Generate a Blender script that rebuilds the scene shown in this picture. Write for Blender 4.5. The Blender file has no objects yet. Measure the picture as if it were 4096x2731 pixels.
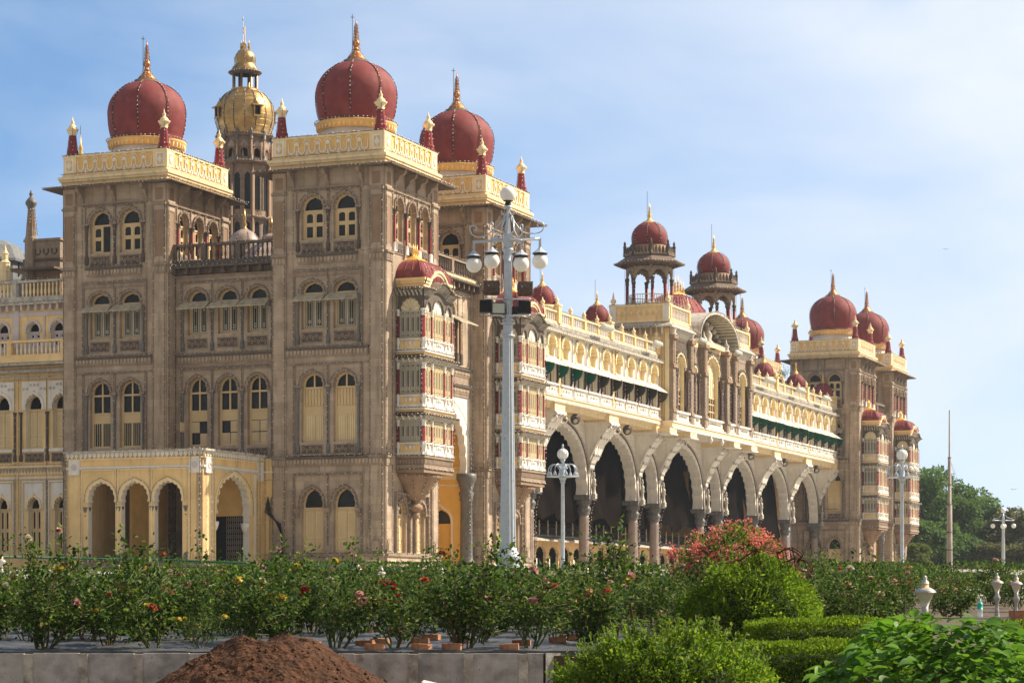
import bpy, math, random
import numpy as np
from math import sin, cos, pi, radians, sqrt
from mathutils import Vector, Matrix
from mathutils.geometry import tessellate_polygon

random.seed(7); RNG = np.random.default_rng(11)
SC = bpy.context.scene
COL = SC.collection

# ------------------------------------------------------------ camera, sky, sun, exposure
FPX, HZ, EYE = 9380.4, 2406.8, 1.5            # focal length and horizon row in photo pixels
YAW = radians(68.062)
cam = bpy.data.cameras.new('camera'); cam_o = bpy.data.objects.new('camera', cam); COL.objects.link(cam_o)
cam.sensor_width = 36; cam.lens = FPX/4096*36; cam.shift_y = (HZ-1365.5)/4096
cam.clip_start = 0.5; cam.clip_end = 6000
cam_o.location = (0, 0, EYE); cam_o.rotation_euler = (pi/2, 0, 0)
SC.camera = cam_o
SUN_AZ, SUN_EL = radians(17), radians(43)       # azimuth from +X towards +Y
sd = Vector((cos(SUN_AZ)*cos(SUN_EL), sin(SUN_AZ)*cos(SUN_EL), sin(SUN_EL)))
sun = bpy.data.lights.new('sun', 'SUN'); sun_o = bpy.data.objects.new('sun', sun); COL.objects.link(sun_o)
sun.energy = 5.0; sun.angle = radians(0.6); sun.color = (1.0, 0.875, 0.70)
sun_o.rotation_euler = sd.to_track_quat('Z', 'Y').to_euler(); sun_o.location = (60, 0, 80)
W = bpy.data.worlds.new('World'); SC.world = W; W.use_nodes = True
wn, wl = W.node_tree.nodes, W.node_tree.links
bg = wn['Background']; bg.inputs['Strength'].default_value = 0.105
sky = wn.new('ShaderNodeTexSky'); sky.sky_type = 'NISHITA'; sky.sun_disc = False
sky.sun_elevation = SUN_EL; sky.sun_rotation = pi/2-SUN_AZ; sky.air_density = 1.0; sky.dust_density = 0.2; sky.ozone_density = 1.6
tc = wn.new('ShaderNodeTexCoord')
vm = wn.new('ShaderNodeMapping'); vm.inputs['Location'].default_value = (0, 0, 0.14); vm.inputs['Scale'].default_value = (1, 1, 1.2)
wl.new(tc.outputs['Generated'], vm.inputs[0]); wl.new(vm.outputs[0], sky.inputs['Vector']) if 'Vector' in sky.inputs else None
sep = wn.new('ShaderNodeSeparateXYZ'); wl.new(tc.outputs['Generated'], sep.inputs[0])
mp = wn.new('ShaderNodeMapping'); mp.inputs['Scale'].default_value = (5.0, 5.0, 13.0); mp.inputs['Rotation'].default_value = (0, radians(24), 0)
mp.inputs['Location'].default_value = (0.9, 0.35, 0.2)
wl.new(tc.outputs['Generated'], mp.inputs[0])
nz = wn.new('ShaderNodeTexNoise'); nz.inputs['Scale'].default_value = 1.15; nz.inputs['Detail'].default_value = 5; nz.inputs['Roughness'].default_value = 0.5
nz.inputs['Distortion'].default_value = 0.3
wl.new(mp.outputs[0], nz.inputs['Vector'])
def wmath(op, a, b=None, c=None, clamp=False):
    n = wn.new('ShaderNodeMath'); n.operation = op; n.use_clamp = clamp
    for i, x in enumerate((a, b, c)):
        if x is None: continue
        if isinstance(x, (int, float)): n.inputs[i].default_value = x
        else: wl.new(x, n.inputs[i])
    return n.outputs[0]
# thin cloud veil: denser towards the sun side and higher up
gx = wmath('MULTIPLY_ADD', sep.outputs['X'], 1.55, 0.17)
gz = wmath('MULTIPLY_ADD', sep.outputs['Z'], 0.55, -0.02)
hi = wmath('MULTIPLY', wmath('MAXIMUM', wmath('SUBTRACT', sep.outputs['Z'], 0.30), 0.0), -2.2)
bk = wmath('MULTIPLY', wmath('MAXIMUM', wmath('SUBTRACT', 0.6, sep.outputs['Y']), 0.0), -0.55)
bias = wmath('ADD', wmath('ADD', gx, gz), wmath('ADD', hi, bk))
cl = wmath('MULTIPLY_ADD', nz.outputs['Fac'], 1.3, -0.48)
cl = wmath('ADD', cl, bias, clamp=True)
cl = wmath('MULTIPLY', cl, 0.95, clamp=True)
mx = wn.new('ShaderNodeMixRGB'); wl.new(cl, mx.inputs['Fac'])
tn = wn.new('ShaderNodeMixRGB'); tn.blend_type = 'MULTIPLY'; tn.inputs['Fac'].default_value = 1; tn.inputs['Color2'].default_value = (0.90, 1.03, 1.07, 1)
wl.new(sky.outputs[0], tn.inputs['Color1']); wl.new(tn.outputs[0], mx.inputs['Color1']); mx.inputs['Color2'].default_value = (5.3, 5.6, 6.0, 1)
hzf = wmath('MULTIPLY', wmath('SUBTRACT', 0.45, sep.outputs['Y']), 1.6, clamp=True)
mh = wn.new('ShaderNodeMixRGB'); wl.new(hzf, mh.inputs['Fac']); wl.new(mx.outputs[0], mh.inputs['Color1']); mh.inputs['Color2'].default_value = (2.6, 2.6, 2.6, 1)
wl.new(mh.outputs[0], bg.inputs['Color'])
SC.view_settings.view_transform = 'Standard'; SC.view_settings.look = 'None'
SC.view_settings.exposure = 0.76; SC.view_settings.gamma = 1
SC.render.engine = 'CYCLES'; SC.cycles.max_bounces = 6; SC.cycles.diffuse_bounces = 3
SC.cycles.transparent_max_bounces = 8
SC.render.resolution_x = 1024; SC.render.resolution_y = 682

# ------------------------------------------------------------ materials
MATS = {}
def mat(name, col, rough=0.8, metal=0.0, var=0.12, vscale=1.2, bump=0.0, col2=None, c2amt=0.5, c2scale=0.5,
        blocks=None, streak=0.0, spec=0.3, speck=None):
    m = bpy.data.materials.new(name); m.use_nodes = True; MATS[name] = m
    n, l = m.node_tree.nodes, m.node_tree.links
    b = n['Principled BSDF']; b.inputs['Roughness'].default_value = rough; b.inputs['Metallic'].default_value = metal
    b.inputs['Specular IOR Level'].default_value = spec
    t = n.new('ShaderNodeTexCoord'); vec = t.outputs['Object']
    rgb = n.new('ShaderNodeRGB'); rgb.outputs[0].default_value = (*col, 1); cur = rgb.outputs[0]
    def mix(a, bb, fac, mode='MIX'):
        x = n.new('ShaderNodeMixRGB'); x.blend_type = mode
        if isinstance(fac, float): x.inputs[0].default_value = fac
        else: l.new(fac, x.inputs[0])
        for i, q in ((1, a), (2, bb)):
            if isinstance(q, tuple): x.inputs[i].default_value = (*q, 1)
            else: l.new(q, x.inputs[i])
        return x.outputs[0]
    def noise(sc, det=4, vecx=None, rgh=0.55):
        x = n.new('ShaderNodeTexNoise'); x.inputs['Scale'].default_value = sc; x.inputs['Detail'].default_value = det
        x.inputs['Roughness'].default_value = rgh
        l.new(vecx or vec, x.inputs['Vector']); return x.outputs['Fac']
    def ramp(f, a, bb):
        x = n.new('ShaderNodeMapRange'); l.new(f, x.inputs[0]); x.inputs[1].default_value = a; x.inputs[2].default_value = bb
        return x.outputs[0]
    if col2:
        cur = mix(cur, col2, mth(n, l, 'MULTIPLY', ramp(noise(c2scale, 6), 0.45, 0.68), c2amt))
    if blocks:
        s2 = n.new('ShaderNodeSeparateXYZ'); l.new(vec, s2.inputs[0])
        ad = n.new('ShaderNodeMath'); ad.operation = 'ADD'; l.new(s2.outputs[0], ad.inputs[0]); l.new(s2.outputs[1], ad.inputs[1])
        cb = n.new('ShaderNodeCombineXYZ'); l.new(ad.outputs[0], cb.inputs[0]); l.new(s2.outputs[2], cb.inputs[1])
        br = n.new('ShaderNodeTexBrick'); l.new(cb.outputs[0], br.inputs['Vector']); br.inputs['Scale'].default_value = 1
        br.inputs['Brick Width'].default_value = blocks[0]; br.inputs['Row Height'].default_value = blocks[1]
        br.inputs['Mortar Size'].default_value = blocks[2]; br.inputs['Mortar Smooth'].default_value = 0.2
        br.inputs['Color1'].default_value = (1, 1, 1, 1); br.inputs['Color2'].default_value = (blocks[3],)*3+(1,)
        br.inputs['Mortar'].default_value = (blocks[4],)*3+(1,)
        cur = mix(cur, br.outputs['Color'], 1.0, 'MULTIPLY')
    if streak:
        mpp = n.new('ShaderNodeMapping'); mpp.inputs['Scale'].default_value = (3.0, 3.0, 0.22); l.new(vec, mpp.inputs[0])
        f = ramp(noise(1.0, 6, mpp.outputs[0], 0.65), 0.52, 0.74)
        cur = mix(cur, (0.10, 0.075, 0.055), mth(n, l, 'MULTIPLY', f, streak))
    if speck:
        f = ramp(noise(speck[0], 3), speck[1], speck[1]+0.06)
        cur = mix(cur, speck[2], mth(n, l, 'MULTIPLY', f, speck[3]))
    if var:
        f = ramp(noise(vscale, 6), 0.3, 0.7)
        hv = mix((1-var,)*3, (1+var,)*3, f)
        cur = mix(cur, hv, 1.0, 'MULTIPLY')
    l.new(cur, b.inputs['Base Color'])
    if bump:
        bp = n.new('ShaderNodeBump'); bp.inputs['Strength'].default_value = bump; bp.inputs['Distance'].default_value = 0.05
        l.new(noise(9.0, 6), bp.inputs['Height']); l.new(bp.outputs[0], b.inputs['Normal'])
    return m
def mth(n, l, op, a, b):
    x = n.new('ShaderNodeMath'); x.operation = op
    for i, q in ((0, a), (1, b)):
        if isinstance(q, (int, float)): x.inputs[i].default_value = q
        else: l.new(q, x.inputs[i])
    return x.outputs[0]
def leafmat(name, c1, c2, c3, trans=0.35, rough=0.6, spec=0.18):
    m = bpy.data.materials.new(name); m.use_nodes = True; MATS[name] = m
    n, l = m.node_tree.nodes, m.node_tree.links
    b = n['Principled BSDF']; out = n['Material Output']
    g = n.new('ShaderNodeNewGeometry'); r = n.new('ShaderNodeValToRGB'); l.new(g.outputs['Random Per Island'], r.inputs[0])
    e = r.color_ramp.elements; e[0].color = (*c1, 1); e[1].color = (*c3, 1); e[1].position = 1.0
    k = e.new(0.6); k.color = (*c2, 1)
    t = n.new('ShaderNodeTexCoord'); z = n.new('ShaderNodeTexNoise'); z.inputs['Scale'].default_value = 1.7; z.inputs['Detail'].default_value = 3
    l.new(t.outputs['Object'], z.inputs['Vector'])
    hs = n.new('ShaderNodeHueSaturation'); l.new(r.outputs[0], hs.inputs['Color'])
    mr = n.new('ShaderNodeMapRange'); l.new(z.outputs['Fac'], mr.inputs[0]); mr.inputs[1].default_value = .3; mr.inputs[2].default_value = .7
    mr.inputs[3].default_value = .75; mr.inputs[4].default_value = 1.25; l.new(mr.outputs[0], hs.inputs['Value'])
    l.new(hs.outputs[0], b.inputs['Base Color']); b.inputs['Roughness'].default_value = rough; b.inputs['Specular IOR Level'].default_value = spec
    tr = n.new('ShaderNodeBsdfTranslucent'); l.new(hs.outputs[0], tr.inputs[0])
    ms = n.new('ShaderNodeMixShader'); ms.inputs[0].default_value = trans
    l.new(b.outputs[0], ms.inputs[1]); l.new(tr.outputs[0], ms.inputs[2]); l.new(ms.outputs[0], out.inputs['Surface'])
    return m
mat('stone', (0.52, 0.405, 0.30), 0.85, var=0.12, bump=0.3, col2=(0.38, 0.285, 0.21), c2amt=0.7, blocks=(1.15, 0.52, 0.02, 0.76, 0.78), streak=0.6)
mat('stone_trim', (0.33, 0.25, 0.185), 0.85, var=0.2, vscale=3, bump=0.5, col2=(0.24, 0.19, 0.15), c2amt=0.7, streak=0.5)
mat('stone_panel', (0.30, 0.195, 0.125), 0.85, var=0.15, bump=0.3)
mat('stone_dark', (0.115, 0.085, 0.066), 0.85, var=0.35, vscale=5, bump=0.6)
mat('granite_column', (0.16, 0.15, 0.14), 0.5, var=0.25, vscale=4)
mat('column_stone', (0.36, 0.28, 0.24), 0.45, var=0.2, vscale=2, streak=0.3)
mat('yellow_paint', (0.88, 0.63, 0.31), 0.7, var=0.08, col2=(0.70, 0.47, 0.18), c2amt=0.5, streak=0.35)
mat('pale_yellow', (0.90, 0.71, 0.42), 0.7, var=0.08, streak=0.4)
mat('deep_yellow', (0.78, 0.50, 0.18), 0.7, var=0.1)
mat('orange_yellow', (0.80, 0.50, 0.13), 0.7, var=0.06)
mat('white_paint', (0.84, 0.79, 0.72), 0.7, var=0.08, vscale=2, col2=(0.62, 0.57, 0.48), c2amt=0.5, streak=0.25)
mat('white_block', (0.84, 0.78, 0.70), 0.75, var=0.08, blocks=(1.3, 0.55, 0.025, 0.93, 0.75), streak=0.2)
mat('dirty_white', (0.50, 0.46, 0.40), 0.8, var=0.3, vscale=2.5, streak=0.8)
mat('lilac_white', (0.62, 0.55, 0.55), 0.75, var=0.1, streak=0.3)
mat('cream_frame', (0.68, 0.51, 0.28), 0.6, var=0.08)
mat('cream_pale', (0.78, 0.66, 0.42), 0.65, var=0.08)
mat('lattice', (0.60, 0.55, 0.44), 0.6, var=0.1)
mat('eave_wood', (0.16, 0.115, 0.085), 0.8, var=0.25, vscale=4)
mat('grey_wood', (0.13, 0.105, 0.085), 0.8, var=0.3, vscale=4)
mat('awning_metal', (0.46, 0.39, 0.27), 0.7, var=0.3, vscale=3, streak=0.7)
mat('canvas', (0.62, 0.57, 0.45), 0.8, var=0.08)
mat('red_dome', (0.205, 0.038, 0.038), 0.7, var=0.16, vscale=1.3, col2=(0.26, 0.07, 0.065), c2amt=0.6, c2scale=0.8, streak=0.22, spec=0.25, speck=(3.2, 0.66, (0.32, 0.16, 0.14), 0.35))
mat('maroon', (0.23, 0.025, 0.028), 0.5, var=0.12)
mat('dark_maroon', (0.055, 0.022, 0.022), 0.35, var=0.2)
mat('copper', (0.62, 0.22, 0.06), 0.35, 0.85, var=0.25, vscale=6)
mat('gold', (0.56, 0.36, 0.14), 0.42, 0.85, var=0.3, vscale=3, col2=(0.24, 0.16, 0.08), c2amt=0.8, c2scale=1.5)
mat('gold_paint', (0.85, 0.52, 0.13), 0.4, 0.5, var=0.1)
mat('glass_dark', (0.018, 0.020, 0.022), 0.15, var=0.5, vscale=0.8, spec=0.22)
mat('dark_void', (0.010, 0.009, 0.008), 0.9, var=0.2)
mat('net', (0.010, 0.0075, 0.006), 1.0, spec=0.0, var=0.5, vscale=0.5, streak=0.0, speck=(26.0, 0.76, (0.3, 0.27, 0.23), 0.5))
mat('wire', (0.045, 0.035, 0.03), 0.8, var=0)
mat('bulb', (0.80, 0.74, 0.66), 0.3, var=0.0, spec=0.6)
mat('black_metal', (0.025, 0.023, 0.022), 0.5, var=0.2)
mat('brown_metal', (0.10, 0.065, 0.05), 0.6, var=0.3, vscale=12, speck=(14, 0.62, (0.5, 0.46, 0.42), 0.6))
mat('iron', (0.05, 0.045, 0.042), 0.6, var=0.1)
mat('silver_paint', (0.50, 0.55, 0.61), 0.42, 0.25, var=0.10, vscale=7, speck=(9, 0.66, (0.09, 0.09, 0.09), 0.7))
mat('globe', (0.88, 0.86, 0.81), 0.25, var=0.05, vscale=4, spec=0.5)
mat('lens', (0.42, 0.45, 0.38), 0.15, var=0.15, spec=0.6)
mat('floodlight_shell', (0.58, 0.58, 0.56), 0.4, 0.3, var=0.2, vscale=4)
mat('concrete', (0.52, 0.50, 0.47), 0.85, var=0.22, vscale=4, bump=0.4, col2=(0.27, 0.26, 0.25), c2amt=0.9, c2scale=3.5, streak=0.4, speck=(22, 0.66, (0.1, 0.1, 0.1), 0.6))
mat('mortar', (0.56, 0.52, 0.45), 0.9, var=0.3, vscale=9, bump=0.8, col2=(0.22, 0.20, 0.17), c2amt=0.8, c2scale=6)
mat('forecourt_paving', (0.33, 0.31, 0.26), 0.9, var=0.15, vscale=0.5)
mat('soil', (0.090, 0.039, 0.019), 0.95, var=0.35, vscale=14, bump=1.0, col2=(0.032, 0.016, 0.009), c2amt=0.8, c2scale=3.5)
mat('brick', (0.32, 0.145, 0.08), 0.9, var=0.2, vscale=14, bump=0.4, col2=(0.5, 0.27, 0.15), c2amt=0.8, c2scale=7)
mat('mulch_film', (0.075, 0.077, 0.082), 0.45, var=0.4, vscale=3, bump=0.5)
mat('ground', (0.10, 0.075, 0.05), 0.95, var=0.3, vscale=2, bump=0.5)
mat('lawn', (0.05, 0.075, 0.02), 0.95, var=0.4, vscale=1.2, bump=0.5)
mat('rust', (0.10, 0.03, 0.02), 0.8, var=0.35, vscale=20)
mat('green_paint', (0.02, 0.10, 0.06), 0.5, var=0.1)
mat('bark', (0.11, 0.08, 0.05), 0.9, var=0.3, vscale=8)
mat('stem', (0.10, 0.12, 0.045), 0.8, var=0.3, vscale=10)
mat('dead_stem', (0.13, 0.06, 0.045), 0.9, var=0.3, vscale=10)
mat('tower_stone', (0.30, 0.215, 0.155), 0.85, var=0.2, vscale=3, bump=0.4, streak=0.5)
mat('grey_roof', (0.17, 0.18, 0.19), 0.8, var=0.2, vscale=3)
mat('pole_paint', (0.34, 0.31, 0.27), 0.7, var=0.2, vscale=2, col2=(0.35, 0.22, 0.14), c2amt=0.7, c2scale=1.2)
mat('teal_label', (0.02, 0.42, 0.36), 0.4, var=0.05)
mat('bollard_paint', (0.42, 0.41, 0.40), 0.45, 0.15, var=0.15, vscale=14, speck=(30, 0.63, (0.2, 0.13, 0.09), 0.6))
mat('bollard_cup', (0.66, 0.62, 0.54), 0.4, var=0.1, vscale=10)
def clearmat(name, col, rough, tint):
    m = bpy.data.materials.new(name); m.use_nodes = True; MATS[name] = m
    n, l = m.node_tree.nodes, m.node_tree.links
    b = n['Principled BSDF']; b.inputs['Base Color'].default_value = (*col, 1); b.inputs['Roughness'].default_value = rough
    tr = n.new('ShaderNodeBsdfTransparent'); tr.inputs[0].default_value = (*tint, 1)
    ms = n.new('ShaderNodeMixShader'); ms.inputs[0].default_value = 0.5
    l.new(b.outputs[0], ms.inputs[1]); l.new(tr.outputs[0], ms.inputs[2]); l.new(ms.outputs[0], n['Material Output'].inputs['Surface'])
    return m
clearmat('teal_sheet', (0.0, 0.16, 0.12), 0.3, (0.05, 0.55, 0.42))
clearmat('smoke_sheet', (0.05, 0.055, 0.05), 0.25, (0.35, 0.38, 0.35))
clearmat('clear_plastic', (0.75, 0.78, 0.80), 0.08, (0.9, 0.95, 0.97))
leafmat('rose_leaf', (0.020, 0.052, 0.008), (0.06, 0.13, 0.014), (0.20, 0.28, 0.03), 0.38)
leafmat('rose_leaf_brown', (0.035, 0.055, 0.014), (0.06, 0.085, 0.02), (0.13, 0.10, 0.03), 0.30)
leafmat('lime_leaf', (0.085, 0.17, 0.010), (0.17, 0.29, 0.014), (0.32, 0.42, 0.03), 0.45)
leafmat('hedge_leaf', (0.07, 0.14, 0.010), (0.16, 0.27, 0.012), (0.32, 0.42, 0.02), 0.45)
leafmat('broad_leaf', (0.075, 0.19, 0.014), (0.12, 0.27, 0.018), (0.19, 0.36, 0.03), 0.45, 0.5, 0.3)
leafmat('tree_leaf', (0.085, 0.16, 0.04), (0.12, 0.215, 0.05), (0.18, 0.28, 0.07), 0.4)
leafmat('tree_leaf_light', (0.10, 0.15, 0.025), (0.15, 0.20, 0.03), (0.22, 0.26, 0.04), 0.3)
leafmat('tree_leaf_olive', (0.11, 0.13, 0.04), (0.15, 0.17, 0.05), (0.21, 0.18, 0.08), 0.4)
for nm, c in dict(petal_white=(0.80, 0.72, 0.52), petal_yellow=(0.80, 0.60, 0.10), petal_pink=(0.75, 0.42, 0.38),
                  petal_coral=(0.72, 0.16, 0.10), petal_crimson=(0.32, 0.01, 0.03), petal_peach=(0.82, 0.55, 0.30)).items():
    leafmat(nm, tuple(x*0.75 for x in c), c, tuple(min(1, x*1.15) for x in c), 0.35)
leafmat('bract_pink', (0.60, 0.12, 0.10), (0.75, 0.24, 0.18), (0.85, 0.42, 0.32), 0.35)

# ------------------------------------------------------------ geometry collector
class G:
    def __init__(s): s.v = []; s.f = []; s.m = []; s.sm = []; s.mats = []
    def mi(s, m):
        if m not in s.mats: s.mats.append(m)
        return s.mats.index(m)
    def add(s, vs, fs, m, smooth=False):
        o = len(s.v); k = s.mi(m); s.v.extend(vs)
        for f in fs:
            s.f.append([o+i for i in f]); s.m.append(k); s.sm.append(smooth)
    def box(s, x0, x1, y0, y1, z0, z1, m, F=None):
        F = F or (lambda a, b, c: (a, b, c))
        vs = [F(x, y, z) for x in (x0, x1) for y in (y0, y1) for z in (z0, z1)]
        s.add(vs, [(0, 1, 3, 2), (4, 6, 7, 5), (0, 4, 5, 1), (2, 3, 7, 6), (0, 2, 6, 4), (1, 5, 7, 3)], m)
    def plate(s, F, loops, d0, d1, m, mrev=None, back=False):
        # loops of (u, z): first the outline, the rest holes; from depth d0 (front) back to d1
        vv = [[Vector((p[0], p[1], 0)) for p in lp] for lp in loops]
        tris = tessellate_polygon(vv); flat = [p for lp in loops for p in lp]
        s.add([F(p[0], p[1], d0) for p in flat], [tuple(t) for t in tris], m)
        if back: s.add([F(p[0], p[1], d1) for p in flat], [tuple(t) for t in tris], m)
        if d0 != d1:
            for lp in loops:
                n = len(lp); vs = [F(p[0], p[1], d0) for p in lp]+[F(p[0], p[1], d1) for p in lp]
                s.add(vs, [(i, (i+1) % n, n+(i+1) % n, n+i) for i in range(n)], mrev or m)
    def band(s, F, a, b, d0, d1, m, closed=False):
        # strip between two equal-length polylines a, b (u, z), d0 front, d1 back
        n = len(a); vs = [F(p[0], p[1], d0) for p in a]+[F(p[0], p[1], d0) for p in b]+[F(p[0], p[1], d1) for p in a]+[F(p[0], p[1], d1) for p in b]
        fs = []
        for i in range(n if closed else n-1):
            j = (i+1) % n
            fs += [(i, j, n+j, n+i), (i, j, 2*n+j, 2*n+i), (n+i, n+j, 3*n+j, 3*n+i)]
        s.add(vs, fs, m)
    def lathe(s, c, prof, m, n=16, sx=1.0, sy=1.0, smooth=True, rot=0.0, a0=0.0, a1=2*pi):
        full = abs(a1-a0-2*pi) < 1e-6; k = n if full else n+1
        vs = []
        for r, z in prof:
            for i in range(k):
                a = rot+a0+(a1-a0)*i/n; vs.append((c[0]+r*cos(a)*sx, c[1]+r*sin(a)*sy, c[2]+z))
        fs = []
        for j in range(len(prof)-1):
            for i in range(n):
                i2 = (i+1) % k; fs.append((j*k+i, j*k+i2, (j+1)*k+i2, (j+1)*k+i))
        if full:
            fs.append(tuple(range(k))); q = (len(prof)-1)*k; fs.append(tuple(q+i for i in range(k)))
        s.add(vs, fs, m, smooth)
    def tube(s, pts, r, m, n=6, smooth=True, r1=None):
        pts = [Vector(p) for p in pts]; N = len(pts); vs = []
        up = Vector((0.13, 0.21, 0.97)).normalized()
        for i, p in enumerate(pts):
            d = (pts[min(i+1, N-1)]-pts[max(i-1, 0)])
            if d.length < 1e-9: d = Vector((0, 0, 1))
            d.normalize(); a = d.cross(up)
            if a.length < 1e-3: a = d.cross(Vector((1, 0, 0)))
            a.normalize(); b = d.cross(a); rr = r if r1 is None else r+(r1-r)*i/max(1, N-1)
            for k in range(n):
                t = 2*pi*k/n; vs.append(tuple(p+a*(rr*cos(t))+b*(rr*sin(t))))
        fs = [(i*n+k, i*n+(k+1) % n, (i+1)*n+(k+1) % n, (i+1)*n+k) for i in range(N-1) for k in range(n)]
        fs += [tuple(range(n)), tuple((N-1)*n+k for k in range(n))]
        s.add(vs, fs, m, smooth)
    def octa(s, p, r, m):
        x, y, z = p
        s.add([(x+r, y, z), (x-r, y, z), (x, y+r, z), (x, y-r, z), (x, y, z+r), (x, y, z-r)],
              [(0, 2, 4), (2, 1, 4), (1, 3, 4), (3, 0, 4), (2, 0, 5), (1, 2, 5), (3, 1, 5), (0, 3, 5)], m, True)
    def ball(s, p, r, m, n=14, sz=1.0):
        prof = [(max(1e-4, r*sin(pi*i/n)), -r*sz*cos(pi*i/n)) for i in range(n+1)]
        s.lathe(p, prof, m, n=max(8, int(n*1.4)))
    def strand(s, pts, out=(0, 0, 0), step=0.5, r=0.055, wr=0.022):
        # string of lamps: a wire and bulbs standing off it
        out = Vector(out)
        P = [Vector(p)+out for p in pts]
        s.tube(P, wr, 'wire', 3, False)
        acc = random.uniform(0, step)
        for a, b in zip(P, P[1:]):
            L = (b-a).length
            if L < 1e-6: continue
            while acc < L:
                q = a+(b-a)*(acc/L)+out.normalized()*0.05 if out.length > 0 else a+(b-a)*(acc/L)
                q = q+Vector((random.uniform(-.04, .04), random.uniform(-.04, .04), random.uniform(-.03, .05)))
                s.octa(q, r*random.uniform(.75, 1.15), 'bulb'); acc += step*random.uniform(.85, 1.15)
            acc -= L
    def mesh(s, name):
        me = bpy.data.meshes.new(name); me.from_pydata([tuple(v) for v in s.v], [], s.f)
        for m in s.mats: me.materials.append(MATS[m])
        me.polygons.foreach_set('material_index', s.m); me.polygons.foreach_set('use_smooth', s.sm); me.update()
        return me
def tag(o, label=None, cat=None, group=None, kind=None):
    if label: o['label'] = label
    if cat: o['category'] = cat
    if group: o['group'] = group
    if kind: o['kind'] = kind
    return o
def link(name, data, parent=None, loc=None, rot=None):
    o = bpy.data.objects.new(name, data); COL.objects.link(o)
    if parent: o.parent = parent
    if loc: o.location = loc
    if rot: o.rotation_euler = rot
    return o
def put(name, g, parent=None, loc=None, rot=None):
    return link(name, g.mesh(name) if isinstance(g, G) else g, parent, loc, rot)
def copy_tree(o, parent=None):
    c = o.copy(); COL.objects.link(c); c.parent = parent
    for ch in list(o.children): copy_tree(ch, c)
    return c

def arch(uc, w, z0, zs, h, n=9, d=0.07, point=0.045, k=6, jamb=True):
    """closed outline of a cusped (or plain, n=0) arch opening, from bottom left over the top to bottom right"""
    pts = [(uc-w/2, z0)] if jamb else []
    if jamb and n: pts.append((uc-w/2, zs-0.02))
    N = (n*k) if n else 20
    for i in range(N+1):
        th = pi-pi*i/N
        r = 1.0-(d*(1-abs(sin(n*th))) if n else 0)
        y = sin(th)**.78 if 0 < i < N else 0; y = y+point*max(0, 1-abs(cos(th))*(3.2 if point < .15 else 2.2))**1.5
        pts.append((uc+cos(th)*w/2*r, zs+y*h*r/(1+point)))
    if jamb and n: pts.append((uc+w/2, zs-0.02))
    if jamb: pts.append((uc+w/2, z0))
    return pts
def arcline(uc, w, zs, h, n=24, point=0.08):
    return arch(uc, w, 0, zs, h, 0, 0, point, jamb=False)
# ------------------------------------------------------------ the palace: local axes t (along the front), s (into the building), z up
PX, PY = -8.232, 150.749
palace = link('palace', None, None, (PX, PY, 0), (0, 0, YAW))
tag(palace, 'long stone and cream palace with red domes, square towers and a scalloped arcade', 'palace')
DT, DS, GS, GT, LT = 8.381, 8.0, 8.025, 8.568, 128.717     # tower length and width, gaps, start of the far towers
def side(t0, s0=0.0):  return lambda u, z, d: (t0-d, s0+u, z)   # wall facing -t, u runs along s
def front(s0, t0=0.0): return lambda u, z, d: (t0+u, s0-d, z)   # wall facing -s, u runs along t
def fbox(g, F, u0, u1, z0, z1, d0, d1, m):
    g.box(u0, u1, z0, z1, d0, d1, m, F)

# ---- window joinery (one mesh per window)
def lattice_leaf(g, F, u0, u1, z0, z1, d, m='lattice', back='dark_void'):
    fbox(g, F, u0, u1, z0, z1, d-.10, d-.06, back)
    w = .045
    for a, b in ((u0, u0+w), (u1-w, u1)): fbox(g, F, a, b, z0, z1, d-.05, d, m)
    for a, b in ((z0, z0+w), (z1-w, z1)): fbox(g, F, u0+w, u1-w, a, b, d-.05, d-.002, m)
    n = max(2, int((u1-u0)/.13))
    for i in range(1, n):
        x = u0+(u1-u0)*i/n; fbox(g, F, x-.012, x+.012, z0+w, z1-w, d-.04, d-.01, m)
    c = (u0+u1)/2; h = z1-z0
    for zz in (z0+h*.16, z1-h*.16):
        g.plate(F, [[(c-.1, zz), (c, zz-.17), (c+.1, zz), (c, zz+.17)], [(c-.065, zz), (c, zz+.12), (c+.065, zz), (c, zz-.12)]], d-.004, d-.04, m)
def win_shell(g, F, uc, w, z0, zs, h, dep, fr='cream_frame', zmid=None, glass=True):
    """arched frame + dark pane in the head, set back by dep"""
    t = .13
    o = arch(uc, w+.3, z0, zs, h+.15, 0, 0, .08); i = arch(uc, w-2*t, z0+t, zs, h-t, 0, 0, .08)
    g.plate(F, [o], -dep-.12, -dep-.12, 'glass_dark')
    g.plate(F, [o, i[::-1]], -dep, -dep-.10, fr)
    zm = zmid or zs
    fbox(g, F, uc-w/2+t, uc+w/2-t, zm-.06, zm+.06, -dep-.10, -dep+.02, fr)
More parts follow.
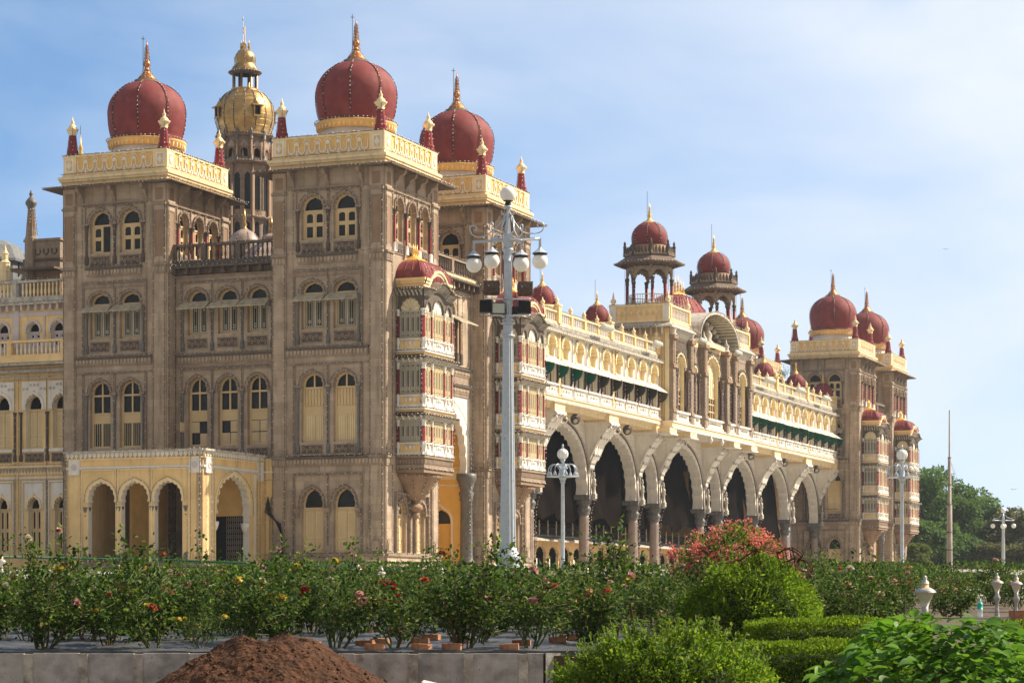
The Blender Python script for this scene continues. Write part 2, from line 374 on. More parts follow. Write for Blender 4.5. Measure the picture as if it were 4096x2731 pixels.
def make_window(style, F, uc, w, z0, zs, h, dep=.32, fr='cream_frame'):
    g = G(); win_shell(g, F, uc, w, z0, zs, h, dep, fr)
    a, b = uc-w/2+.13, uc+w/2-.13; D = -dep
    if style == 'door':
        for x0, x1 in ((a, uc-.02), (uc+.02, b)):
            fbox(g, F, x0, x1, z0+.05, zs-.06, D-.1, D-.05, fr)
            m1 = z0+(zs-z0)*.30
            for q0, q1 in ((z0+.2, m1-.1), (m1+.1, zs-.25)):
                g.plate(F, [[(x0+.08, q0), (x1-.08, q0), (x1-.08, q1), (x0+.08, q1)], [(x0+.13, q0+.05), (x0+.13, q1-.05), (x1-.13, q1-.05), (x1-.13, q0+.05)]], D-.02, D-.05, 'cream_pale' if fr == 'cream_frame' else fr)
        fbox(g, F, uc-.03, uc+.03, z0+.05, zs-.06, D-.08, D-.0, fr)
    else:
        fbox(g, F, uc-.05, uc+.05, zs+.06, zs+h*.86, D-.1, D-.004, fr) if style in ('balus', 'bars', 'shutter') else None
    if style == 'balus':
        H = zs-z0; p0, p1 = z0+H*.50, z0+H*.66
        fbox(g, F, a, b, z0+.1, p0, D-.1, D-.06, 'cream_pale'); fbox(g, F, a, b, p0, p1, D-.1, D-.03, fr)
        fbox(g, F, a, b, p1, zs-.06, D-.1, D-.07, fr)
        for k in range(9):
            x = a+(b-a)*(k+.5)/9; fbox(g, F, x-.015, x+.015, z0+.12, p0, D-.06, D-.02, fr)
        for k in range(6):
            x = a+(b-a)*(k+.5)/6; zz = (p1+zs)/2
            g.plate(F, [[(x-.05, p1+.03), (x+.05, p1+.03), (x+.09, zz-.25), (x+.04, zz+.1), (x+.08, zs-.1), (x-.08, zs-.1), (x-.04, zz+.1), (x-.09, zz-.25)]], D-.0, D-.07, fr)
        fbox(g, F, uc-.05, uc+.05, z0+.1, p0, D-.05, D+.01, fr)
    if style in ('bars', 'shutter'):
        H = zs-z0; p0, p1 = z0+H*.47, z0+H*.66
        fbox(g, F, a, b, p1-.05, p1+.05, D-.1, D-.0, fr); fbox(g, F, uc-.05, uc+.05, p1+.05, zs-.06, D-.1, D-.005, fr)
        fbox(g, F, a, b, p0, p1-.05, D-.1, D-.04, 'cream_frame')
        if style == 'bars':
            fbox(g, F, uc-.05, uc+.05, z0+.1, p0, D-.1, D+.01, fr)
            for k in range(9):
                x = a+(b-a)*(k+.5)/9; fbox(g, F, x-.012, x+.012, z0+.12, p0, D-.09, D-.06, 'cream_pale')
        else:
            hm = (z0+.1+p0)/2
            for k, (x0, x1) in enumerate(((a, uc-.03), (uc+.03, b))):
                for j, (q0, q1) in enumerate(((z0+.1, hm-.03), (hm+.03, p0-.04))):
                    if style_open.get((round(uc, 1), k, j)): continue
                    fbox(g, F, x0, x1, q0, q1, D-.1, D-.03, fr)
                    fbox(g, F, x0+.07, x1-.07, q0+.07, q1-.07, D-.03, D-.02, 'lattice'); fbox(g, F, x0+.12, x1-.12, q0+.13, q1-.13, D-.02, D+.005, fr)
    if style == 'grille':
        H = zs-z0
        fbox(g, F, a, b, z0+.1, zs-.06, D-.1, D-.08, 'lattice')
        for x0, x1 in ((a+.06, uc-.08), (uc+.08, b-.06)): lattice_leaf(g, F, x0, x1, z0+.2, zs-.15, D+.02)
    if style in ('case', 'open'):
        zm = (z0+zs)/2+.1
        for k, (x0, x1) in enumerate(((a, uc-.03), (uc+.03, b))):
            if style == 'open' and k == 0: continue
            for q0, q1, ar in ((z0+.15, zm-.1, 0), (zm+.05, zs-.15, 1)):
                xc = (x0+x1)/2; ww = (x1-x0)-.2
                hole = arch(xc, ww, q0+.06, q1-.18, .16, 0, 0, 0) if ar else [(xc-ww/2, q0+.06), (xc-ww/2, q1-.04), (xc+ww/2, q1-.04), (xc+ww/2, q0+.06)]
                g.plate(F, [[(x0, q0-.06), (x1, q0-.06), (x1, q1+.1), (x0, q1+.1)], hole], D-.03, D-.09, fr)
        fbox(g, F, uc-.05, uc+.05, z0+.1, zs-.06, D-.1, D+.005, fr)
    return g
style_open = {(3.9, 1, 1): 1, (3.9, 0, 0): 1, (1.7, 1, 1): 0}

def hood_frame(g, F, u0, u1, z0, z1, mids=(), m='stone_trim', d=.10, t=.13):
    fbox(g, F, u0-t, u1+t, z1, z1+t, 0, d+.02, m); fbox(g, F, u0-t, u0, z0, z1, 0, d, m); fbox(g, F, u1, u1+t, z0, z1, 0, d, m)
    for q in mids: fbox(g, F, q-.05, q+.05, z0+.5, z1, 0, d-.02, m)
def surround(g, F, uc, w, z0, zs, h, m='stone_trim', n=9, d=.09, t=.16):
    a = arch(uc, w, z0, zs, h, n, .07, .045, jamb=False); o = arcline(uc, w+2*t, zs, h+t)
    o = [o[int(i*(len(o)-1)/(len(a)-1))] if False else None for i in range(len(a))]
    N = len(a)-1
    o = [(uc+cos(pi-pi*i/N)*(w/2+t), zs+((sin(pi*i/N)**.78 if 0 < i < N else 0)+.045*max(0, 1-abs(cos(pi-pi*i/N))*3.2)**1.5)*(h+t)/1.045) for i in range(N+1)]
    g.band(F, a, o, d, 0, m)
def carved_panel(g, F, u0, u1, z0, z1, d=.05):
    fbox(g, F, u0-.07, u1+.07, z0-.07, z1+.07, 0, d, 'stone_trim'); fbox(g, F, u0, u1, z0, z1, 0, d+.004, 'stone_dark')
    n = max(3, int((u1-u0)/.22))
    for i in range(n):
        x = u0+(u1-u0)*(i+.5)/n; zc = (z0+z1)/2+(.06 if i % 2 else -.06)
        pts = [(x+.1*cos(2*pi*k/8), zc+.14*sin(2*pi*k/8)) for k in range(8)]; q = [(x+.05*cos(2*pi*k/8), zc+.08*sin(2*pi*k/8)) for k in range(8)]
        g.band(F, pts, q, d+.04, d, 'stone_trim', True)
def string_course(g, F, u0, u1, zt, m='stone_trim', scal=True):
    fbox(g, F, u0-.06, u1+.06, zt-.14, zt, 0, .26, 'grey_wood' if m == 'stone_trim' else m); fbox(g, F, u0, u1, zt-.60, zt-.14, 0, .12, m)
    if scal:
        n = int((u1-u0)/.26)
        for i in range(n):
            x = u0+(u1-u0)*(i+.5)/n
            g.plate(F, [[(x-.09, zt-.18), (x-.09, zt-.38), (x, zt-.52), (x+.09, zt-.38), (x+.09, zt-.18)]], .165, .12, 'stone')
def lit_strands(g, F, segs, step=.5, d=.16):
    for pts in segs: g.strand([F(u, z, d) for u, z in pts], (0, 0, 0), step*1.1, .044, .015)

# ---- one square tower, drawn at the origin: faces -t (two windows a floor) and -s (three arches, oriel)
SIDE_C = (2.81, 5.14)
FLOORS = dict(g=(4.72, 7.60, 1.37), f1=(11.90, 15.45, 1.02), f2=(19.25, 21.60, .80), f3=(25.05, 26.96, 1.04))
def eave_bracket(g, F, u, z0=28.25, z1=29.52, o=.82, w=.22, m='stone_trim'):
    prof = [(0, z0), (.10, z0+.1), (.12, z0+.42), (.34, z0+.62), (.42, z0+.85), (.72, z0+.95), (o, z1-.12), (o, z1), (0, z1)]
    n = len(prof); vs = [F(u-w/2, z, d) for d, z in prof]+[F(u+w/2, z, d) for d, z in prof]
    g.add(vs, [tuple(range(n)), tuple(range(n, 2*n))]+[(i, (i+1) % n, n+(i+1) % n, n+i) for i in range(n)], m)
def pilaster(g, F, u0, u1, plain=False):
    fbox(g, F, u0, u1, 2.4, 29.5, 0, .13, 'stone')
    for z in (10.95, 24.12):
        fbox(g, F, u0-.05, u1+.05, z-.13, z, 0, .30, 'stone_trim'); fbox(g, F, u0-.02, u1+.02, z-.62, z-.13, 0, .20, 'stone_trim')
        for i in range(4):
            x = u0+(u1-u0)*(i+.5)/4; fbox(g, F, x-.07, x+.07, z-.5, z-.2, .20, .23, 'stone')
    fbox(g, F, u0-.05, u1+.05, 28.05, 28.2, 0, .24, 'stone_trim'); fbox(g, F, u0-.03, u1+.03, 4.3, 4.75, 0, .22, 'stone_trim')
    fbox(g, F, u0+.2, u1-.2, 24.6, 27.6, 0, .135, 'stone_panel'); fbox(g, F, u0+.2, u1-.2, 28.4, 29.2, 0, .135, 'stone_panel')
    for a, b in ((u0+.1, u0+.2), (u1-.2, u1-.1)): fbox(g, F, a, b, 24.5, 27.7, 0, .165, 'stone_trim')
    fbox(g, F, u0+.2, u1-.2, 27.6, 27.7, 0, .165, 'stone_trim')
    # round-headed base block with rosette
    c = (u0+u1)/2
    g.plate(F, [arch(c, .7, 4.75, 5.2, .4, 0, 0, 0)], .20, .13, 'stone_trim'); g.plate(F, [arch(c, .44, 4.8, 5.15, .28, 0, 0, 0)], .24, .20, 'stone')
def tower_parts(W, oriel=True):
    g = G(); Fs, Ff = side(0), front(0)
    holes = []
    for k in ('g', 'f1', 'f2', 'f3'):
        z0, zs, h = FLOORS[k]
        for c in SIDE_C: holes.append(arch(c, 1.62, z0, zs, h, 9, .08)[::-1])
    g.plate(Fs, [[(0, 2.4), (DS, 2.4), (DS, 29.9), (0, 29.9)]]+holes, 0, -.42, 'stone')
    hf = [arch(c, 1.4, 4.72, 7.2, .95, 9, .08)[::-1] for c in (2.7, 5.68)]
    hf += [arch(c, 1.35, 25.0, 26.9, .95, 9, .08)[::-1] for c in (2.2, 4.19, 6.18)]
    g.plate(Ff, [[(0.002, 2.4), (DT, 2.4), (DT, 29.9), (0.002, 29.9)]]+hf, 0, -.42, 'stone')
    g.plate(lambda u, z, d: (DT+d, u, z), [[(0, 2.4), (DS, 2.4), (DS, 29.9), (0, 29.9)]], 0, -.4, 'stone')
    g.plate(lambda u, z, d: (u, DS+d, z), [[(.01, 2.4), (DT-.01, 2.4), (DT-.01, 29.9), (.01, 29.9)]], 0, -.4, 'stone')
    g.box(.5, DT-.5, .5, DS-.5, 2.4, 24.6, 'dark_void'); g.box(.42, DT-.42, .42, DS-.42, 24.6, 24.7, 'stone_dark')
    for Fq, WW in ((Fs, DS), (Ff, DT)):
        for a, b in ((0, .98), (WW-.98, WW)): pilaster(g, Fq, a, b)
        fbox(g, Fq, -.12, WW+.12, 2.4, 4.45, 0, .30, 'stone'); fbox(g, Fq, -.16, WW+.16, 4.45, 4.62, 0, .40, 'stone_trim')
        g.plate(Fq, [[(.2, 3.2), (1.1, 3.2), (1.1, 4.2), (.2, 4.2)], [(.28, 3.28), (.28, 4.12), (1.02, 4.12), (1.02, 3.28)]], .34, .3, 'cream_pale')
        g.plate(Fq, [arch(.65, .5, 3.4, 3.7, .3, 5, .1)], .325, .3, 'stone_dark')
    # side face dressings
    string_course(g, Fs, 1.0, DS-1.0, 10.95); string_course(g, Fs, 1.1, 7.0, 18.05)
    fbox(g, Fs, 1.0, 7.05, 16.95, 17.05, 0, .10, 'stone_trim'); string_course(g, Fs, 1.9, 6.15, 24.1)
    for c in SIDE_C:
        for k in ('g', 'f1', 'f2', 'f3'):
            z0, zs, h = FLOORS[k]; surround(g, Fs, c, 1.62, z0, zs, h)
        carved_panel(g, Fs, c-.72, c+.72, 11.18, 11.68); carved_panel(g, Fs, c-.72, c+.72, 18.42, 19.02); carved_panel(g, Fs, c-.72, c+.72, 24.22, 24.82)
    fbox(g, Fs, 1.6, 6.3, 11.0, 11.1, 0, .2, 'stone_trim'); 
    hood_frame(g, Fs, 1.62, 6.38, 4.7, 9.75, (3.97,)); hood_frame(g, Fs, 1.62, 6.38, 11.0, 16.9, (3.97,))
    hood_frame(g, Fs, 1.62, 6.38, 18.2, 23.0, (3.97,)); hood_frame(g, Fs, 1.72, 6.25, 25.9, 28.2, (3.97,), t=.09)
    fbox(g, Fs, 1.62, 6.38, 22.7, 22.98, 0, .07, 'stone_trim')
    for u in (1.78, 3.97, 6.17):
        for z0, z1 in ((11.2, 15.45), (18.3, 21.4), (24.3, 26.96)):
            g.lathe(Fs(u, z0, .05), [(.15, 0), (.15, .5), (.085, .6), (.085, z1-z0-.75), (.12, z1-z0-.7), (.10, z1-z0-.45), (.16, z1-z0-.1), (.17, z1-z0)], 'granite_column' if z0 < 24 else 'stone_dark', 8)
        fbox(g, Fs, u-.2, u+.2, 7.3, 7.6, 0, .24, 'stone_trim'); fbox(g, Fs, u-.12, u+.12, 7.0, 7.3, 0, .14, 'stone_trim')
        fbox(g, Fs, u-.19, u+.19, 15.45, 15.58, 0, .2, 'stone_trim'); fbox(g, Fs, u-.19, u+.19, 26.96, 27.08, 0, .2, 'stone_trim')
    for u in (1.55, 3.0, 5.0, 6.5): eave_bracket(g, Fs, u) if u != 3.0 and u != 5.0 else None
    for u in (4.0,): eave_bracket(g, Fs, u)
    fbox(g, Fs, .98, DS-.98, 28.38, 28.5, 0, .10, 'stone_trim')
    # front face dressings
    for c in (2.7, 5.68):
        surround(g, Ff, c, 1.4, 4.72, 7.2, .95, d=.14); hood_frame(g, Ff, c-1.0, c+1.0, 4.7, 8.5, (), d=.2)
    hood_frame(g, Ff, 1.3, 7.1, 24.7, 28.1, (3.2, 5.2), t=.08)
    for c in (2.2, 4.19, 6.18): surround(g, Ff, c, 1.35, 25, 26.9, .95, d=.14, t=.12); carved_panel(g, Ff, c-.6, c+.6, 24.2, 24.8)
    for u in (1.35, 3.2, 5.2, 7.05):
        g.lathe(Ff(u, 24.2, .14), [(.17, 0), (.17, .5), (.09, .6)], 'white_paint', 8); g.lathe(Ff(u, 24.8, .14), [(.09, 0), (.09, 1.8)], 'maroon', 8)
        g.lathe(Ff(u, 26.6, .14), [(.09, 0), (.16, .25), (.17, .35)], 'stone_dark', 8)
    for u in (1.65, 3.35, 5.05, 6.75): eave_bracket(g, Ff, u)
    fbox(g, Ff, .98, DT-.98, 28.38, 28.5, 0, .10, 'stone_trim')
    parts = [('tower', g)]
    # windows
    wins = []
    stl = dict(g='door', f1='balus', f2='grille', f3='case')
    for k in ('g', 'f1', 'f2', 'f3'):
        z0, zs, h = FLOORS[k]
        for i, c in enumerate(SIDE_C):
            wins.append(('window' if k != 'g' else 'door', make_window(stl[k], Fs, c, 1.62, z0, zs, h)))
    for c in (2.7, 5.68): wins.append(('door', make_window('door', Ff, c, 1.4, 4.72, 7.2, .95, .22)))
    for c in (2.2, 4.19, 6.18): wins.append(('window', make_window('case', Ff, c, 1.35, 25, 26.9, .95, .22)))
    # awnings above the second-floor windows of the side face
    aw = []
    for c in SIDE_C:
        a = G(); a.add([Fs(c-1.0, 21.52, .12), Fs(c+1.0, 21.52, .12), Fs(c+1.12, 21.02, 1.0), Fs(c-1.12, 21.02, 1.0),
                        Fs(c-1.0, 21.47, .12), Fs(c+1.0, 21.47, .12), Fs(c+1.12, 20.96, 1.0), Fs(c-1.12, 20.96, 1.0)],
                       [(0, 1, 2, 3), (4, 5, 6, 7), (2, 3, 7, 6), (0, 3, 7, 4), (1, 2, 6, 5)], 'awning_metal')
        for k in range(5): x = c-.9+k*.45; a.box(x-.02, x+.02, 21.0, 21.02, .1, 1.0, 'awning_metal', Fs)
        for q in (-1, 1):
            a.add([Fs(c+q*1.0, 21.5, .12), Fs(c+q*1.11, 21.02, 1.0), Fs(c+q*1.0, 21.0, .12)], [(0, 1, 2)], 'awning_metal')
        aw.append(a)
    # eave
    e = G(); o = 1.05
    def ring(z0, z1, a, b, m, th=0.07):
        for zz in (0, -th):
            p = [(-a, -a, z0+zz), (DT+a, -a, z0+zz), (DT+a, DS+a, z0+zz), (-a, DS+a, z0+zz)]; q = [(-b, -b, z1+zz), (DT+b, -b, z1+zz), (DT+b, DS+b, z1+zz), (-b, DS+b, z1+zz)]
            e.add(p+q, [(i, (i+1) % 4, 4+(i+1) % 4, 4+i) for i in range(4)], m)
        p = [(-a, -a, z0), (DT+a, -a, z0), (DT+a, DS+a, z0), (-a, DS+a, z0)]
        e.add(p+[(x, y, z-th) for x, y, z in p], [(i, (i+1) % 4, 4+(i+1) % 4, 4+i) for i in range(4)], m)
    ring(29.52, 29.80, o, -.1, 'eave_wood')
    for i in range(14):
        for Fq, WW in ((Fs, DS), (Ff, DT)):
            u = -.5+(WW+1)*(i+.5)/14
            e.add([Fq(u-.04, 29.62, .1), Fq(u+.04, 29.62, .1), Fq(u+.04, 29.42, .98), Fq(u-.04, 29.42, .98), Fq(u-.04, 29.5, .1), Fq(u+.04, 29.5, .1)], [(0, 1, 2, 3), (4, 5, 2, 3)], 'eave_wood')
    # parapet
    p = G()
    def ringbox(z0, z1, a, th, m):
        p.box(-a, DT+a, -a, -a+th, z0, z1, m); p.box(-a, DT+a, DS+a-th, DS+a, z0, z1, m)
        p.box(-a, -a+th, -a+th, DS+a-th, z0, z1, m); p.box(DT+a-th, DT+a, -a+th, DS+a-th, z0, z1, m)
    ringbox(29.74, 30.0, .12, .5, 'yellow_paint'); ringbox(30.0, 30.16, .22, .6, 'pale_yellow'); ringbox(30.16, 30.34, .30, .7, 'pale_yellow'); ringbox(30.34, 30.42, .12, .5, 'yellow_paint')
    ringbox(30.42, 31.68, .0, .22, 'deep_yellow'); ringbox(31.68, 31.82, .07, .36, 'pale_yellow'); ringbox(30.42, 30.56, .05, .1, 'pale_yellow')
    p.box(.2, DT-.2, .2, DS-.2, 29.9, 30.0, 'grey_roof')
    for Fq, WW in ((Fs, DS), (Ff, DT)):
        for a, b in ((0, .92), (WW-.92, WW)):
            fbox(p, Fq, a, b, 30.56, 31.68, 0, .05, 'pale_yellow'); fbox(p, Fq, a+.14, b-.14, 30.68, 31.58, .05, .06, 'white_paint'); fbox(p, Fq, a+.24, b-.24, 30.78, 31.48, .06, .068, 'deep_yellow')
            c = (a+b)/2; p.plate(Fq, [[(c-.19, 31.13), (c, 30.84), (c+.19, 31.13), (c, 31.42)]], .10, .068, 'white_paint')
        n = 8; L0, L1 = .98, WW-.98
        for i in range(n+1):
            c = L0+(L1-L0)*(i)/n
            if 0 < i < n+0:
                p.plate(Fq, [[(c+.13*cos(2*pi*k/10), 31.34+.15*sin(2*pi*k/10)) for k in range(10)]], .075, 0, 'white_paint')
                p.plate(Fq, [[(c-.16, 30.56), (c+.16, 30.56), (c+.05, 30.74), (c+.05, 30.9), (c-.05, 30.9), (c-.05, 30.74)]], .05, 0, 'white_paint')
                p.plate(Fq, [[(c-.26, 31.4), (c-.2, 31.6), (c, 31.68), (c+.2, 31.6), (c+.26, 31.4), (c+.2, 31.4), (c+.14, 31.54), (c, 31.6), (c-.14, 31.54), (c-.2, 31.4)]], .05, 0, 'pale_yellow')
            if i < n:
                cc = c+(L1-L0)/n/2; a_ = []; b_ = []
                for k in range(13):
                    th = radians(150+240*k/12); a_.append((cc+.27*cos(th), 30.97+.30*sin(th))); b_.append((cc+.19*cos(th), 30.97+.22*sin(th)))
                p.band(Fq, a_, b_, .06, 0, 'white_paint')
                for q in (-1, 1): fbox(p, Fq, cc+q*.235-.035, cc+q*.235+.035, 31.08, 31.4, 0, .058, 'pale_yellow')
        fbox(p, Fq, .92, 1.0, 30.56, 31.68, 0, .07, 'pale_yellow'); fbox(p, Fq, WW-1.0, WW-.92, 30.56, 31.68, 0, .07, 'pale_yellow')
    # turrets
    tur = []
    for x in (.42, DT-.42):
        for y in (.42, DS-.42):
            q = G(); c = (x, y, 31.8)
            q.lathe(c, [(.46, 0), (.46, .16), (.40, .2), (.40, .42), (.33, .5), (.23, 1.42), (.23, 1.46)], 'maroon', 8, smooth=False, rot=pi/8)
            q.lathe(c, [(.22, 1.46), (.26, 1.55), (.20, 1.6), (.34, 1.78), (.42, 1.86), (.43, 1.92), (.30, 1.95), (.30, 2.0), (.26, 2.1), (.13, 2.22), (.10, 2.3), (.14, 2.4), (.06, 2.5), (.01, 2.75)], 'pale_yellow', 10)
            tur.append(q)
    # dome
    d = G(); c = (DT/2, DS/2, 0)
    d.lathe(c, [(2.75, 30.0), (2.75, 31.6), (2.55, 31.8), (2.40, 32.1)], 'pale_yellow', 40)
    d.lathe(c, [(2.34, 32.0), (2.34, 32.85)], 'white_paint', 40)
    d.lathe(c, [(2.36, 32.68), (2.50, 32.74), (2.66, 32.98), (2.72, 33.1), (2.72, 33.2), (2.3, 33.22)], 'deep_yellow', 40)
    for i in range(44):
        a = 2*pi*i/44
        d.lathe((c[0]+2.60*cos(a), c[1]+2.60*sin(a), 0), [(.03, 32.7), (.09, 32.86), (.06, 33.06)], 'pale_yellow', 5)
    prof = [(2.35, 33.2)]
    for i in range(1, 22):
        th = -0.50+(pi/2-.28+.50)*i/21; prof.append((2.70*cos(th), 35.2+ (2.25 if th > 0 else 4.0)*sin(th)))
    d.lathe(c, prof, 'red_dome', 48)
    top = prof[-1]
    sub = []
    f = G(); zt = top[1]
    f.lathe(c, [(top[0]+.15, zt-.02), (top[0]+.12, zt+.12), (top[0]-.1, zt+.16)], 'grey_wood', 24)
    f.lathe(c, [(.66, zt+.12), (.60, zt+.3), (.30, zt+.62), (.17, zt+.8), (.24, zt+.86), (.14, zt+.95), (.17, zt+1.1), (.25, zt+1.25), (.22, zt+1.4), (.10, zt+1.52), (.17, zt+1.6), (.09, zt+1.7), (.14, zt+1.82), (.07, zt+1.95), (.12, zt+2.07), (.06, zt+2.2), (.08, zt+2.3), (.04, zt+2.45), (.07, zt+2.52), (.02, zt+2.85)], 'copper', 12)
    rod = G(); rod.tube([(c[0]-.2, c[1]+.18, zt+.1), (c[0]-.2, c[1]+.18, zt+3.2)], .022, 'iron', 4)
    for k in range(3):
        a = k*pi/3; rod.tube([(c[0]-.2-.15*cos(a), c[1]+.18-.15*sin(a), zt+3.0), (c[0]-.2+.15*cos(a), c[1]+.18+.15*sin(a), zt+3.0)], .012, 'iron', 3)
    # lamp strings
    L = G()
    for k in range(8):
        a = 2*pi*k/8+.30
        L.strand([(c[0]+(r+.05)*cos(a), c[1]+(r+.05)*sin(a), z) for r, z in prof[1:]], (0, 0, 0), .28, .05, .03)
        L.strand([(c[0]+r*cos(a), c[1]+r*sin(a), z) for r, z in ((.75, zt+.1), (.3, zt+.75), (.2, zt+1.6), (.12, zt+2.5))], (0, 0, 0), .22, .045, .012)
    ringp = lambda r, z: [(c[0]+r*cos(2*pi*k/40), c[1]+r*sin(2*pi*k/40), z) for k in range(41)]
    L.strand(ringp(2.76, 33.26), (0, 0, 0), .3)
    for zz, oo, st in ((29.56, 1.08, .30), (30.56, .16, .34), (31.84, .10, .36)):
        L.strand([(-oo, DS+oo, zz), (-oo, -oo, zz), (DT+oo, -oo, zz)], (0, 0, 0), st)
    V = [[(u, 4.8), (u, 28.3)] for u in (.06, .92)]; 
    for Fq, WW in ((Fs, DS), (Ff, DT)):
        lit_strands(L, Fq, V+[[(WW-b[0][0], b[0][1]), (WW-b[1][0], b[1][1])] for b in V], .42, .17)
        lit_strands(L, Fq, [[(-.1, 4.66), (WW+.1, 4.66)], [(0, 11.0), (WW, 11.0)]], .34, .34)
    for z0, z1 in ((4.7, 9.82), (11.0, 16.97), (18.3, 23.1), (24.6, 28.25)):
        lit_strands(L, Fs, [[(1.55, z0), (1.55, z1), (6.45, z1), (6.45, z0)], [(3.97, z0+.5), (3.97, z1)]], .42, .16)
    for zt_ in (18.1, 24.15): lit_strands(L, Fs, [[(1.1, zt_), (7.0, zt_)]], .34, .3)
    for cc in SIDE_C:
        for k in ('g', 'f1', 'f2', 'f3'):
            z0, zs, h = FLOORS[k]; lit_strands(L, Fs, [arcline(cc, 1.9, zs, h+.16)], .34, .14)
    for cc in (2.2, 4.19, 6.18): lit_strands(L, Ff, [arcline(cc, 1.6, 26.9, 1.1)], .3, .2)
    for u in (1.3, 3.2, 5.2, 7.1): lit_strands(L, Ff, [[(u, 24.3), (u, 28.1)]], .34, .3)
    for cc in (2.7, 5.68): lit_strands(L, Ff, [[(cc-1, 4.8), (cc-1, 8.5), (cc+1, 8.5), (cc+1, 4.8)], arcline(cc, 1.7, 7.2, 1.1)], .34, .24)
    for x in (.42, DT-.42):
        for y in (.42, DS-.42):
            for k in range(3): a = k*2*pi/3-.5; L.strand([(x+.44*cos(a), y+.44*sin(a), 32.1), (x+.26*cos(a), y+.26*sin(a), 33.3), (x+.45*cos(a), y+.45*sin(a), 33.75)], (0, 0, 0), .3, .045, .015)
    return g, wins, aw, e, p, tur, d, f, rod, L

(tg, twins, taw, te, tp, ttur, td, tfin, trod, tL) = tower_parts(DS)
M_t = tg.mesh('tower'); M_w = [(n, x.mesh(n)) for n, x in twins]; M_aw = [x.mesh('awning') for x in taw]; M_e = te.mesh('eave')
M_p = tp.mesh('parapet'); M_tur = [x.mesh('turret') for x in ttur]; M_d = td.mesh('dome'); M_f = tfin.mesh('finial'); M_rod = trod.mesh('lightning_rod'); M_L = tL.mesh('lamp_strings')
def place_tower(t, s, skip=(), alt=None):
    o = link('tower', M_t, palace, (t, s, 0))
    for i, (n, m) in enumerate(M_w):
        if i in skip: continue
        link(n, (alt or {}).get(i, m), o)
    for m in M_aw: link('awning', m, o)
    link('eave', M_e, o); link('parapet', M_p, o)
    for m in M_tur: link('turret', m, o)
    link('dome', M_d, o); link('finial', M_f, o); link('lightning_rod', M_rod, o)
    tag(link('lamp_strings', M_L, o), kind='stuff')
    return o
T2 = place_tower(0, 0)
alt = {}
for i, c in enumerate(SIDE_C):
    z0, zs, h = FLOORS['f1']; alt[2+i] = make_window('bars', side(0), c, 1.62, z0, zs, h).mesh('window')
z0, zs, h = FLOORS['f3']; alt[7] = make_window('open', side(0), SIDE_C[1], 1.62, z0, zs, h).mesh('window')
place_tower(0, DS+GS, alt=alt)
place_tower(DT+GT, 0); place_tower(LT, 0); place_tower(LT+DT+GT, 0); place_tower(LT+DT+GT, DS+GS)

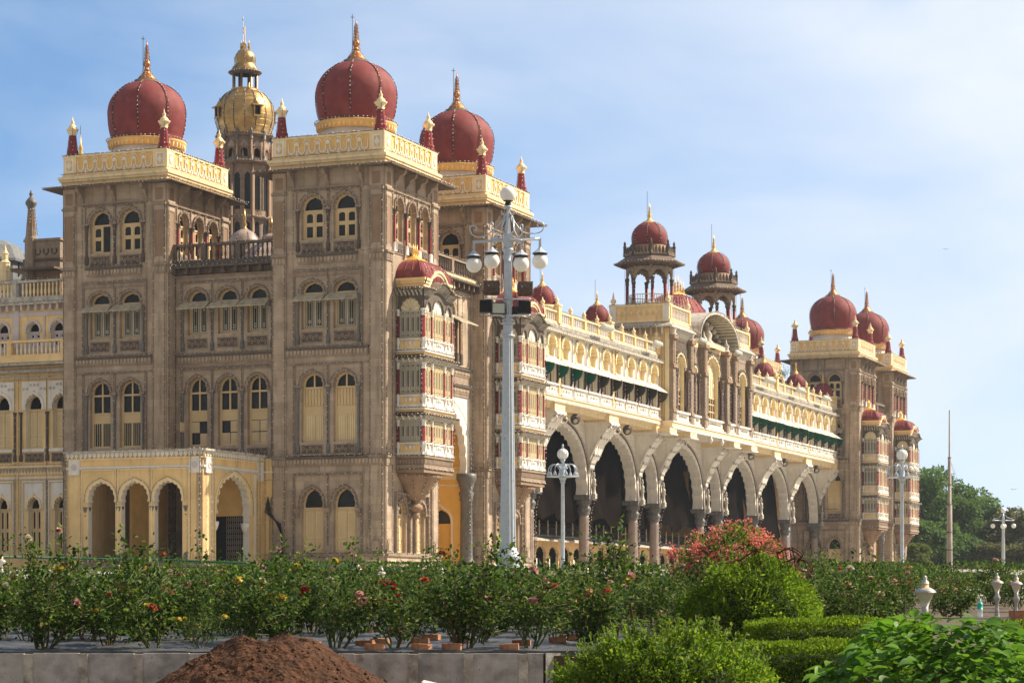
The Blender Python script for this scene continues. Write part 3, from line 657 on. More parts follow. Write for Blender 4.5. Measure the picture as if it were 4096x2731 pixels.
# ---- oriel: three storeys of lattice on a bell-shaped corbel, bangla roof
def make_oriel():
    a0, a1, S = 1.9, 6.5, 1.95
    Fs, Ff = side(a0, -S), front(-S, a0); Wf, Ws = a1-a0, S
    g = G(); gr = []; L = G()
    g.box(a0+.12, a1-.12, -S+.12, 0, 10.9, 21.8, 'lattice')
    g.box(a0-.03, a1+.03, -S-.03, 0, 9.9, 10.15, 'stone_panel'); g.box(a0-.08, a1+.08, -S-.08, 0, 10.15, 10.4, 'stone_trim'); g.box(a0-.01, a1+.01, -S-.01, 0, 10.4, 10.85, 'stone_panel'); g.box(a0-.12, a1+.12, -S-.12, 0, 10.85, 11.0, 'stone_trim')
    for Fq, WW in ((Fs, Ws), (Ff, Wf)):
        n = int(WW/.2)
        for i in range(n): x = WW*(i+.5)/n; fbox(g, Fq, x-.06, x+.06, 10.48, 10.76, .01, .07, 'stone_trim')
    # bell corbel
    prof = [(1.0, 9.88), (1.04, 9.7), (.96, 9.6), (.80, 9.3), (.62, 8.9), (.46, 8.5), (.30, 8.25), (.12, 8.15), (.14, 8.0), (.26, 7.85), (.30, 7.65), (.2, 7.5), (.1, 7.42), (.16, 7.3), (.14, 7.1), (.01, 6.9)]
    g.lathe((4.2, -.35, 0), prof, 'stone_panel', 28, sx=2.15, sy=1.5)
    tiers = [(11.0, 11.85, 13.3, 13.62), (14.1, 14.95, 17.0, 17.35), (17.75, 18.6, 20.4, 21.75)]
    for ti, (b, wb, wt, tp_) in enumerate(tiers):
        for Fq, WW, cols in ((Fs, Ws, (0.08, Ws-.12)), (Ff, Wf, (0.08, 1.28, Wf-1.28, Wf-.08))):
            # apron panels
            for i in range(len(cols)-1):
                u0, u1 = cols[i]+.16, cols[i+1]-.16; lit = Fq is Ff  # sunlit front gets paler colours than the shaded side: light put into colour
                fbox(g, Fq, u0-.06, u1+.06, b, b+.2, -.02, .10, 'white_paint')
                vs = [Fq(u0, b+.2, .07), Fq(u1, b+.2, .07), Fq(u1, wb-.1, -.02), Fq(u0, wb-.1, -.02), Fq(u0, b+.2, -.1), Fq(u1, b+.2, -.1), Fq(u1, wb-.1, -.1), Fq(u0, wb-.1, -.1)]
                g.add(vs, [(0, 1, 2, 3), (0, 3, 7, 4), (1, 2, 6, 5)], 'white_paint' if lit else 'yellow_paint')
                c = (u0+u1)/2
                for q in (-.3, 0, .3):
                    if abs(q) < (u1-u0)/2-.15: g.ball(Fq(c+q, b+.5+(.05 if q == 0 else 0), .03), .09 if q else .12, 'white_paint', 6, 1.3)
                fbox(g, Fq, c-.35, c+.35, b+.62, b+.66, 0, .06, 'white_paint') if u1-u0 > 1 else None
                fbox(g, Fq, u0, u1, wb-.1, wb, -.06, .09, 'white_paint')
                q = G()
                n = 2 if u1-u0 < 1 else 4
                fbox(q, Fq, u0, u1, wb, wt, -.16, -.10, 'lattice')
                for k in range(n):
                    x0 = u0+(u1-u0)*k/n; x1 = u0+(u1-u0)*(k+1)/n
                    lattice_leaf(q, Fq, x0+.05, x1-.03, wb+.08, wt-.06, 0, 'lattice' if not lit else 'cream_pale', 'glass_dark')
                if ti == 2:
                    zs = wt+.02; ww = u1-u0; hh = .62 if ww < 1 else .88
                    q.plate(Fq, [arch(c, ww, zs-.01, zs, hh, 0, 0)], -.08, -.12, 'white_paint' if lit else 'cream_pale')
                    for k in range(5): an = radians(30*k+30); q.tube([Fq(c, zs, -.06), Fq(c+ww*.45*cos(an), zs+hh*.9*sin(an), -.06)], .012, 'lattice', 4)
                gr.append(q)
                if ti == 2:
                    a = arch(c, ww, wt, wt, hh, 7 if ww > 1 else 5, .09, jamb=False)
                    g.plate(Fq, [[(u0-.16, 21.55), (u1+.16, 21.55), (u1+.16, wt), (u1, wt)]+a[::-1]+[(u0, wt), (u0-.16, wt)]], .02, -.08, 'grey_wood')
                    N = len(a)-1; o = [(c+cos(pi-pi*k/N)*(ww/2+.1), wt+sin(pi*k/N)*(hh+.1)) for k in range(N+1)]; g.band(Fq, a, o, .06, .02, 'grey_wood')
            for u in cols:
                p0 = Fq(u, 0, .0); zb = b+.05; zc = wt+(.05 if ti < 2 else .1)
                g.lathe((p0[0], p0[1], 0), [(.17, zb), (.17, zb+.15), (.11, zb+.25), (.15, zb+.55), (.15, zb+.75), (.10, zb+.85)], 'white_paint', 8)
                g.lathe((p0[0], p0[1], 0), [(.10, zb+.85), (.10, zc-.45)], 'maroon', 8)
                g.lathe((p0[0], p0[1], 0), [(.11, zc-.45), (.14, zc-.35), (.11, zc-.28), (.16, zc-.08), (.17, zc)], 'white_paint', 8)
                lit_strands(L, Fq, [[(u, b), (u, wt)]], .3, .2)
        if ti < 2:
            g.box(a0-.02, a1+.02, -S-.02, 0, wt+.05, tp_-.1, 'lattice'); 
            # little chajja
            def slope(z0, z1, o0, o1, m, th=.05):
                for zz in (0, -th):
                    p = [(a0-o0, 0, z0+zz), (a0-o0, -S-o0, z0+zz), (a1+o0, -S-o0, z0+zz), (a1+o0, 0, z0+zz)]; q = [(a0-o1, 0, z1+zz), (a0-o1, -S-o1, z1+zz), (a1+o1, -S-o1, z1+zz), (a1+o1, 0, z1+zz)]
                    g.add(p+q, [(i, i+1, 5+i, 4+i) for i in range(3)], m)
            slope(tp_, tp_+.22, .42, -.05, 'eave_wood')
            for Fq, WW in ((Fs, Ws), (Ff, Wf)):
                for k in range(int(WW/.42)+1):
                    u = .1+k*(WW-.2)/int(WW/.42); g.add([Fq(u-.04, tp_, .38), Fq(u+.04, tp_, .38), Fq(u+.04, tp_-.32, 0), Fq(u-.04, tp_-.32, 0), Fq(u-.04, tp_+.1, 0), Fq(u+.04, tp_+.1, 0)], [(0, 1, 2, 3), (0, 3, 4), (1, 2, 5)], 'white_paint')
            g.box(a0-.04, a1+.04, -S-.04, 0, tp_+.22, tp_+.36, 'yellow_paint'); g.box(a0-.14, a1+.14, -S-.14, 0, tp_+.36, tp_+.48, 'white_paint')
            L.strand([(a0-.44, 0, tp_+.03), (a0-.44, -S-.44, tp_+.03), (a1+.44, -S-.44, tp_+.03)], (0, 0, 0), .25)
            L.strand([(a0-.16, 0, tp_+.5), (a0-.16, -S-.16, tp_+.5), (a1+.16, -S-.16, tp_+.5)], (0, 0, 0), .25)
    # top chajja with a bowed middle on the front, then a yellow pediment moulding
    def bow(u, w=Wf, h=.55, c=Wf/2, hw=1.3): return h*max(0, 1-((u-c)/hw)**2)**.8 if abs(u-c) < hw else 0
    N = 24
    us = [-.5+(Wf+1)*i/N for i in range(N+1)]
    for th in (0, -.05):
        vs = [Ff(u, 21.72+bow(u)+th, .52) for u in us]+[Ff(min(max(u, 0), Wf), 21.95+bow(u)+th, -.05) for u in us]
        g.add(vs, [(i, i+1, N+2+i, N+1+i) for i in range(N)], 'eave_wood')
    g.add([(a0-.52, 0, 21.72), (a0-.52, -S-.52, 21.72), (a0, -S, 21.95), (a0, 0, 21.95)], [(0, 1, 2, 3)], 'eave_wood')
    g.add([(a1+.52, 0, 21.72), (a1+.52, -S-.52, 21.72), (a1, -S, 21.95), (a1, 0, 21.95)], [(0, 1, 2, 3)], 'eave_wood')
    for i in range(20):
        u = Wf*(i+.5)/20; z = bow(u); g.add([Ff(u-.05, 21.68+z, .46), Ff(u+.05, 21.68+z, .46), Ff(u+.05, 21.3+z*.8, 0), Ff(u-.05, 21.3+z*.8, 0), Ff(u-.05, 21.9+z, 0), Ff(u+.05, 21.9+z, 0)], [(0, 1, 2, 3), (0, 3, 4), (1, 2, 5)], 'dirty_white')
    for i in range(7):
        u = Ws*(i+.5)/7; g.add([Fs(u-.05, 21.68, .46), Fs(u+.05, 21.68, .46), Fs(u+.05, 21.35, 0), Fs(u-.05, 21.35, 0), Fs(u-.05, 21.9, 0), Fs(u+.05, 21.9, 0)], [(0, 1, 2, 3), (0, 3, 4), (1, 2, 5)], 'dirty_white')
    g.box(a0+.02, a1-.02, -S+.02, 0, 21.5, 22.0, 'grey_wood')
    L.strand([(a0-.54, 0, 21.76), (a0-.54, -S-.54, 21.76)]+[Ff(u, 21.76+bow(u), .54) for u in us], (0, 0, 0), .22)
    for z0, z1, dd in ((21.95, 22.15, .0), (22.15, 22.34, .08), (22.34, 22.5, .16)):
        q = [(0, z0)]+[(u, z0+bow(u)*1.25) for u in us if 0 < u < Wf]+[(Wf, z0)]
        r = [(Wf, z1)]+[(u, z1+bow(u)*1.25) for u in us[::-1] if 0 < u < Wf]+[(0, z1)]
        a = q; b_ = r[::-1]; g.band(lambda u, z, d: Ff(u, z, d), a, b_, dd, -.3, 'pale_yellow')
        g.box(a0-dd, a0+.2, -S-dd, 0, z0, z1, 'yellow_paint'); g.box(a1-.2, a1+dd, -S-dd, 0, z0, z1, 'pale_yellow')
    # red ribbed roof (pillow shape), sub-part
    r = G(); nu, nv = 30, 12; vs = []
    for j in range(nv+1):
        v = j/nv
        for i in range(nu+1):
            u = i/nu
            # wrap from wall on one side, round the front, to the wall on the other side: plan rectangle perimeter parameter
            per = 2*S+Wf; x = u*per
            if x < S: px, py = a0, -x
            elif x < S+Wf: px, py = a0+(x-S), -S
            else: px, py = a1, -S+(x-S-Wf)
            ph = v*pi/2*.97; bulge = 1.0+.06*sin(min(1, v*2.2)*pi)
            k = cos(ph)**.5*bulge; cx, cy = 4.2, -.35
            rib = 1+.012*cos(u*per/.42*2*pi)
            vs.append((cx+(px-cx)*k*rib+0, min(0, cy+(py-cy)*k*rib), 22.35+1.5*sin(ph)))
    r.add(vs, [(j*(nu+1)+i, j*(nu+1)+i+1, (j+1)*(nu+1)+i+1, (j+1)*(nu+1)+i) for j in range(nv) for i in range(nu)], 'red_dome', True)
    for i in range(0, nu+1, 2):
        r.tube([vs[j*(nu+1)+i] for j in range(nv)], .03, 'red_dome', 4)
    f = G()
    f.box(3.3, 5.1, -.95, 0, 23.72, 23.9, 'gold_paint')
    f.add([(3.3, -.95, 23.9), (5.1, -.95, 23.9), (5.1, 0, 23.9), (3.3, 0, 23.9), (3.75, -.5, 24.2), (4.65, -.5, 24.2), (4.65, 0, 24.2), (3.75, 0, 24.2)], [(0, 1, 5, 4), (1, 2, 6, 5), (3, 0, 4, 7), (4, 5, 6, 7)], 'gold_paint')
    for x in (3.9, 4.2, 4.5): f.lathe((x, -.3, 0), [(.08, 24.2), (.13, 24.35), (.06, 24.5), (.11, 24.6), (.05, 24.75), (.01, 25.05)], 'gold_paint', 8)
    for u in (0.05, 1.3, 3.3, 4.5): L.strand([Ff(u, 22.5, .1), Ff(.3+u*.87, 23.1, .1), Ff(1+u*.55, 23.6, -.5)], (0, 0, 0), .28, .05, .015)
    L.strand([(a0-.14, 0, 11.03), (a0-.14, -S-.14, 11.03), (a1+.14, -S-.14, 11.03)], (0, 0, 0), .25); L.strand([(a0-.1, 0, 10.15), (a0-.1, -S-.1, 10.15), (a1+.1, -S-.1, 10.15)], (0, 0, 0), .28)
    rr = lambda z, k: [(4.2+k*2.2*cos(a), -.35+k*1.55*sin(a), z) for a in np.linspace(pi+.1, 2*pi-.1, 14)]
    L.strand(rr(9.75, 1.0), (0, 0, 0), .24)
    for a in (3.6, 4.2, 4.8, 5.4): L.strand([(4.2+k*cos(a)*2.15, -.35+k*sin(a)*1.5, z) for k, z in ((1.0, 9.6), (.66, 8.9), (.33, 8.3))], (0, 0, 0), .34, .05, .015)
    return g, gr, r, f, L
og, ogr, orf, ofn, oL = make_oriel()
OM = og.mesh('oriel'), [x.mesh('lattice_window') for x in ogr], orf.mesh('oriel_roof'), ofn.mesh('finial'), oL.mesh('lamp_strings')
for t in (0, DT+GT, LT, LT+DT+GT):
    o = link('oriel', OM[0], palace, (t, 0, 0))
    for m in OM[1]: link('lattice_window', m, o)
    link('oriel_roof', OM[2], o); link('finial', OM[3], o); tag(link('lamp_strings', OM[4], o), kind='stuff')
# ------------------------------------------------------------ balustrade with turned balusters
def balustrade(g, F, u0, u1, z0, z1, d, m='grey_wood', mr=None, step=.26, posts=(), pm=None):
    mr = mr or m; h = z1-z0
    fbox(g, F, u0, u1, z1-.16, z1, d-.16, d+.16, mr); fbox(g, F, u0, u1, z0, z0+.12, d-.14, d+.14, mr)
    n = max(1, int((u1-u0)/step))
    for i in range(n):
        u = u0+(u1-u0)*(i+.5)/n
        if any(abs(u-p) < .3 for p in posts): continue
        q = F(u, 0, d); b = z0+.12; k = h-.28
        g.lathe((q[0], q[1], 0), [(.07, b), (.05, b+k*.1), (.09, b+k*.35), (.05, b+k*.7), (.075, b+k*.86), (.06, b+k)], m, 6)
    for p in posts: fbox(g, F, p-.17, p+.17, z0, z1+.02, d-.18, d+.18, pm or mr)

# ---- wall linking the two near side towers, with a terrace on top
g = G(); Fq = side(1.03, DS); WL = GS
cs = (1.72, 3.95, 6.25); fl = dict(f1=(11.93, 15.5, 1.08), f2=(19.37, 21.59, .82))
holes = [arch(c, 1.5, a, b, h, 9, .08)[::-1] for c in cs for a, b, h in fl.values()]
g.plate(Fq, [[(0, 2.4), (WL, 2.4), (WL, 23.4), (0, 23.4)]]+holes, 0, -.42, 'stone')
g.box(1.5, DT-.2, DS, DS+GS, 2.4, 23.9, 'dark_void'); g.box(1.03, 16.0, DS, DS+GS, 23.9, 24.0, 'stone_dark')
string_course(g, Fq, .3, WL-.3, 18.05); fbox(g, Fq, .3, WL-.3, 17.2, 17.3, 0, .1, 'stone_trim')
fbox(g, Fq, 0, WL, 23.2, 23.35, 0, .12, 'stone_trim'); fbox(g, Fq, 0, WL, 23.4, 23.75, 0, .25, 'stone_dark'); fbox(g, Fq, -.1, WL+.1, 23.78, 23.9, 0, .75, 'grey_wood'); fbox(g, Fq, 0, WL, 23.9, 24.2, -.3, .45, 'grey_wood')
for i in range(9): u = .3+(WL-.6)*i/8; fbox(g, Fq, u-.1, u+.1, 23.4, 23.78, 0, .6, 'stone_dark')
balustrade(g, Fq, 0, WL, 24.2, 25.4, .2, 'stone_dark', 'grey_wood', .34, (0.2, 3.0, 5.6, WL-.2))
hood_frame(g, Fq, .62, 7.35, 11.0, 17.0, (2.83, 5.1)); hood_frame(g, Fq, .62, 7.35, 18.3, 22.8, (2.83, 5.1))
for u in (.6, 2.83, 5.1, 7.35):
    for z0, z1 in ((11.1, 15.5), (18.3, 21.4)): g.lathe(Fq(u, z0, .05), [(.15, 0), (.15, .5), (.085, .6), (.085, z1-z0-.75), (.12, z1-z0-.7), (.10, z1-z0-.45), (.16, z1-z0-.1), (.17, z1-z0)], 'granite_column', 8)
    fbox(g, Fq, u-.19, u+.19, 15.5, 15.63, 0, .2, 'stone_trim')
for c in cs:
    carved_panel(g, Fq, c-.72, c+.72, 11.18, 11.68); carved_panel(g, Fq, c-.72, c+.72, 18.5, 19.08)
    for a, b, h in fl.values(): surround(g, Fq, c, 1.5, a, b, h)
L = G()
for z0, z1 in ((11.0, 17.07), (18.3, 22.9)): lit_strands(L, Fq, [[(.55, z0), (.55, z1), (7.42, z1), (7.42, z0)]]+[[(u, z0+1), (u, z1)] for u in (2.83, 5.1)], .42, .16)
for zt, dd in ((18.1, .3), (23.93, .8), (25.42, .4), (24.25, .5)): lit_strands(L, Fq, [[(0, zt), (WL, zt)]], .32, dd)
for c in cs:
    for a, b, h in fl.values(): lit_strands(L, Fq, [arcline(c, 1.8, b, h+.16)], .34, .14)
lw = put('linking_wall', g, palace)
tag(put('lamp_strings', L, lw), kind='stuff')
style_open = {(3.9, 1, 0): 0, (1.7, 0, 1): 0, (6.2, 1, 0): 1, (6.2, 0, 1): 1, (4.0, 1, 1): 1, (3.9, 1, 1): 1}
for i, c in enumerate(cs):
    a, b, h = fl['f1']; put('window', make_window('shutter', Fq, c, 1.5, a, b, h), lw)
    a, b, h = fl['f2']; put('window', make_window('grille', Fq, c, 1.5, a, b, h), lw)
    w = G(); w.add([Fq(c-1.0, 21.6, .1), Fq(c+1.0, 21.6, .1), Fq(c+1.1, 21.05, 1.0), Fq(c-1.1, 21.05, 1.0), Fq(c-1.0, 21.55, .1), Fq(c+1.0, 21.55, .1), Fq(c+1.1, 20.99, 1.0), Fq(c-1.1, 20.99, 1.0)],
                       [(0, 1, 2, 3), (4, 5, 6, 7), (2, 3, 7, 6), (0, 3, 7, 4), (1, 2, 6, 5)], 'awning_metal')
    for q in (-1, 1): w.add([Fq(c+q*1.0, 21.58, .1), Fq(c+q*1.1, 21.05, 1.0), Fq(c+q*1.0, 21.02, .1)], [(0, 1, 2)], 'awning_metal')
    put('awning', w, lw)
sh = G(); F9 = lambda u, z, d: (1.03-.35-d*.0-u, DS+GS-1.0-.0+d*.0, z)
sh.box(.15, .62, DS+7.0, DS+7.06, 12.85, 13.5, 'cream_frame'); sh.box(.22, .55, DS+6.98, DS+7.0, 12.95, 13.4, 'cream_pale'); put('open_shutter', sh, lw)

# ---- gate block between two front towers: deep passage under a scalloped arch, one window storey, balustrade
def gate_block():
    g = G(); Wg = GT; Ff = front(1.0, DT); ca = Wg/2
    top = arch(ca, 6.5, 10.6, 10.6, 4.7, 15, .05, .08, jamb=False)
    win = arch(ca, 1.7, 18.9, 21.5, .95, 9, .08)[::-1]
    g.plate(Ff, [[(0, 2.4), (0, 23.4), (Wg, 23.4), (Wg, 2.4), (Wg-.55, 2.4), (Wg-.55, 10.6), (top[-1][0], 10.6)]+top[::-1]+[(.55, 10.6), (.55, 2.4)], win], 0, -.5, 'white_block', 'white_paint')
    for a, b in ((0, .5), (Wg-.5, Wg)): fbox(g, Ff, a, b, 2.4, 23.3, 0, .12, 'stone')
    g.plate(Ff, [[(.5, 15.9), (Wg-.5, 15.9), (Wg-.5, 17.3), (.5, 17.3)]], .08, 0, 'stone_trim'); string_course(g, Ff, .5, Wg-.5, 17.9); string_course(g, Ff, .9, Wg-.9, 16.7)
    g.plate(Ff, [[(.5, 18.0), (Wg-.5, 18.0), (Wg-.5, 23.3), (.5, 23.3)], win], .04, 0, 'stone')
    hood_frame(g, Ff, ca-1.5, ca+1.5, 18.2, 22.9); surround(g, Ff, ca, 1.7, 18.9, 21.5, .95, d=.16); carved_panel(g, Ff, ca-.8, ca+.8, 18.15, 18.75)
    for u in (ca-1.2, ca+1.2, ca-1.9, ca+1.9):
        g.lathe(Ff(u, 18.1, .15), [(.17, 0), (.17, .7), (.1, .8)], 'stone_dark', 8); g.lathe(Ff(u, 18.9, .15), [(.1, 0), (.1, 2.1)], 'stone_panel', 8); g.lathe(Ff(u, 21.0, .15), [(.1, 0), (.17, .35), (.18, .5)], 'stone_dark', 8)
    fbox(g, Ff, 0, Wg, 23.3, 23.75, 0, .25, 'stone_dark'); fbox(g, Ff, -.0, Wg, 23.78, 23.9, 0, .8, 'grey_wood'); fbox(g, Ff, 0, Wg, 23.9, 24.2, -.3, .5, 'pale_yellow')
    for i in range(10): u = .3+(Wg-.6)*i/9; fbox(g, Ff, u-.1, u+.1, 23.35, 23.78, 0, .65, 'stone_dark')
    balustrade(g, Ff, 0, Wg, 24.2, 25.4, .2, 'stone_dark', 'stone_trim', .30, (.2, Wg/2, Wg-.2))
    # passage: yellow side wall with a door, back wall, vault
    Fr = side(DT+Wg-.9, 1.5); W2 = 6.5
    hole = arch(1.62, 1.75, 3.9, 7.1, 1.25, 0, 0, .25)
    g.plate(Fr, [[(0, 2.4), (W2, 2.4), (W2, 17), (0, 17)], hole[::-1]], 0, -.25, 'orange_yellow')
    N = 20; a = arch(1.62, 1.75, 3.9, 7.1, 1.25, 0, 0, .25); b = arch(1.62, 2.05, 3.9, 7.1, 1.42, 0, 0, .25); g.band(Fr, a, b, .05, 0, 'white_paint')
    fbox(g, Fr, 0, W2, 10.2, 10.9, 0, .06, 'cream_pale'); fbox(g, Fr, 0, W2, 9.75, 9.85, 0, .05, 'white_paint'); fbox(g, Fr, 0, W2, 10.9, 11.1, 0, .18, 'orange_yellow')
    g.box(DT, DT+Wg, 8.0, 8.2, 2.4, 17, 'orange_yellow'); g.box(DT+.4, DT+.7, 1.5, 8, 2.4, 17, 'orange_yellow'); g.box(DT, DT+Wg, 1.5, 8, 17, 17.2, 'white_paint')
    g.box(DT, DT+Wg, 1.6, 8.0, 23.3, 23.9, 'stone_dark'); g.box(DT, DT+Wg, 1.52, 8, 3.8, 3.9, 'stone_trim')
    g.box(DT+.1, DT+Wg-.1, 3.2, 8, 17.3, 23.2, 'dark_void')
    for u in (.95, Wg-.95):
        g.lathe((DT+u, 1.05, 0), [(.62, 3.9), (.62, 4.3), (.48, 4.5), (.45, 4.7), (.42, 8.6), (.50, 8.75), (.45, 8.9), (.55, 9.2), (.42, 9.35), (.60, 9.95), (.72, 10.2), (.72, 10.55), (.5, 10.6)], 'granite_column', 20)
    dr = make_window('door', Fr, 1.62, 1.72, 3.95, 7.0, 1.2, .22, 'orange_yellow')
    gw = G(); fbox(gw, Fr, .9, 2.2, 11.4, 13.0, .02, .06, 'orange_yellow')
    fbox(gw, Fr, 1.0, 2.1, 11.4, 12.7, .06, .065, 'dark_void')
    for k in range(9): x = 1.05+k*.125; fbox(gw, Fr, x-.02, x+.02, 11.4, 12.7, .07, .10, 'deep_yellow')
    aw = G(); aw.add([Ff(ca-1.5, 21.5, .15), Ff(ca+1.5, 21.5, .15), Ff(ca+1.6, 20.8, 1.6), Ff(ca-1.6, 20.8, 1.6), Ff(ca-1.5, 21.43, .15), Ff(ca+1.5, 21.43, .15), Ff(ca+1.6, 20.73, 1.6), Ff(ca-1.6, 20.73, 1.6)], [(0, 1, 2, 3), (4, 5, 6, 7), (2, 3, 7, 6), (0, 3, 7, 4), (1, 2, 6, 5)], 'awning_metal')
    for k in range(11): u = ca-1.5+k*.3; aw.add([Ff(u-.02, 21.54, .15), Ff(u+.02, 21.54, .15), Ff(u+.02, 20.84, 1.6), Ff(u-.02, 20.84, 1.6)], [(0, 1, 2, 3)], 'grey_wood')
    L = G()
    for zt, dd in ((17.95, .3), (23.93, .85), (25.42, .4), (24.25, .55), (16.72, .3), (23.0, .2)): lit_strands(L, Ff, [[(.2, zt), (Wg-.2, zt)]], .3, dd)
    lit_strands(L, Ff, [arcline(ca, 7.0, 10.7, 5.0), [(Wg-.5, 4.5), (Wg-.5, 17)], [(Wg-.1, 18), (Wg-.1, 23)], [(.5, 18), (.5, 23)], [(ca-1.9, 18.2), (ca-1.9, 22.8)], [(ca+1.9, 18.2), (ca+1.9, 22.8)], arcline(ca, 2.0, 21.5, 1.1)], .3, .25)
    L.strand([(DT+Wg-1.25, .62, 4.5), (DT+Wg-1.25, .62, 10.3)], (0, 0, 0), .3)
    return g, dr, gw, make_window('grille', Ff, ca, 1.7, 18.9, 21.5, .95), aw, L
parts = [x.mesh(n) for n, x in zip(('gate_block', 'door', 'lattice_window', 'window', 'awning', 'lamp_strings'), gate_block())]
for t in (0, LT):
    o = link('gate_block', parts[0], palace, (t, 0, 0))
    for n, m in zip(('door', 'lattice_window', 'window', 'awning'), parts[1:5]): link(n, m, o)
    tag(link('lamp_strings', parts[5], o), kind='stuff')

# ---- the long arcade: columns, scalloped arches, hall behind
TC = 77.0; CT = [TC+x for x in (-51.6, -38.8, -25.9, -13.1, -7.0, 7.0, 13.1, 25.9, 38.8, 51.6)]
SA, SG = 4.6, 2.6                              # arcade plane and gallery plane
g = G(); L = G(); Fa = front(SA)
for i in range(9):
    a, b = CT[i], CT[i+1]; w = b-a; narrow = w < 8
    r = .50; ow = w-2*r; h = (14.9 if narrow else (16.35 if i == 4 else 16.15))-10.62
    top = arch((a+b)/2, ow*1.0, 10.62, 10.62, h, 19 if not narrow else 13, .035 if not narrow else .06, .03, jamb=False)
    g.plate(Fa, [[(a, 10.62), (a, 17.4), (b, 17.4), (b, 10.62), (top[-1][0], 10.62)]+top[::-1]], 0, -1.0, 'white_block', 'white_paint', back=True)
    o = arcline((a+b)/2, ow+.6, 10.62, h+.55, 30, .03); o2 = arcline((a+b)/2, ow+.42, 10.62, h+.38, 30, .03); g.band(Fa, o2, o, .07, 0, 'grey_wood')
    lit_strands(L, Fa, [[p for p in o if p[1] > 11]], .36, .15)
arc = put('arcade', g, palace); tag(put('lamp_strings', L, arc), kind='stuff')
cg = G(); cprof = [(.66, 3.9), (.66, 4.2), (.52, 4.35), (.46, 4.5), (.45, 5.0), (.42, 8.6), (.42, 8.95), (.56, 9.05), (.50, 9.15), (.60, 9.35), (.60, 9.5), (.50, 9.62), (.46, 9.7), (.62, 10.05), (.72, 10.2)]
cg.lathe((0, .5, 0), cprof[:7], 'column_stone', 24); cg.lathe((0, .5, 0), cprof[6:], 'granite_column', 24)
cg.box(-.78, .78, -.28, 1.28, 10.2, 10.6, 'granite_column')
for k in range(12):
    a = 2*pi*k/12; cg.ball((.58*cos(a), .5+.58*sin(a), 9.95), .07, 'granite_column', 5, 2); cg.ball((.54*cos(a), .5+.54*sin(a), 9.3), .06, 'granite_column', 5, 2)
# small figure standing on the capital
cg.box(-.24, .24, -.62, -.28, 10.3, 10.72, 'dirty_white')
cg.lathe((0, -.42, 0), [(.22, 10.72), (.18, 10.8), (.13, 11.1), (.16, 11.5), (.19, 11.75), (.17, 11.95), (.07, 12.02), (.06, 12.08), (.11, 12.16), (.12, 12.28), (.08, 12.4), (.10, 12.46), (.01, 12.6)], 'dirty_white', 8)
for q in (-1, 1): cg.tube([(q*.17, -.42, 11.9), (q*.26, -.44, 11.6), (q*.12, -.6, 11.45)], .045, 'dirty_white', 5)
cg.strand([(.42, -.0, 4.5), (.42, 0.0, 8.9), (.5, -.1, 9.5), (.7, -.35, 10.3), (.3, -.3, 11.2), (.3, -.2, 12.8)], (0, 0, 0), .30, .05, .03)
cg.strand([(.0, -.06, 4.5), (.0, -.02, 8.9)], (0, 0, 0), .30, .05, .03)
cm = cg.mesh('column')
for t in CT: link('column', cm, arc, (t, SA, 0))
# carved corbel brackets that carry the gallery
def corbel(g, t, w=.9, zt=16.65, zb=12.7, leafy=True):
    prof = [(SA, zb), (SA-.25, zb+.15), (SA-.35, zb+.6), (SA-.75, zb+1.3), (SA-.95, zb+2.0), (SA-1.5, zb+2.7), (SG-.15, zt-.35), (SG-.35, zt-.2), (SG-.35, zt), (SA, zt)]
    n = len(prof)
    taper = [.30, .42, .5, .68, .85, 1, 1.05, 1.05, 1, 1]
    vs = [(t-w*k, y, z) for (y, z), k in zip(prof, taper)]+[(t+w*k, y, z) for (y, z), k in zip(prof, taper)]
    g.add(vs, [tuple(range(n)), tuple(range(n, 2*n))]+[(i, (i+1) % n, n+(i+1) % n, n+i) for i in range(n)], 'white_paint')
    for (y, z), k in list(zip(prof, taper))[1:8]:
        for q in (-1, -.33, .33, 1): g.ball((t+q*w*k*.9, y+.05, z), .13, 'dirty_white', 6, 1.2)
    for q in (-1, 1):
        g.tube([(t+q*w*1.0, SG-.1+.3*sin(a), zt-.55+.3*cos(a)) for a in np.linspace(0, 5.5, 12)], .06, 'white_paint', 5)
        g.tube([(t+q*w*.9, SA-.4-.2*k, zb+.9+.42*k+.12*sin(k*3)) for k in range(7)], .07, 'white_paint', 5)
for t in CT:
    cb = G(); corbel(cb, t, 1.1 if abs(t-TC) > 14 else .85); put('corbel_bracket', cb, arc)
# hall: dark interior, hanging nets, lower viewing veranda with railing
h = G()
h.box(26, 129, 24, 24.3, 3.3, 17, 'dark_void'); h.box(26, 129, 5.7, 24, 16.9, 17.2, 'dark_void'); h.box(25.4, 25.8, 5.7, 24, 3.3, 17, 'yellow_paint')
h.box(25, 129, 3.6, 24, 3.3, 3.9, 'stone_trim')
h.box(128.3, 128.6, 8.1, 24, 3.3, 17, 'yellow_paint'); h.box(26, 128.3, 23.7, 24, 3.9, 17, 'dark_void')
put('hall', h, arc)
for i in range(8):
    a, b = CT[i]+.3, CT[i+1]-.3; n = 16; q = G(); vs = []
    for j in range(7):
        z = 17-(17-8.5)*j/6
        for k in range(n+1):
            u = a+(b-a)*k/n; vs.append((u, 6.4+.22*sin(k*1.3+j*.9+i)+.2*sin(k*.37*(1+j*.1)+i*2)-.06*j*j*.4, z+(.35*sin(k*.8+i) if j == 6 else 0)))
    q.add(vs, [(j*(n+1)+k, j*(n+1)+k+1, (j+1)*(n+1)+k+1, (j+1)*(n+1)+k) for j in range(6) for k in range(n)], 'net', True)
    put('hanging_net', q, arc)
v = G(); Fv = front(9.0)
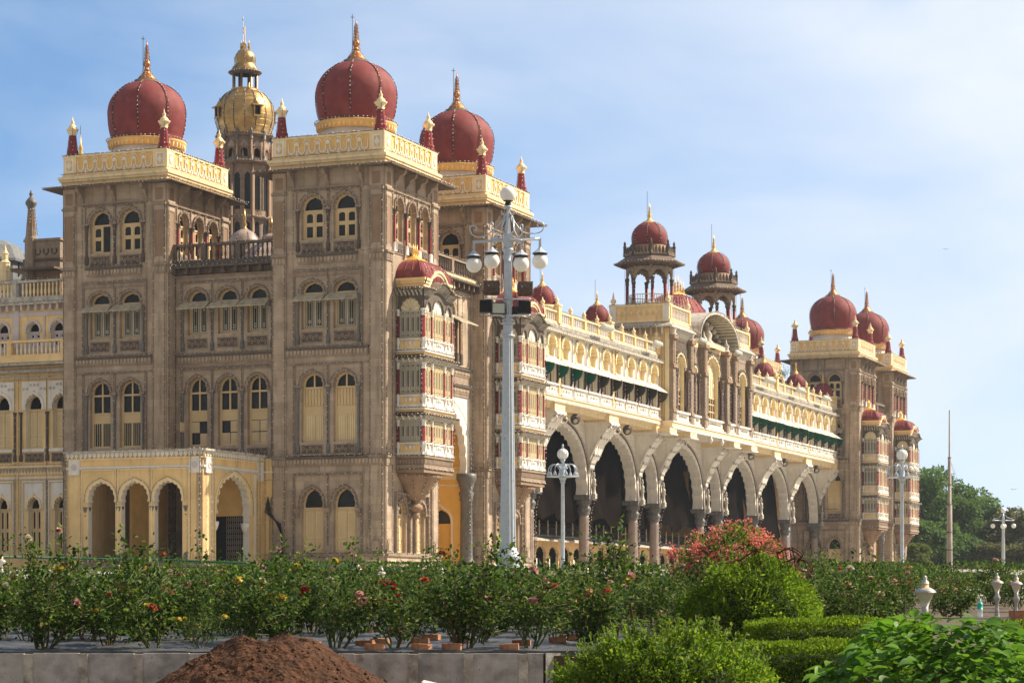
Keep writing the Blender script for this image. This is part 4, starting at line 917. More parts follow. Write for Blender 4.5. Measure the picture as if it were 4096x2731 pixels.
for i in range(30):
    t = 26+i*3.0
    if t > 112: break
    v.plate(Fv, [[(t, 3.9), (t, 6.9), (t+3, 6.9), (t+3, 3.9), (t+2.75, 3.9)]+arch(t+1.5, 2.4, 5.4, 5.4, .95, 7, .1, .08, jamb=False)[::-1]+[(t+.25, 3.9)]], 0, -.25, 'yellow_paint', 'cream_pale')
    v.lathe((t, 8.9, 0), [(.2, 3.9), (.14, 4.3), (.12, 5.2)], 'white_paint', 8)
v.add([(26, 9.1, 7.15), (112, 9.1, 7.15), (112, 7.7, 6.75), (26, 7.7, 6.75), (26, 7.7, 6.62), (112, 7.7, 6.62), (26, 9, 6.8), (112, 9, 6.8)], [(0, 1, 2, 3), (3, 2, 5, 4), (4, 5, 7, 6)], 'dirty_white')
v.box(26, 112, 8.8, 16, 7.1, 7.2, 'dirty_white'); v.box(26, 112, 14, 14.2, 3.9, 7, 'dark_void')
for i in range(44):
    t = 26.5+i*2
    if t > 112: break
    v.lathe((t, 8.4, 0), [(.06, 7.05), (.05, 7.3), (.09, 7.45), (.05, 7.7), (.08, 8.0), (.04, 8.2), (.08, 8.3), (.01, 8.45)], 'cream_frame', 6)
    for k in range(1, 8): v.box(t+k*.25-.012, t+k*.25+.012, 8.39, 8.41, 7.15, 7.75, 'iron')
for z in (7.15, 7.75, 8.05): v.box(26.5, 112, 8.38, 8.42, z, z+.04, 'iron')
for k in range(6): v.box(30, 110, 9.5+k*.9, 10.2+k*.9, 7.3+k*.22, 7.36+k*.22, 'grey_roof')
put('veranda', v, arc, (0, -1.0, 0))

# ---- gallery storey on the corbels: niches, canvas awnings, windows
def gallery(idx):
    c0, c1, c2, c3 = idx
    t0, t1 = c0, c3
    g = G(); L = G(); Fg = front(SG)
    wins = []; aws = []
    bays = [(c0, c1), (c1, c2), (c2, c3)]
    units = []
    for a, b in bays:
        for k in range(4): units.append((a+(b-a)*(k+.5)/4, (b-a)/4))
    holes = []
    for c, w in units:
        holes.append(arch(c, 1.75, 20.95, 21.75, .95, 9, .08)[::-1]); holes.append([(c-.95, 18.9), (c-.95, 20.8), (c+.95, 20.8), (c+.95, 18.9)])
    g.plate(Fg, [[(t0, 17.4), (t1, 17.4), (t1, 23.2), (t0, 23.2)]]+holes, 0, -.35, 'white_paint', 'cream_pale')
    g.box(t0, t1, SG+.4, 14, 22.9, 23.2, 'grey_roof'); g.box(t0, t1, 9, 9.3, 17.4, 23, 'dark_void'); g.box(t0, t1, SG, 9.3, 17.2, 17.4, 'pale_yellow')
    # cornices below
    for z0, z1, d, m in ((17.4, 17.52, .34, 'white_paint'), (17.52, 17.8, .26, 'pale_yellow'), (17.8, 17.9, .36, 'white_paint')): fbox(g, Fg, t0, t1, z0, z1, 0, d, m)
    fbox(g, Fg, t0, t1, 16.9, 17.2, -1.9, -.15, 'pale_yellow')
    for t in [q for q in (c0, c1, c2, c3)]:
        fbox(g, Fg, t-1.15, t+1.15, 16.7, 17.4, -2.0, .22, 'pale_yellow'); fbox(g, Fg, t-1.25, t+1.25, 16.62, 16.72, -2, .30, 'white_paint')
        if t not in (c3,) or idx[3] < TC: pass
        fbox(g, Fg, t-.3, t+.3, 17.9, 23.2, 0, .18, 'yellow_paint'); fbox(g, Fg, t-.42, t-.3, 17.9, 23.2, 0, .10, 'white_paint'); fbox(g, Fg, t+.3, t+.42, 17.9, 23.2, 0, .10, 'white_paint')
    for c, w in units:
        fbox(g, Fg, c-w/2-.07, c-w/2+.07, 18, 23.1, 0, .12, 'white_paint')
        fbox(g, Fg, c-w/2-.2, c-w/2-.12, 20.9, 22.9, 0, .06, 'white_paint'); fbox(g, Fg, c-w/2+.12, c-w/2+.2, 20.9, 22.9, 0, .06, 'white_paint')
        surround(g, Fg, c, 1.75, 20.95, 21.75, .95, 'cream_pale', 9, .20, .20)
        g.plate(Fg, [arch(c, 1.85, 20.9, 21.75, 1.0, 0, 0)], -.30, -.30, 'pale_yellow')
        fbox(g, Fg, c-1.0, c+1.0, 20.84, 20.95, 0, .12, 'white_paint')
        # apron below the window with swags
        fbox(g, Fg, c-w/2+.3, c+w/2-.3, 18.0, 18.7, 0, .14, 'white_paint'); fbox(g, Fg, c-w/2+.2, c+w/2-.2, 18.72, 18.86, 0, .28, 'white_paint'); fbox(g, Fg, c-w/2+.2, c+w/2-.2, 17.9, 18.06, 0, .24, 'white_paint')
        for k in range(3): g.ball(Fg(c-.6+k*.6, 18.4, .14), .14, 'dirty_white' if k == 1 else 'white_paint', 6)
        for q in (-1, 1):
            p = Fg(c+q*1.22, 0, .14); g.lathe((p[0], p[1], 0), [(.12, 18.9), (.12, 19.1), (.09, 19.15), (.09, 20.6), (.14, 20.85)], 'dark_maroon', 8)
            lit_strands(L, Fg, [[(c+q*1.22, 18.0), (c+q*1.22, 22.8)]], .36, .25)
        wi = G(); fbox(wi, Fg, c-.95, c+.95, 18.9, 20.8, -.32, -.28, 'glass_dark')
        for x in (-.95, -.02, .87): fbox(wi, Fg, c+x, c+x+.08, 18.9, 20.8, -.27, -.18, 'white_paint')
        for x in (-.5, .42): fbox(wi, Fg, c+x-.02, c+x+.02, 18.9, 20.8, -.27, -.22, 'white_paint')
        for z in (18.9, 19.75, 20.3): fbox(wi, Fg, c-.95, c+.95, z, z+.06, -.27, -.2, 'white_paint')
        fbox(wi, Fg, c-.95, c-.5, 18.96, 19.75, -.275, -.265, 'cream_pale') if random.random() < .3 else None
        wins.append(wi)
        lit_strands(L, Fg, [arcline(c, 2.05, 21.75, 1.15)], .3, .18)
        # awning with coloured side sheets
        a = G(); hw = w/2-.11; zt, zo, D = 20.90, 20.28, .92
        dz = random.uniform(-.05, .05)
        a.add([Fg(c-hw, zt, .1), Fg(c+hw, zt, .1), Fg(c+hw, zo+dz, D), Fg(c-hw, zo+dz, D), Fg(c-hw, zt-.04, .1), Fg(c+hw, zt-.04, .1), Fg(c+hw, zo+dz-.05, D), Fg(c-hw, zo+dz-.05, D)], [(0, 1, 2, 3), (4, 5, 6, 7), (2, 3, 7, 6)], 'canvas')
        teal = c > TC or c < 45
        for q in (-1, 1):
            fan = [Fg(c+q*hw, zt-.06, .1)]+[Fg(c+q*hw, zt-.06-(.84)*sin(x)-.35*sin(2*x)-1.0*(1-cos(x))*0-.0, .1+1.93*cos(x)) for x in np.linspace(0, pi/2, 9)]
            fan = [Fg(c+q*hw, zt-.05, .1)]+[Fg(c+q*hw, (zo-.05)-.85*sin(x), .1+.82*cos(x)) for x in np.linspace(0, pi/2, 9)]
            a.add(fan, [tuple(range(len(fan)))], 'teal_sheet' if teal else 'smoke_sheet'); a.tube(fan[1:], .022, 'iron', 4); a.tube([fan[0], fan[1]], .02, 'iron', 4)
        aws.append(a)
    # chajja and roof balustrade
    Fz = Fg
    g.add([Fg(t0, 23.35, -.05), Fg(t1, 23.35, -.05), Fg(t1, 23.08, .50), Fg(t0, 23.08, .50), Fg(t0, 22.98, .50), Fg(t1, 22.98, .50), Fg(t0, 23.1, 0), Fg(t1, 23.1, 0)], [(0, 1, 2, 3), (3, 2, 5, 4), (4, 5, 7, 6)], 'dirty_white')
    n = int((t1-t0)/.42)
    for i in range(n):
        u = t0+(t1-t0)*(i+.5)/n
        g.add([Fg(u-.08, 22.98, .46), Fg(u+.08, 22.98, .46), Fg(u+.08, 22.75, .0), Fg(u-.08, 22.75, .0), Fg(u-.08, 23.05, 0), Fg(u+.08, 23.05, 0)], [(0, 1, 2, 3), (0, 3, 4), (1, 2, 5)], 'white_paint')
        fbox(g, Fg, u-.12, u+.12, 22.90, 22.98, .42, .52, 'white_paint')
    fbox(g, Fg, t0, t1, 23.35, 23.72, -.4, .1, 'dirty_white')
    posts = [t0+.25+(t1-t0-.5)*i/12 for i in range(13)]
    balustrade(g, Fg, t0, t1, 23.72, 24.72, -.1, 'white_paint', 'pale_yellow', .42, posts, 'yellow_paint')
    for i, p in enumerate(posts):
        big = i % 4 == 0
        q = Fg(p, 0, -.1)
        if big: fbox(g, Fg, p-.3, p+.3, 23.72, 25.1, -.4, .2, 'yellow_paint'); fbox(g, Fg, p-.36, p+.36, 25.1, 25.22, -.46, .26, 'pale_yellow')
        z = 25.2 if big else 24.74
        g.lathe((q[0], q[1], 0), [(.2, z), (.22, z+.08), (.1, z+.15), (.2, z+.3), (.18, z+.42), (.07, z+.52), (.01, z+.75)], 'pale_yellow', 8)
    for zt_, dd in ((23.1, .56), (24.76, .12), (23.5, .15), (17.93, .4), (17.45, .4), (23.05, .15)): lit_strands(L, Fg, [[(t0, zt_), (t1, zt_)]], .36, dd)
    for t in (c0, c1, c2, c3): lit_strands(L, Fg, [[(t-.3, 17.9), (t-.3, 23.1)], [(t+.3, 17.9), (t+.3, 23.1)]], .4, .25)
    return g, wins, aws, L
for idx in ((CT[0]+.1, CT[1], CT[2], CT[3]-.2), (CT[6]+.2, CT[7], CT[8], CT[9]-.1)):
    gg, wins, aws, L = gallery(idx)
    o = put('gallery', gg, palace)
    for w in wins: put('window', w, o)
    for a in aws: put('awning', a, o)
    tag(put('lamp_strings', L, o), kind='stuff')
# small domes behind the balustrade
sdm = G()
sdm.lathe((0, 0, 0), [(1.05, 23.2), (1.05, 24.9), (1.15, 25.0), (1.15, 25.15), (.95, 25.2)], 'pale_yellow', 20)
sdm.lathe((0, 0, 0), [(.92, 25.15)]+[(1.08*cos(a), 25.62+1.15*sin(a)) for a in np.linspace(-.35, pi/2-.2, 12)], 'red_dome', 24)
sdm.lathe((0, 0, 0), [(.34, 26.72), (.2, 26.95), (.08, 27.1), (.14, 27.25), (.05, 27.4), (.08, 27.5), (.01, 27.95)], 'gold_paint', 8)
sdm.tube([(-.2, .1, 26.6), (-.2, .1, 28.9)], .02, 'iron', 4)
for k in range(6):
    a = 2*pi*k/6+.3; sdm.strand([(1.12*cos(b)*cos(a), 1.12*cos(b)*sin(a), 25.62+1.2*sin(b)) for b in np.linspace(-.3, 1.3, 8)], (0, 0, 0), .24, .045, .02)
sm = sdm.mesh('small_dome')
for t in (CT[1], CT[2], CT[7], CT[8], CT[9]-.8, CT[0]+1): link('small_dome', sm, palace, (t, 3.9, 0))

# ---- central block with the great hood, lantern pavilions and golden-capped roof
SB = 1.7; B0, B1 = 64.1, 89.9
g = G(); L = G(); Fb = front(SB)
wl_ = [(67.1, 2.7, 22.9, 1.2), (71.4, 1.0, 22.8, .5), (77, 4.2, 23.0, 1.8), (82.6, 1.0, 22.8, .5), (86.9, 2.7, 22.9, 1.2)]
holes = [arch(c, w, 18.9, zs, h, 0, 0, .1)[::-1] for c, w, zs, h in wl_]
g.plate(Fb, [[(B0, 17.4), (B1, 17.4), (B1, 26.2), (B0, 26.2)]]+holes, 0, -.45, 'stone_trim', 'cream_pale')
g.plate(Fb, [[(64.6, 23.9), (69.9, 23.9), (69.9, 25.6), (64.6, 25.6)]], .05, 0, 'stone_dark')
g.plate(Fb, [[(84.1, 23.9), (89.4, 23.9), (89.4, 25.6), (84.1, 25.6)]], .05, 0, 'stone_dark') if False else None
for a, b in ((B0, 70.3), (83.7, B1)):
    g.box(a, b, SB+.5, 7.4, 17.4, 26.9, 'yellow_paint')
    for zz in (18.2, 20.4, 22.6, 24.8): g.box(a-.06, a, SB+.7, 7.2, zz, zz+.1, 'deep_yellow')
    # chajja round it
    P = [(a-.9, 7.4), (a-.9, SB-.55), (b+.3, SB-.55)]; Q = [(a, 7.4), (a, SB), (b, SB)]
    g.add([(x, y, 26.25) for x, y in P]+[(x, y, 26.7) for x, y in Q]+[(x, y, 26.15) for x, y in P], [(0, 1, 4, 3), (1, 2, 5, 4), (0, 1, 7, 6), (1, 2, 8, 7)], 'dirty_white')
    for i in range(14): u = a+(b-a)*(i+.5)/14; g.add([(u-.08, SB-.5, 26.15), (u+.08, SB-.5, 26.15), (u+.08, SB, 25.4), (u-.08, SB, 25.4), (u, SB, 26.4)], [(0, 1, 2, 3), (0, 3, 4), (1, 2, 4)], 'white_paint')
    for i in range(11): u = SB+(7.4-SB)*(i+.5)/11; g.box(a-.06, a, u-.2, u+.2, 25.7, 26.1, 'deep_yellow'); g.box(a-.5, a, u+.26, u+.32, 25.6, 26.3, 'white_paint')
    g.box(a, b, SB, SB+.3, 26.5, 26.95, 'pale_yellow'); g.box(a-.12, a+.2, SB-.12, 7.4, 26.75, 26.95, 'pale_yellow')
    Fs_ = side(a, SB)
    fbox(g, Fs_, 0, 5.7, 26.95, 28.2, -.2, 0, 'yellow_paint'); fbox(g, Fs_, -.05, 5.75, 28.2, 28.38, -.25, .08, 'pale_yellow')
    for k in range(8):
        c = .9+k*.6; g.plate(Fs_, [[(c-.22, 27.55), (c, 27.3), (c+.22, 27.55), (c, 27.8)]], .05, 0, 'deep_yellow'); g.plate(Fs_, [[(c+.3+.1*cos(x), 27.62+.12*sin(x)) for x in np.linspace(0, 5.5, 8)]], .06, 0, 'white_paint')
    for u in (0, 5.1): fbox(g, Fs_, u, u+.6, 26.95, 28.4, 0, .06, 'white_paint')
    Fq = front(SB, 0); balustrade(g, Fq, a+.6, b, 26.95, 28.3, -.1, 'white_paint', 'pale_yellow', .42, (a+.4, b-.2), 'yellow_paint')
    for x, y in ((a+.2, SB+.2), (b-.2, SB+.2), (a+.2, 7.1)):
        g.lathe((x, y, 0), [(.28, 28.3), (.3, 28.4), (.14, 28.5), (.28, 28.7), (.25, 28.9), (.1, 29.0), (.12, 29.1), (.02, 29.6)], 'pale_yellow', 8)
    L.strand([(a-.95, 7.4, 26.3), (a-.95, SB-1, 26.3), (b+.3, SB-1, 26.3)], (0, 0, 0), .34); L.strand([(a-.1, 7.4, 28.42), (a-.1, SB-.1, 28.42), (b, SB-.1, 28.42)], (0, 0, 0), .4)
g.box(70.3, 83.7, 3.2, 7.4, 17.4, 26.0, 'stone_dark'); g.box(70.3, 83.7, SB, 3.2, 25.2, 25.6, 'pale_yellow'); g.box(B0, B1, SB+.5, 9, 17.2, 17.4, 'pale_yellow')
for z0, z1, d, m in ((17.1, 17.24, .5, 'white_paint'), (17.24, 17.66, .4, 'pale_yellow'), (17.66, 17.8, .5, 'white_paint')): fbox(g, Fb, B0-.3, B1+.3, z0, z1, -3, d, m)
for c in (CT[3], CT[4], CT[5], CT[6]):
    fbox(g, Fb, c-1.0, c+1.0, 16.6, 17.1, -3, .45, 'pale_yellow'); fbox(g, Fb, c-1.1, c+1.1, 16.5, 16.62, -3, .55, 'white_paint')
# piers, engaged columns, aprons
for c, d, m in ((64.6, .35, 'yellow_paint'), (69.9, .35, 'stone_dark'), (73.4, .6, 'stone_dark'), (80.6, .6, 'stone_dark'), (84.1, .35, 'stone_dark'), (89.3, .35, 'stone_dark')):
    w = .42
    fbox(g, Fb, c-w, c+w, 17.8, 25.2, 0, d, 'stone_trim'); fbox(g, Fb, c-w-.1, c+w+.1, 22.6, 22.9, 0, d+.12, 'stone_panel'); fbox(g, Fb, c-w-.08, c+w+.08, 18.6, 18.9, 0, d+.1, 'stone_trim')
    fbox(g, Fb, c-w-.15, c+w+.15, 25.2, 25.55, 0, d+.18, 'stone_panel'); fbox(g, Fb, c-.22, c+.22, 23.1, 25.0, d, d+.05, 'stone_panel')
    q = Fb(c, 0, d*.6); g.lathe((q[0], q[1], 0), [(.4, 25.55), (.25, 25.8), (.33, 26.1), (.1, 26.4), (.02, 26.8)], 'dirty_white', 8)
    lit_strands(L, Fb, [[(c-w, 17.9), (c-w, 25.2)], [(c+w, 17.9), (c+w, 25.2)]], .34, d+.06)
for c, w, zs, h in wl_:
    surround(g, Fb, c, w, 18.9, zs, h, 'cream_pale', 9, .2, .2); surround(g, Fb, c, w+.4, 18.9, zs, h+.2, 'stone_dark', 9, .25, .16)
    for q in (-1, 1):
        for k in range(2 if w > 1.5 else 1):
            p = Fb(c+q*(w/2+.25+k*.34), 0, .25)
            g.lathe((p[0], p[1], 0), [(.19, 18.8), (.19, 19.2), (.13, 19.35)], 'stone_dark', 8); g.lathe((p[0], p[1], 0), [(.13, 19.3), (.13, 21.7)], 'dark_maroon', 8); g.lathe((p[0], p[1], 0), [(.13, 21.7), (.19, 21.95), (.15, 22.1), (.21, 22.5), (.22, 22.7)], 'stone_dark', 8)
        lit_strands(L, Fb, [[(c+q*(w/2+.25), 18), (c+q*(w/2+.25), 22.8)]], .34, .45)
    fbox(g, Fb, c-w/2-.5, c+w/2+.5, 18.0, 18.62, 0, .3, 'white_paint'); fbox(g, Fb, c-w/2-.6, c+w/2+.6, 18.62, 18.8, 0, .45, 'white_paint'); fbox(g, Fb, c-w/2-.6, c+w/2+.6, 17.8, 18.0, 0, .4, 'pale_yellow')
    for k in range(int(w/.5)): g.ball(Fb(c-w/2+.3+k*.5, 18.35, .3), .13, 'dirty_white', 6)
for c in (75.2, 78.8): g.lathe(Fb(c, 16.4, .45), [(.02, 0), (.2, .2), (.24, .4), (.12, .6), (.22, .8)], 'white_paint', 10)
fbox(g, Fb, 74.2, 79.8, 25.5, 25.9, 0, .5, 'pale_yellow')
# hood vault
N = 26; hc, hw, hz, hh = 77, 6.1, 25.9, 2.75
def hood(r, k): a = pi-pi*k/N; return (hc+(hw+r)*cos(a), hz+(hh+r)*sin(a)**.9 if 0 < k < N else hz)
f0, f1 = SB-.9, 3.2
vs = []
for r, y in ((.0, f0), (.22, f0), (.22, f1), (0, f1)): vs += [(hood(r, k)[0], y, hood(r, k)[1]) for k in range(N+1)]
M = N+1
g.add(vs, [(q*M+k, q*M+k+1, ((q+1) % 4)*M+k+1, ((q+1) % 4)*M+k) for q in (0, 1) for k in range(N)], 'dirty_white')
g.add(vs[:], [(3*M+k, 3*M+k+1, k+1, k) for k in range(N)], 'lattice')
for k in range(1, N):
    p = hood(-.04, k); g.tube([(p[0], f0+.05, p[1]), (p[0], f1, p[1])], .05, 'dirty_white', 4)
g.plate(front(2.7), [[hood(-.02, k) for k in range(N+1)]], 0, -.3, 'stone_dark')
for k in range(3, N-2, 2):
    p = hood(-.55, k); g.ball((p[0], 2.6, p[1]), .28, 'dirty_white', 6)
g.lathe((77, 2.1, 0), [(.9, 25.5), (.8, 25.9), (.35, 26.4), (.45, 26.9), (.2, 27.3), (.25, 27.5), (.02, 27.8)], 'dirty_white', 10)
L.strand([(hood(.26, k)[0], f0-.03, hood(.26, k)[1]) for k in range(N+1)], (0, 0, 0), .3)
L.strand([(hood(.26, k)[0], f1, hood(.26, k)[1]) for k in range(N+1)], (0, 0, 0), .3)
cb_ = put('central_block', g, palace); tag(put('lamp_strings', L, cb_), kind='stuff')
for c, w, zs, h in wl_:
    wi = G(); g0 = wi
    wi.plate(Fb, [arch(c, w, 18.9, zs, h, 0, 0, .1)], -.42, -.42, 'glass_dark'); wi.plate(Fb, [[(c-w/2, 20.9)]+[p for p in arch(c, w-.02, 20.9, zs, h-.02, 0, 0, .1)]+[(c+w/2, 20.9)]], -.34, -.40, 'cream_pale')
    n = 3 if w > 3 else 2
    for k in range(2*n+1): x = c-w/2+w*k/(2*n); fbox(wi, Fb, x-.05, x+.05, 18.9, 21.0, -.41, -.3, 'cream_frame')
    for z in (18.9, 19.6, 20.3, 20.9): fbox(wi, Fb, c-w/2, c+w/2, z-.05, z+.05, -.41, -.29, 'cream_frame')
    for k in range(1, 2*n): x = c-w/2+w*k/(2*n); fbox(wi, Fb, x-.03, x+.03, 21, zs-.2, -.36, -.30, 'cream_frame')
    for k in range(6): a = radians(30*k+15); wi.tube([Fb(c, zs-.1, -.33), Fb(c+w*.45*cos(a), zs-.1+h*.85*sin(a), -.33)], .03, 'cream_frame', 4)
    put('window', wi, cb_)
# red bangla roof with golden cap behind the hood
r = G(); nu, nv = 36, 14; vs = []
cx, cy, A, B = 78.4, 5.5, 5.6, 2.3
for j in range(nv+1):
    ph = j/nv*pi/2*.96
    for i in range(nu+1):
        u = 2*pi*i/nu; k = cos(ph)**.7*(1+.05*sin(min(1, j/nv*2)*pi)); sx = np.sign(cos(u))*abs(cos(u))**.55; sy = np.sign(sin(u))*abs(sin(u))**.55
        vs.append((cx+A*k*sx, cy+B*k*sy, 27.0+3.9*sin(ph)+.5*(1-abs(cos(u)))*(1-j/nv)))
r.add(vs, [(j*(nu+1)+i, j*(nu+1)+i+1, (j+1)*(nu+1)+i+1, (j+1)*(nu+1)+i) for j in range(nv) for i in range(nu)], 'red_dome', True)
for i in range(nu):
    r.tube([vs[j*(nu+1)+i] for j in range(nv+1)], .05, 'red_dome', 4)
    for j in range(1, nv, 2): r.octa((vs[j*(nu+1)+i][0], vs[j*(nu+1)+i][1]-.05, vs[j*(nu+1)+i][2]+.05), .06, 'bulb' if (i+j) % 3 == 0 else 'wire')
rc = put('bangla_roof', r, palace)
f = G(); f.lathe((cx, cy, 0), [(1.0, 30.6), (.95, 30.8), (.6, 31.1), (.35, 31.2)], 'gold_paint', 20, sx=2.3)
for i in range(20): a = 2*pi*i/20; f.tube([(cx+2.3*cos(a), cy+1.0*sin(a), 30.65), (cx+.8*cos(a), cy+.4*sin(a), 31.2)], .06, 'gold_paint', 4)
for x in (-1.7, -.85, 0, .85, 1.7): f.lathe((cx+x, cy, -abs(x)*.22), [(.10, 31.0), (.20, 31.35), (.07, 31.6), (.16, 31.8), (.06, 32.0), (.12, 32.15), (.04, 32.3), (.01, 33.0)], 'gold_paint', 8)
put('finial', f, rc)
# lantern pavilions (octagonal)
def chhatri():
    g = G(); L = G(); c = (0, 0, 0); R8 = lambda R, k: (R*cos(pi/8+k*pi/4), R*sin(pi/8+k*pi/4))
    g.lathe(c, [(2.35, 26.9), (2.35, 28.45), (2.45, 28.5), (2.45, 28.6)], 'stone_trim', 8, smooth=False, rot=pi/8)
    for k in range(8):
        x0, y0 = R8(2.15, k); x1, y1 = R8(2.15, k+1); w = math.hypot(x1-x0, y1-y0); ux, uy = (x1-x0)/w, (y1-y0)/w
        F = lambda u, z, d, x0=x0, y0=y0, ux=ux, uy=uy: (x0+ux*u+uy*d, y0+uy*u-ux*d, z)
        for q in (.16, w-.16):
            p = F(q, 0, -.05) if k % 2 == 0 else None
            if p:
                g.lathe((p[0], p[1], 0), [(.17, 28.6), (.17, 28.85), (.11, 28.95)], 'stone_trim', 8); g.lathe((p[0], p[1], 0), [(.15, 28.9), (.15, 30.4)], 'maroon', 8)
                g.lathe((p[0], p[1], 0), [(.15, 30.4), (.2, 30.5), (.15, 30.6), (.21, 30.85), (.22, 31.0)], 'stone_dark', 8)
        a = arch(w/2, w-.3, 30.95, 30.95, .85, 7, .12, .1, jamb=False)
        g.plate(F, [[(0, 30.95), (0, 32.25), (w, 32.25), (w, 30.95), (a[-1][0], 30.95)]+a[::-1]], 0, -.2, 'stone_trim', back=True)
        fbox(g, F, .1, w-.1, 32.0, 32.12, 0, .06, 'stone_dark')
        if k in (4, 5, 6, 3, 2): lit_strands(L, F, [[(0, 28.6), (0, 32.3)]], .3, .1)
        fbox(g, F, 0, w, 29.4, 29.47, -.08, -.02, 'lattice'); fbox(g, F, 0, w, 28.72, 28.78, -.08, -.02, 'lattice')
        for j in range(7): x = w*(j+.5)/7; fbox(g, F, x-.025, x+.025, 28.7, 29.4, -.07, -.03, 'lattice')
        # parapet above eave
        F2 = lambda u, z, d, F=F: F(w/2+(u-w/2)*1.07, z, d+.14)
        fbox(g, F2, 0, w, 33.05, 33.2, -.15, .05, 'stone_trim')
        for j in range(5):
            x = w*(j+.5)/5; g.plate(F2, [[(x-.13, 33.2), (x+.13, 33.2), (x+.1, 33.6), (x, 33.85), (x-.1, 33.6)]], .0, -.12, 'stone_dark', back=True)
        p = F2(0, 0, -.05); g.lathe((p[0], p[1], 0), [(.15, 33.0), (.15, 33.9), (.19, 33.95), (.08, 34.05), (.14, 34.2), (.02, 34.45)], 'stone_dark', 8)
    g.lathe(c, [(2.0, 32.2), (3.25, 32.25), (3.25, 32.32), (2.25, 32.95), (2.25, 33.05), (0.1, 33.1)], 'eave_wood', 8, smooth=False, rot=pi/8)
    g.lathe(c, [(0.1, 31.95), (2.0, 32.0)], 'stone_dark', 8, rot=pi/8)
    for k in range(24): a = 2*pi*k/24; g.tube([(2.1*cos(a), 2.1*sin(a), 31.95), (2.7*cos(a), 2.7*sin(a), 32.25)], .05, 'stone_dark', 4)
    g.lathe(c, [(1.55, 33.0), (1.55, 34.0), (1.45, 34.05)], 'stone_panel', 24)
    g.lathe(c, [(1.38, 34.0)]+[(1.62*cos(a), 34.75+1.5*sin(a)) for a in np.linspace(-.5, pi/2-.3, 14)], 'red_dome', 28)
    g.lathe(c, [(.62, 36.1), (.5, 36.25), (.2, 36.45), (.1, 36.6), (.2, 36.8), (.1, 36.95), (.15, 37.1), (.06, 37.3), (.1, 37.4), (.01, 37.95)], 'gold_paint', 10)
    g.tube([(-.35, .1, 36.1), (-.35, .1, 39.0)], .025, 'iron', 4)
    for k in range(8):
        a = 2*pi*k/8+.2; L.strand([(1.67*cos(b)*cos(a), 1.67*cos(b)*sin(a), 34.75+1.55*sin(b)) for b in np.linspace(-.45, 1.25, 9)], (0, 0, 0), .26, .05, .025)
    L.strand([(3.28*cos(pi/8+k*pi/4), 3.28*sin(pi/8+k*pi/4), 32.36) for k in range(9)], (0, 0, 0), .32)
    L.strand([(2.42*cos(pi/8+k*pi/4), 2.42*sin(pi/8+k*pi/4), 33.22) for k in range(9)], (0, 0, 0), .32)
    return g, L
cg_, cL = chhatri(); cm1, cm2 = cg_.mesh('lantern_pavilion'), cL.mesh('lamp_strings')
for t in (67.0, 87.0): o = link('lantern_pavilion', cm1, palace, (t, 4.55, 0)); tag(link('lamp_strings', cm2, o), kind='stuff')

# ---- far tower side wall dressing next to the wing end, wall pieces of near wing end
g = G(); Fe = side(LT)
fbox(g, Fe, 2.35, 4.2, 12.2, 12.3, 0, .12, 'stone_trim')
put('wall_band', g, palace)

# ---- golden main tower behind the near side towers
g = G(); L = G(); c = (0, 0, 0); zz = lambda y: 50.55-.00933*y
f = G()
body = G()
body.lathe(c, [(3.4, 2), (3.4, 27), (2.15, 27.2), (2.15, 37.8)], 'tower_stone', 16, smooth=False)
for k in range(16):
    a = 2*pi*k/16
    body.lathe((2.28*cos(a), 2.28*sin(a), 0), [(.13, 27), (.13, 37.7)], 'maroon' if False else 'stone_panel', 6) if k % 2 == 0 else None
    if k % 2 == 1 or True:
        a2 = a+pi/16; R = 2.15*cos(pi/16)+.0
        F = lambda u, z, d, a2=a2, R=R: ((R+d)*cos(a2)-u*sin(a2), (R+d)*sin(a2)+u*cos(a2), z)
        if k % 2 == 0 or True:
            body.plate(F, [arch(0, .5, 34.0, 36.6, .5, 5, .15, .1)], .03, 0, 'glass_dark'); a_ = arch(0, .5, 34, 36.6, .5, 5, .15, .1); b_ = arch(0, .66, 34, 36.6, .6, 5, .15, .1); body.band(F, a_, b_, .08, 0, 'stone_trim')
            body.plate(F, [arch(0, .44, 31.0, 32.6, .4, 5, .15, .1)], .03, 0, 'glass_dark')
body.lathe(c, [(2.2, 33.2), (2.45, 33.3), (2.45, 33.4), (2.2, 33.5)], 'stone_trim', 16)
body.lathe(c, [(2.2, 37.75), (2.62, 37.9), (2.62, 38.0), (2.1, 38.15), (2.05, 40.0), (2.3, 40.1), (2.45, 40.25), (2.2, 40.4)], 'tower_stone', 16, smooth=False)
for k in range(12):
    a = 2*pi*k/12+.2
    body.lathe((2.32*cos(a), 2.32*sin(a), 0), [(.15, 38.1), (.15, 38.4), (.10, 38.5)], 'granite_column', 8); body.lathe((2.32*cos(a), 2.32*sin(a), 0), [(.10, 38.4), (.10, 39.8)], 'stone_panel', 8)
    body.lathe((2.32*cos(a), 2.32*sin(a), 0), [(.15, 39.8), (.15, 40.2), (.1, 40.3), (.14, 40.4), (.02, 40.75)], 'granite_column', 8)
    a2 = a+pi/12
    F = lambda u, z, d, a2=a2: ((2.02+d)*cos(a2)-u*sin(a2), (2.02+d)*sin(a2)+u*cos(a2), z)
    body.plate(F, [arch(0, .58, 38.35, 38.75, .32, 0, 0)], .05, 0, 'dark_void'); a_ = arch(0, .58, 38.35, 38.75, .32, 0, 0); b_ = arch(0, .8, 38.25, 38.75, .5, 0, 0); body.band(F, a_, b_, .12, 0, 'stone_panel')
    body.plate(F, [[(-.4, 39.2), (.4, 39.2), (.25, 39.5), (0, 39.75), (-.25, 39.5)]], .12, 0, 'column_stone')
gt = put('golden_tower', body, palace, (36.77, 30, 0))
dm = G()
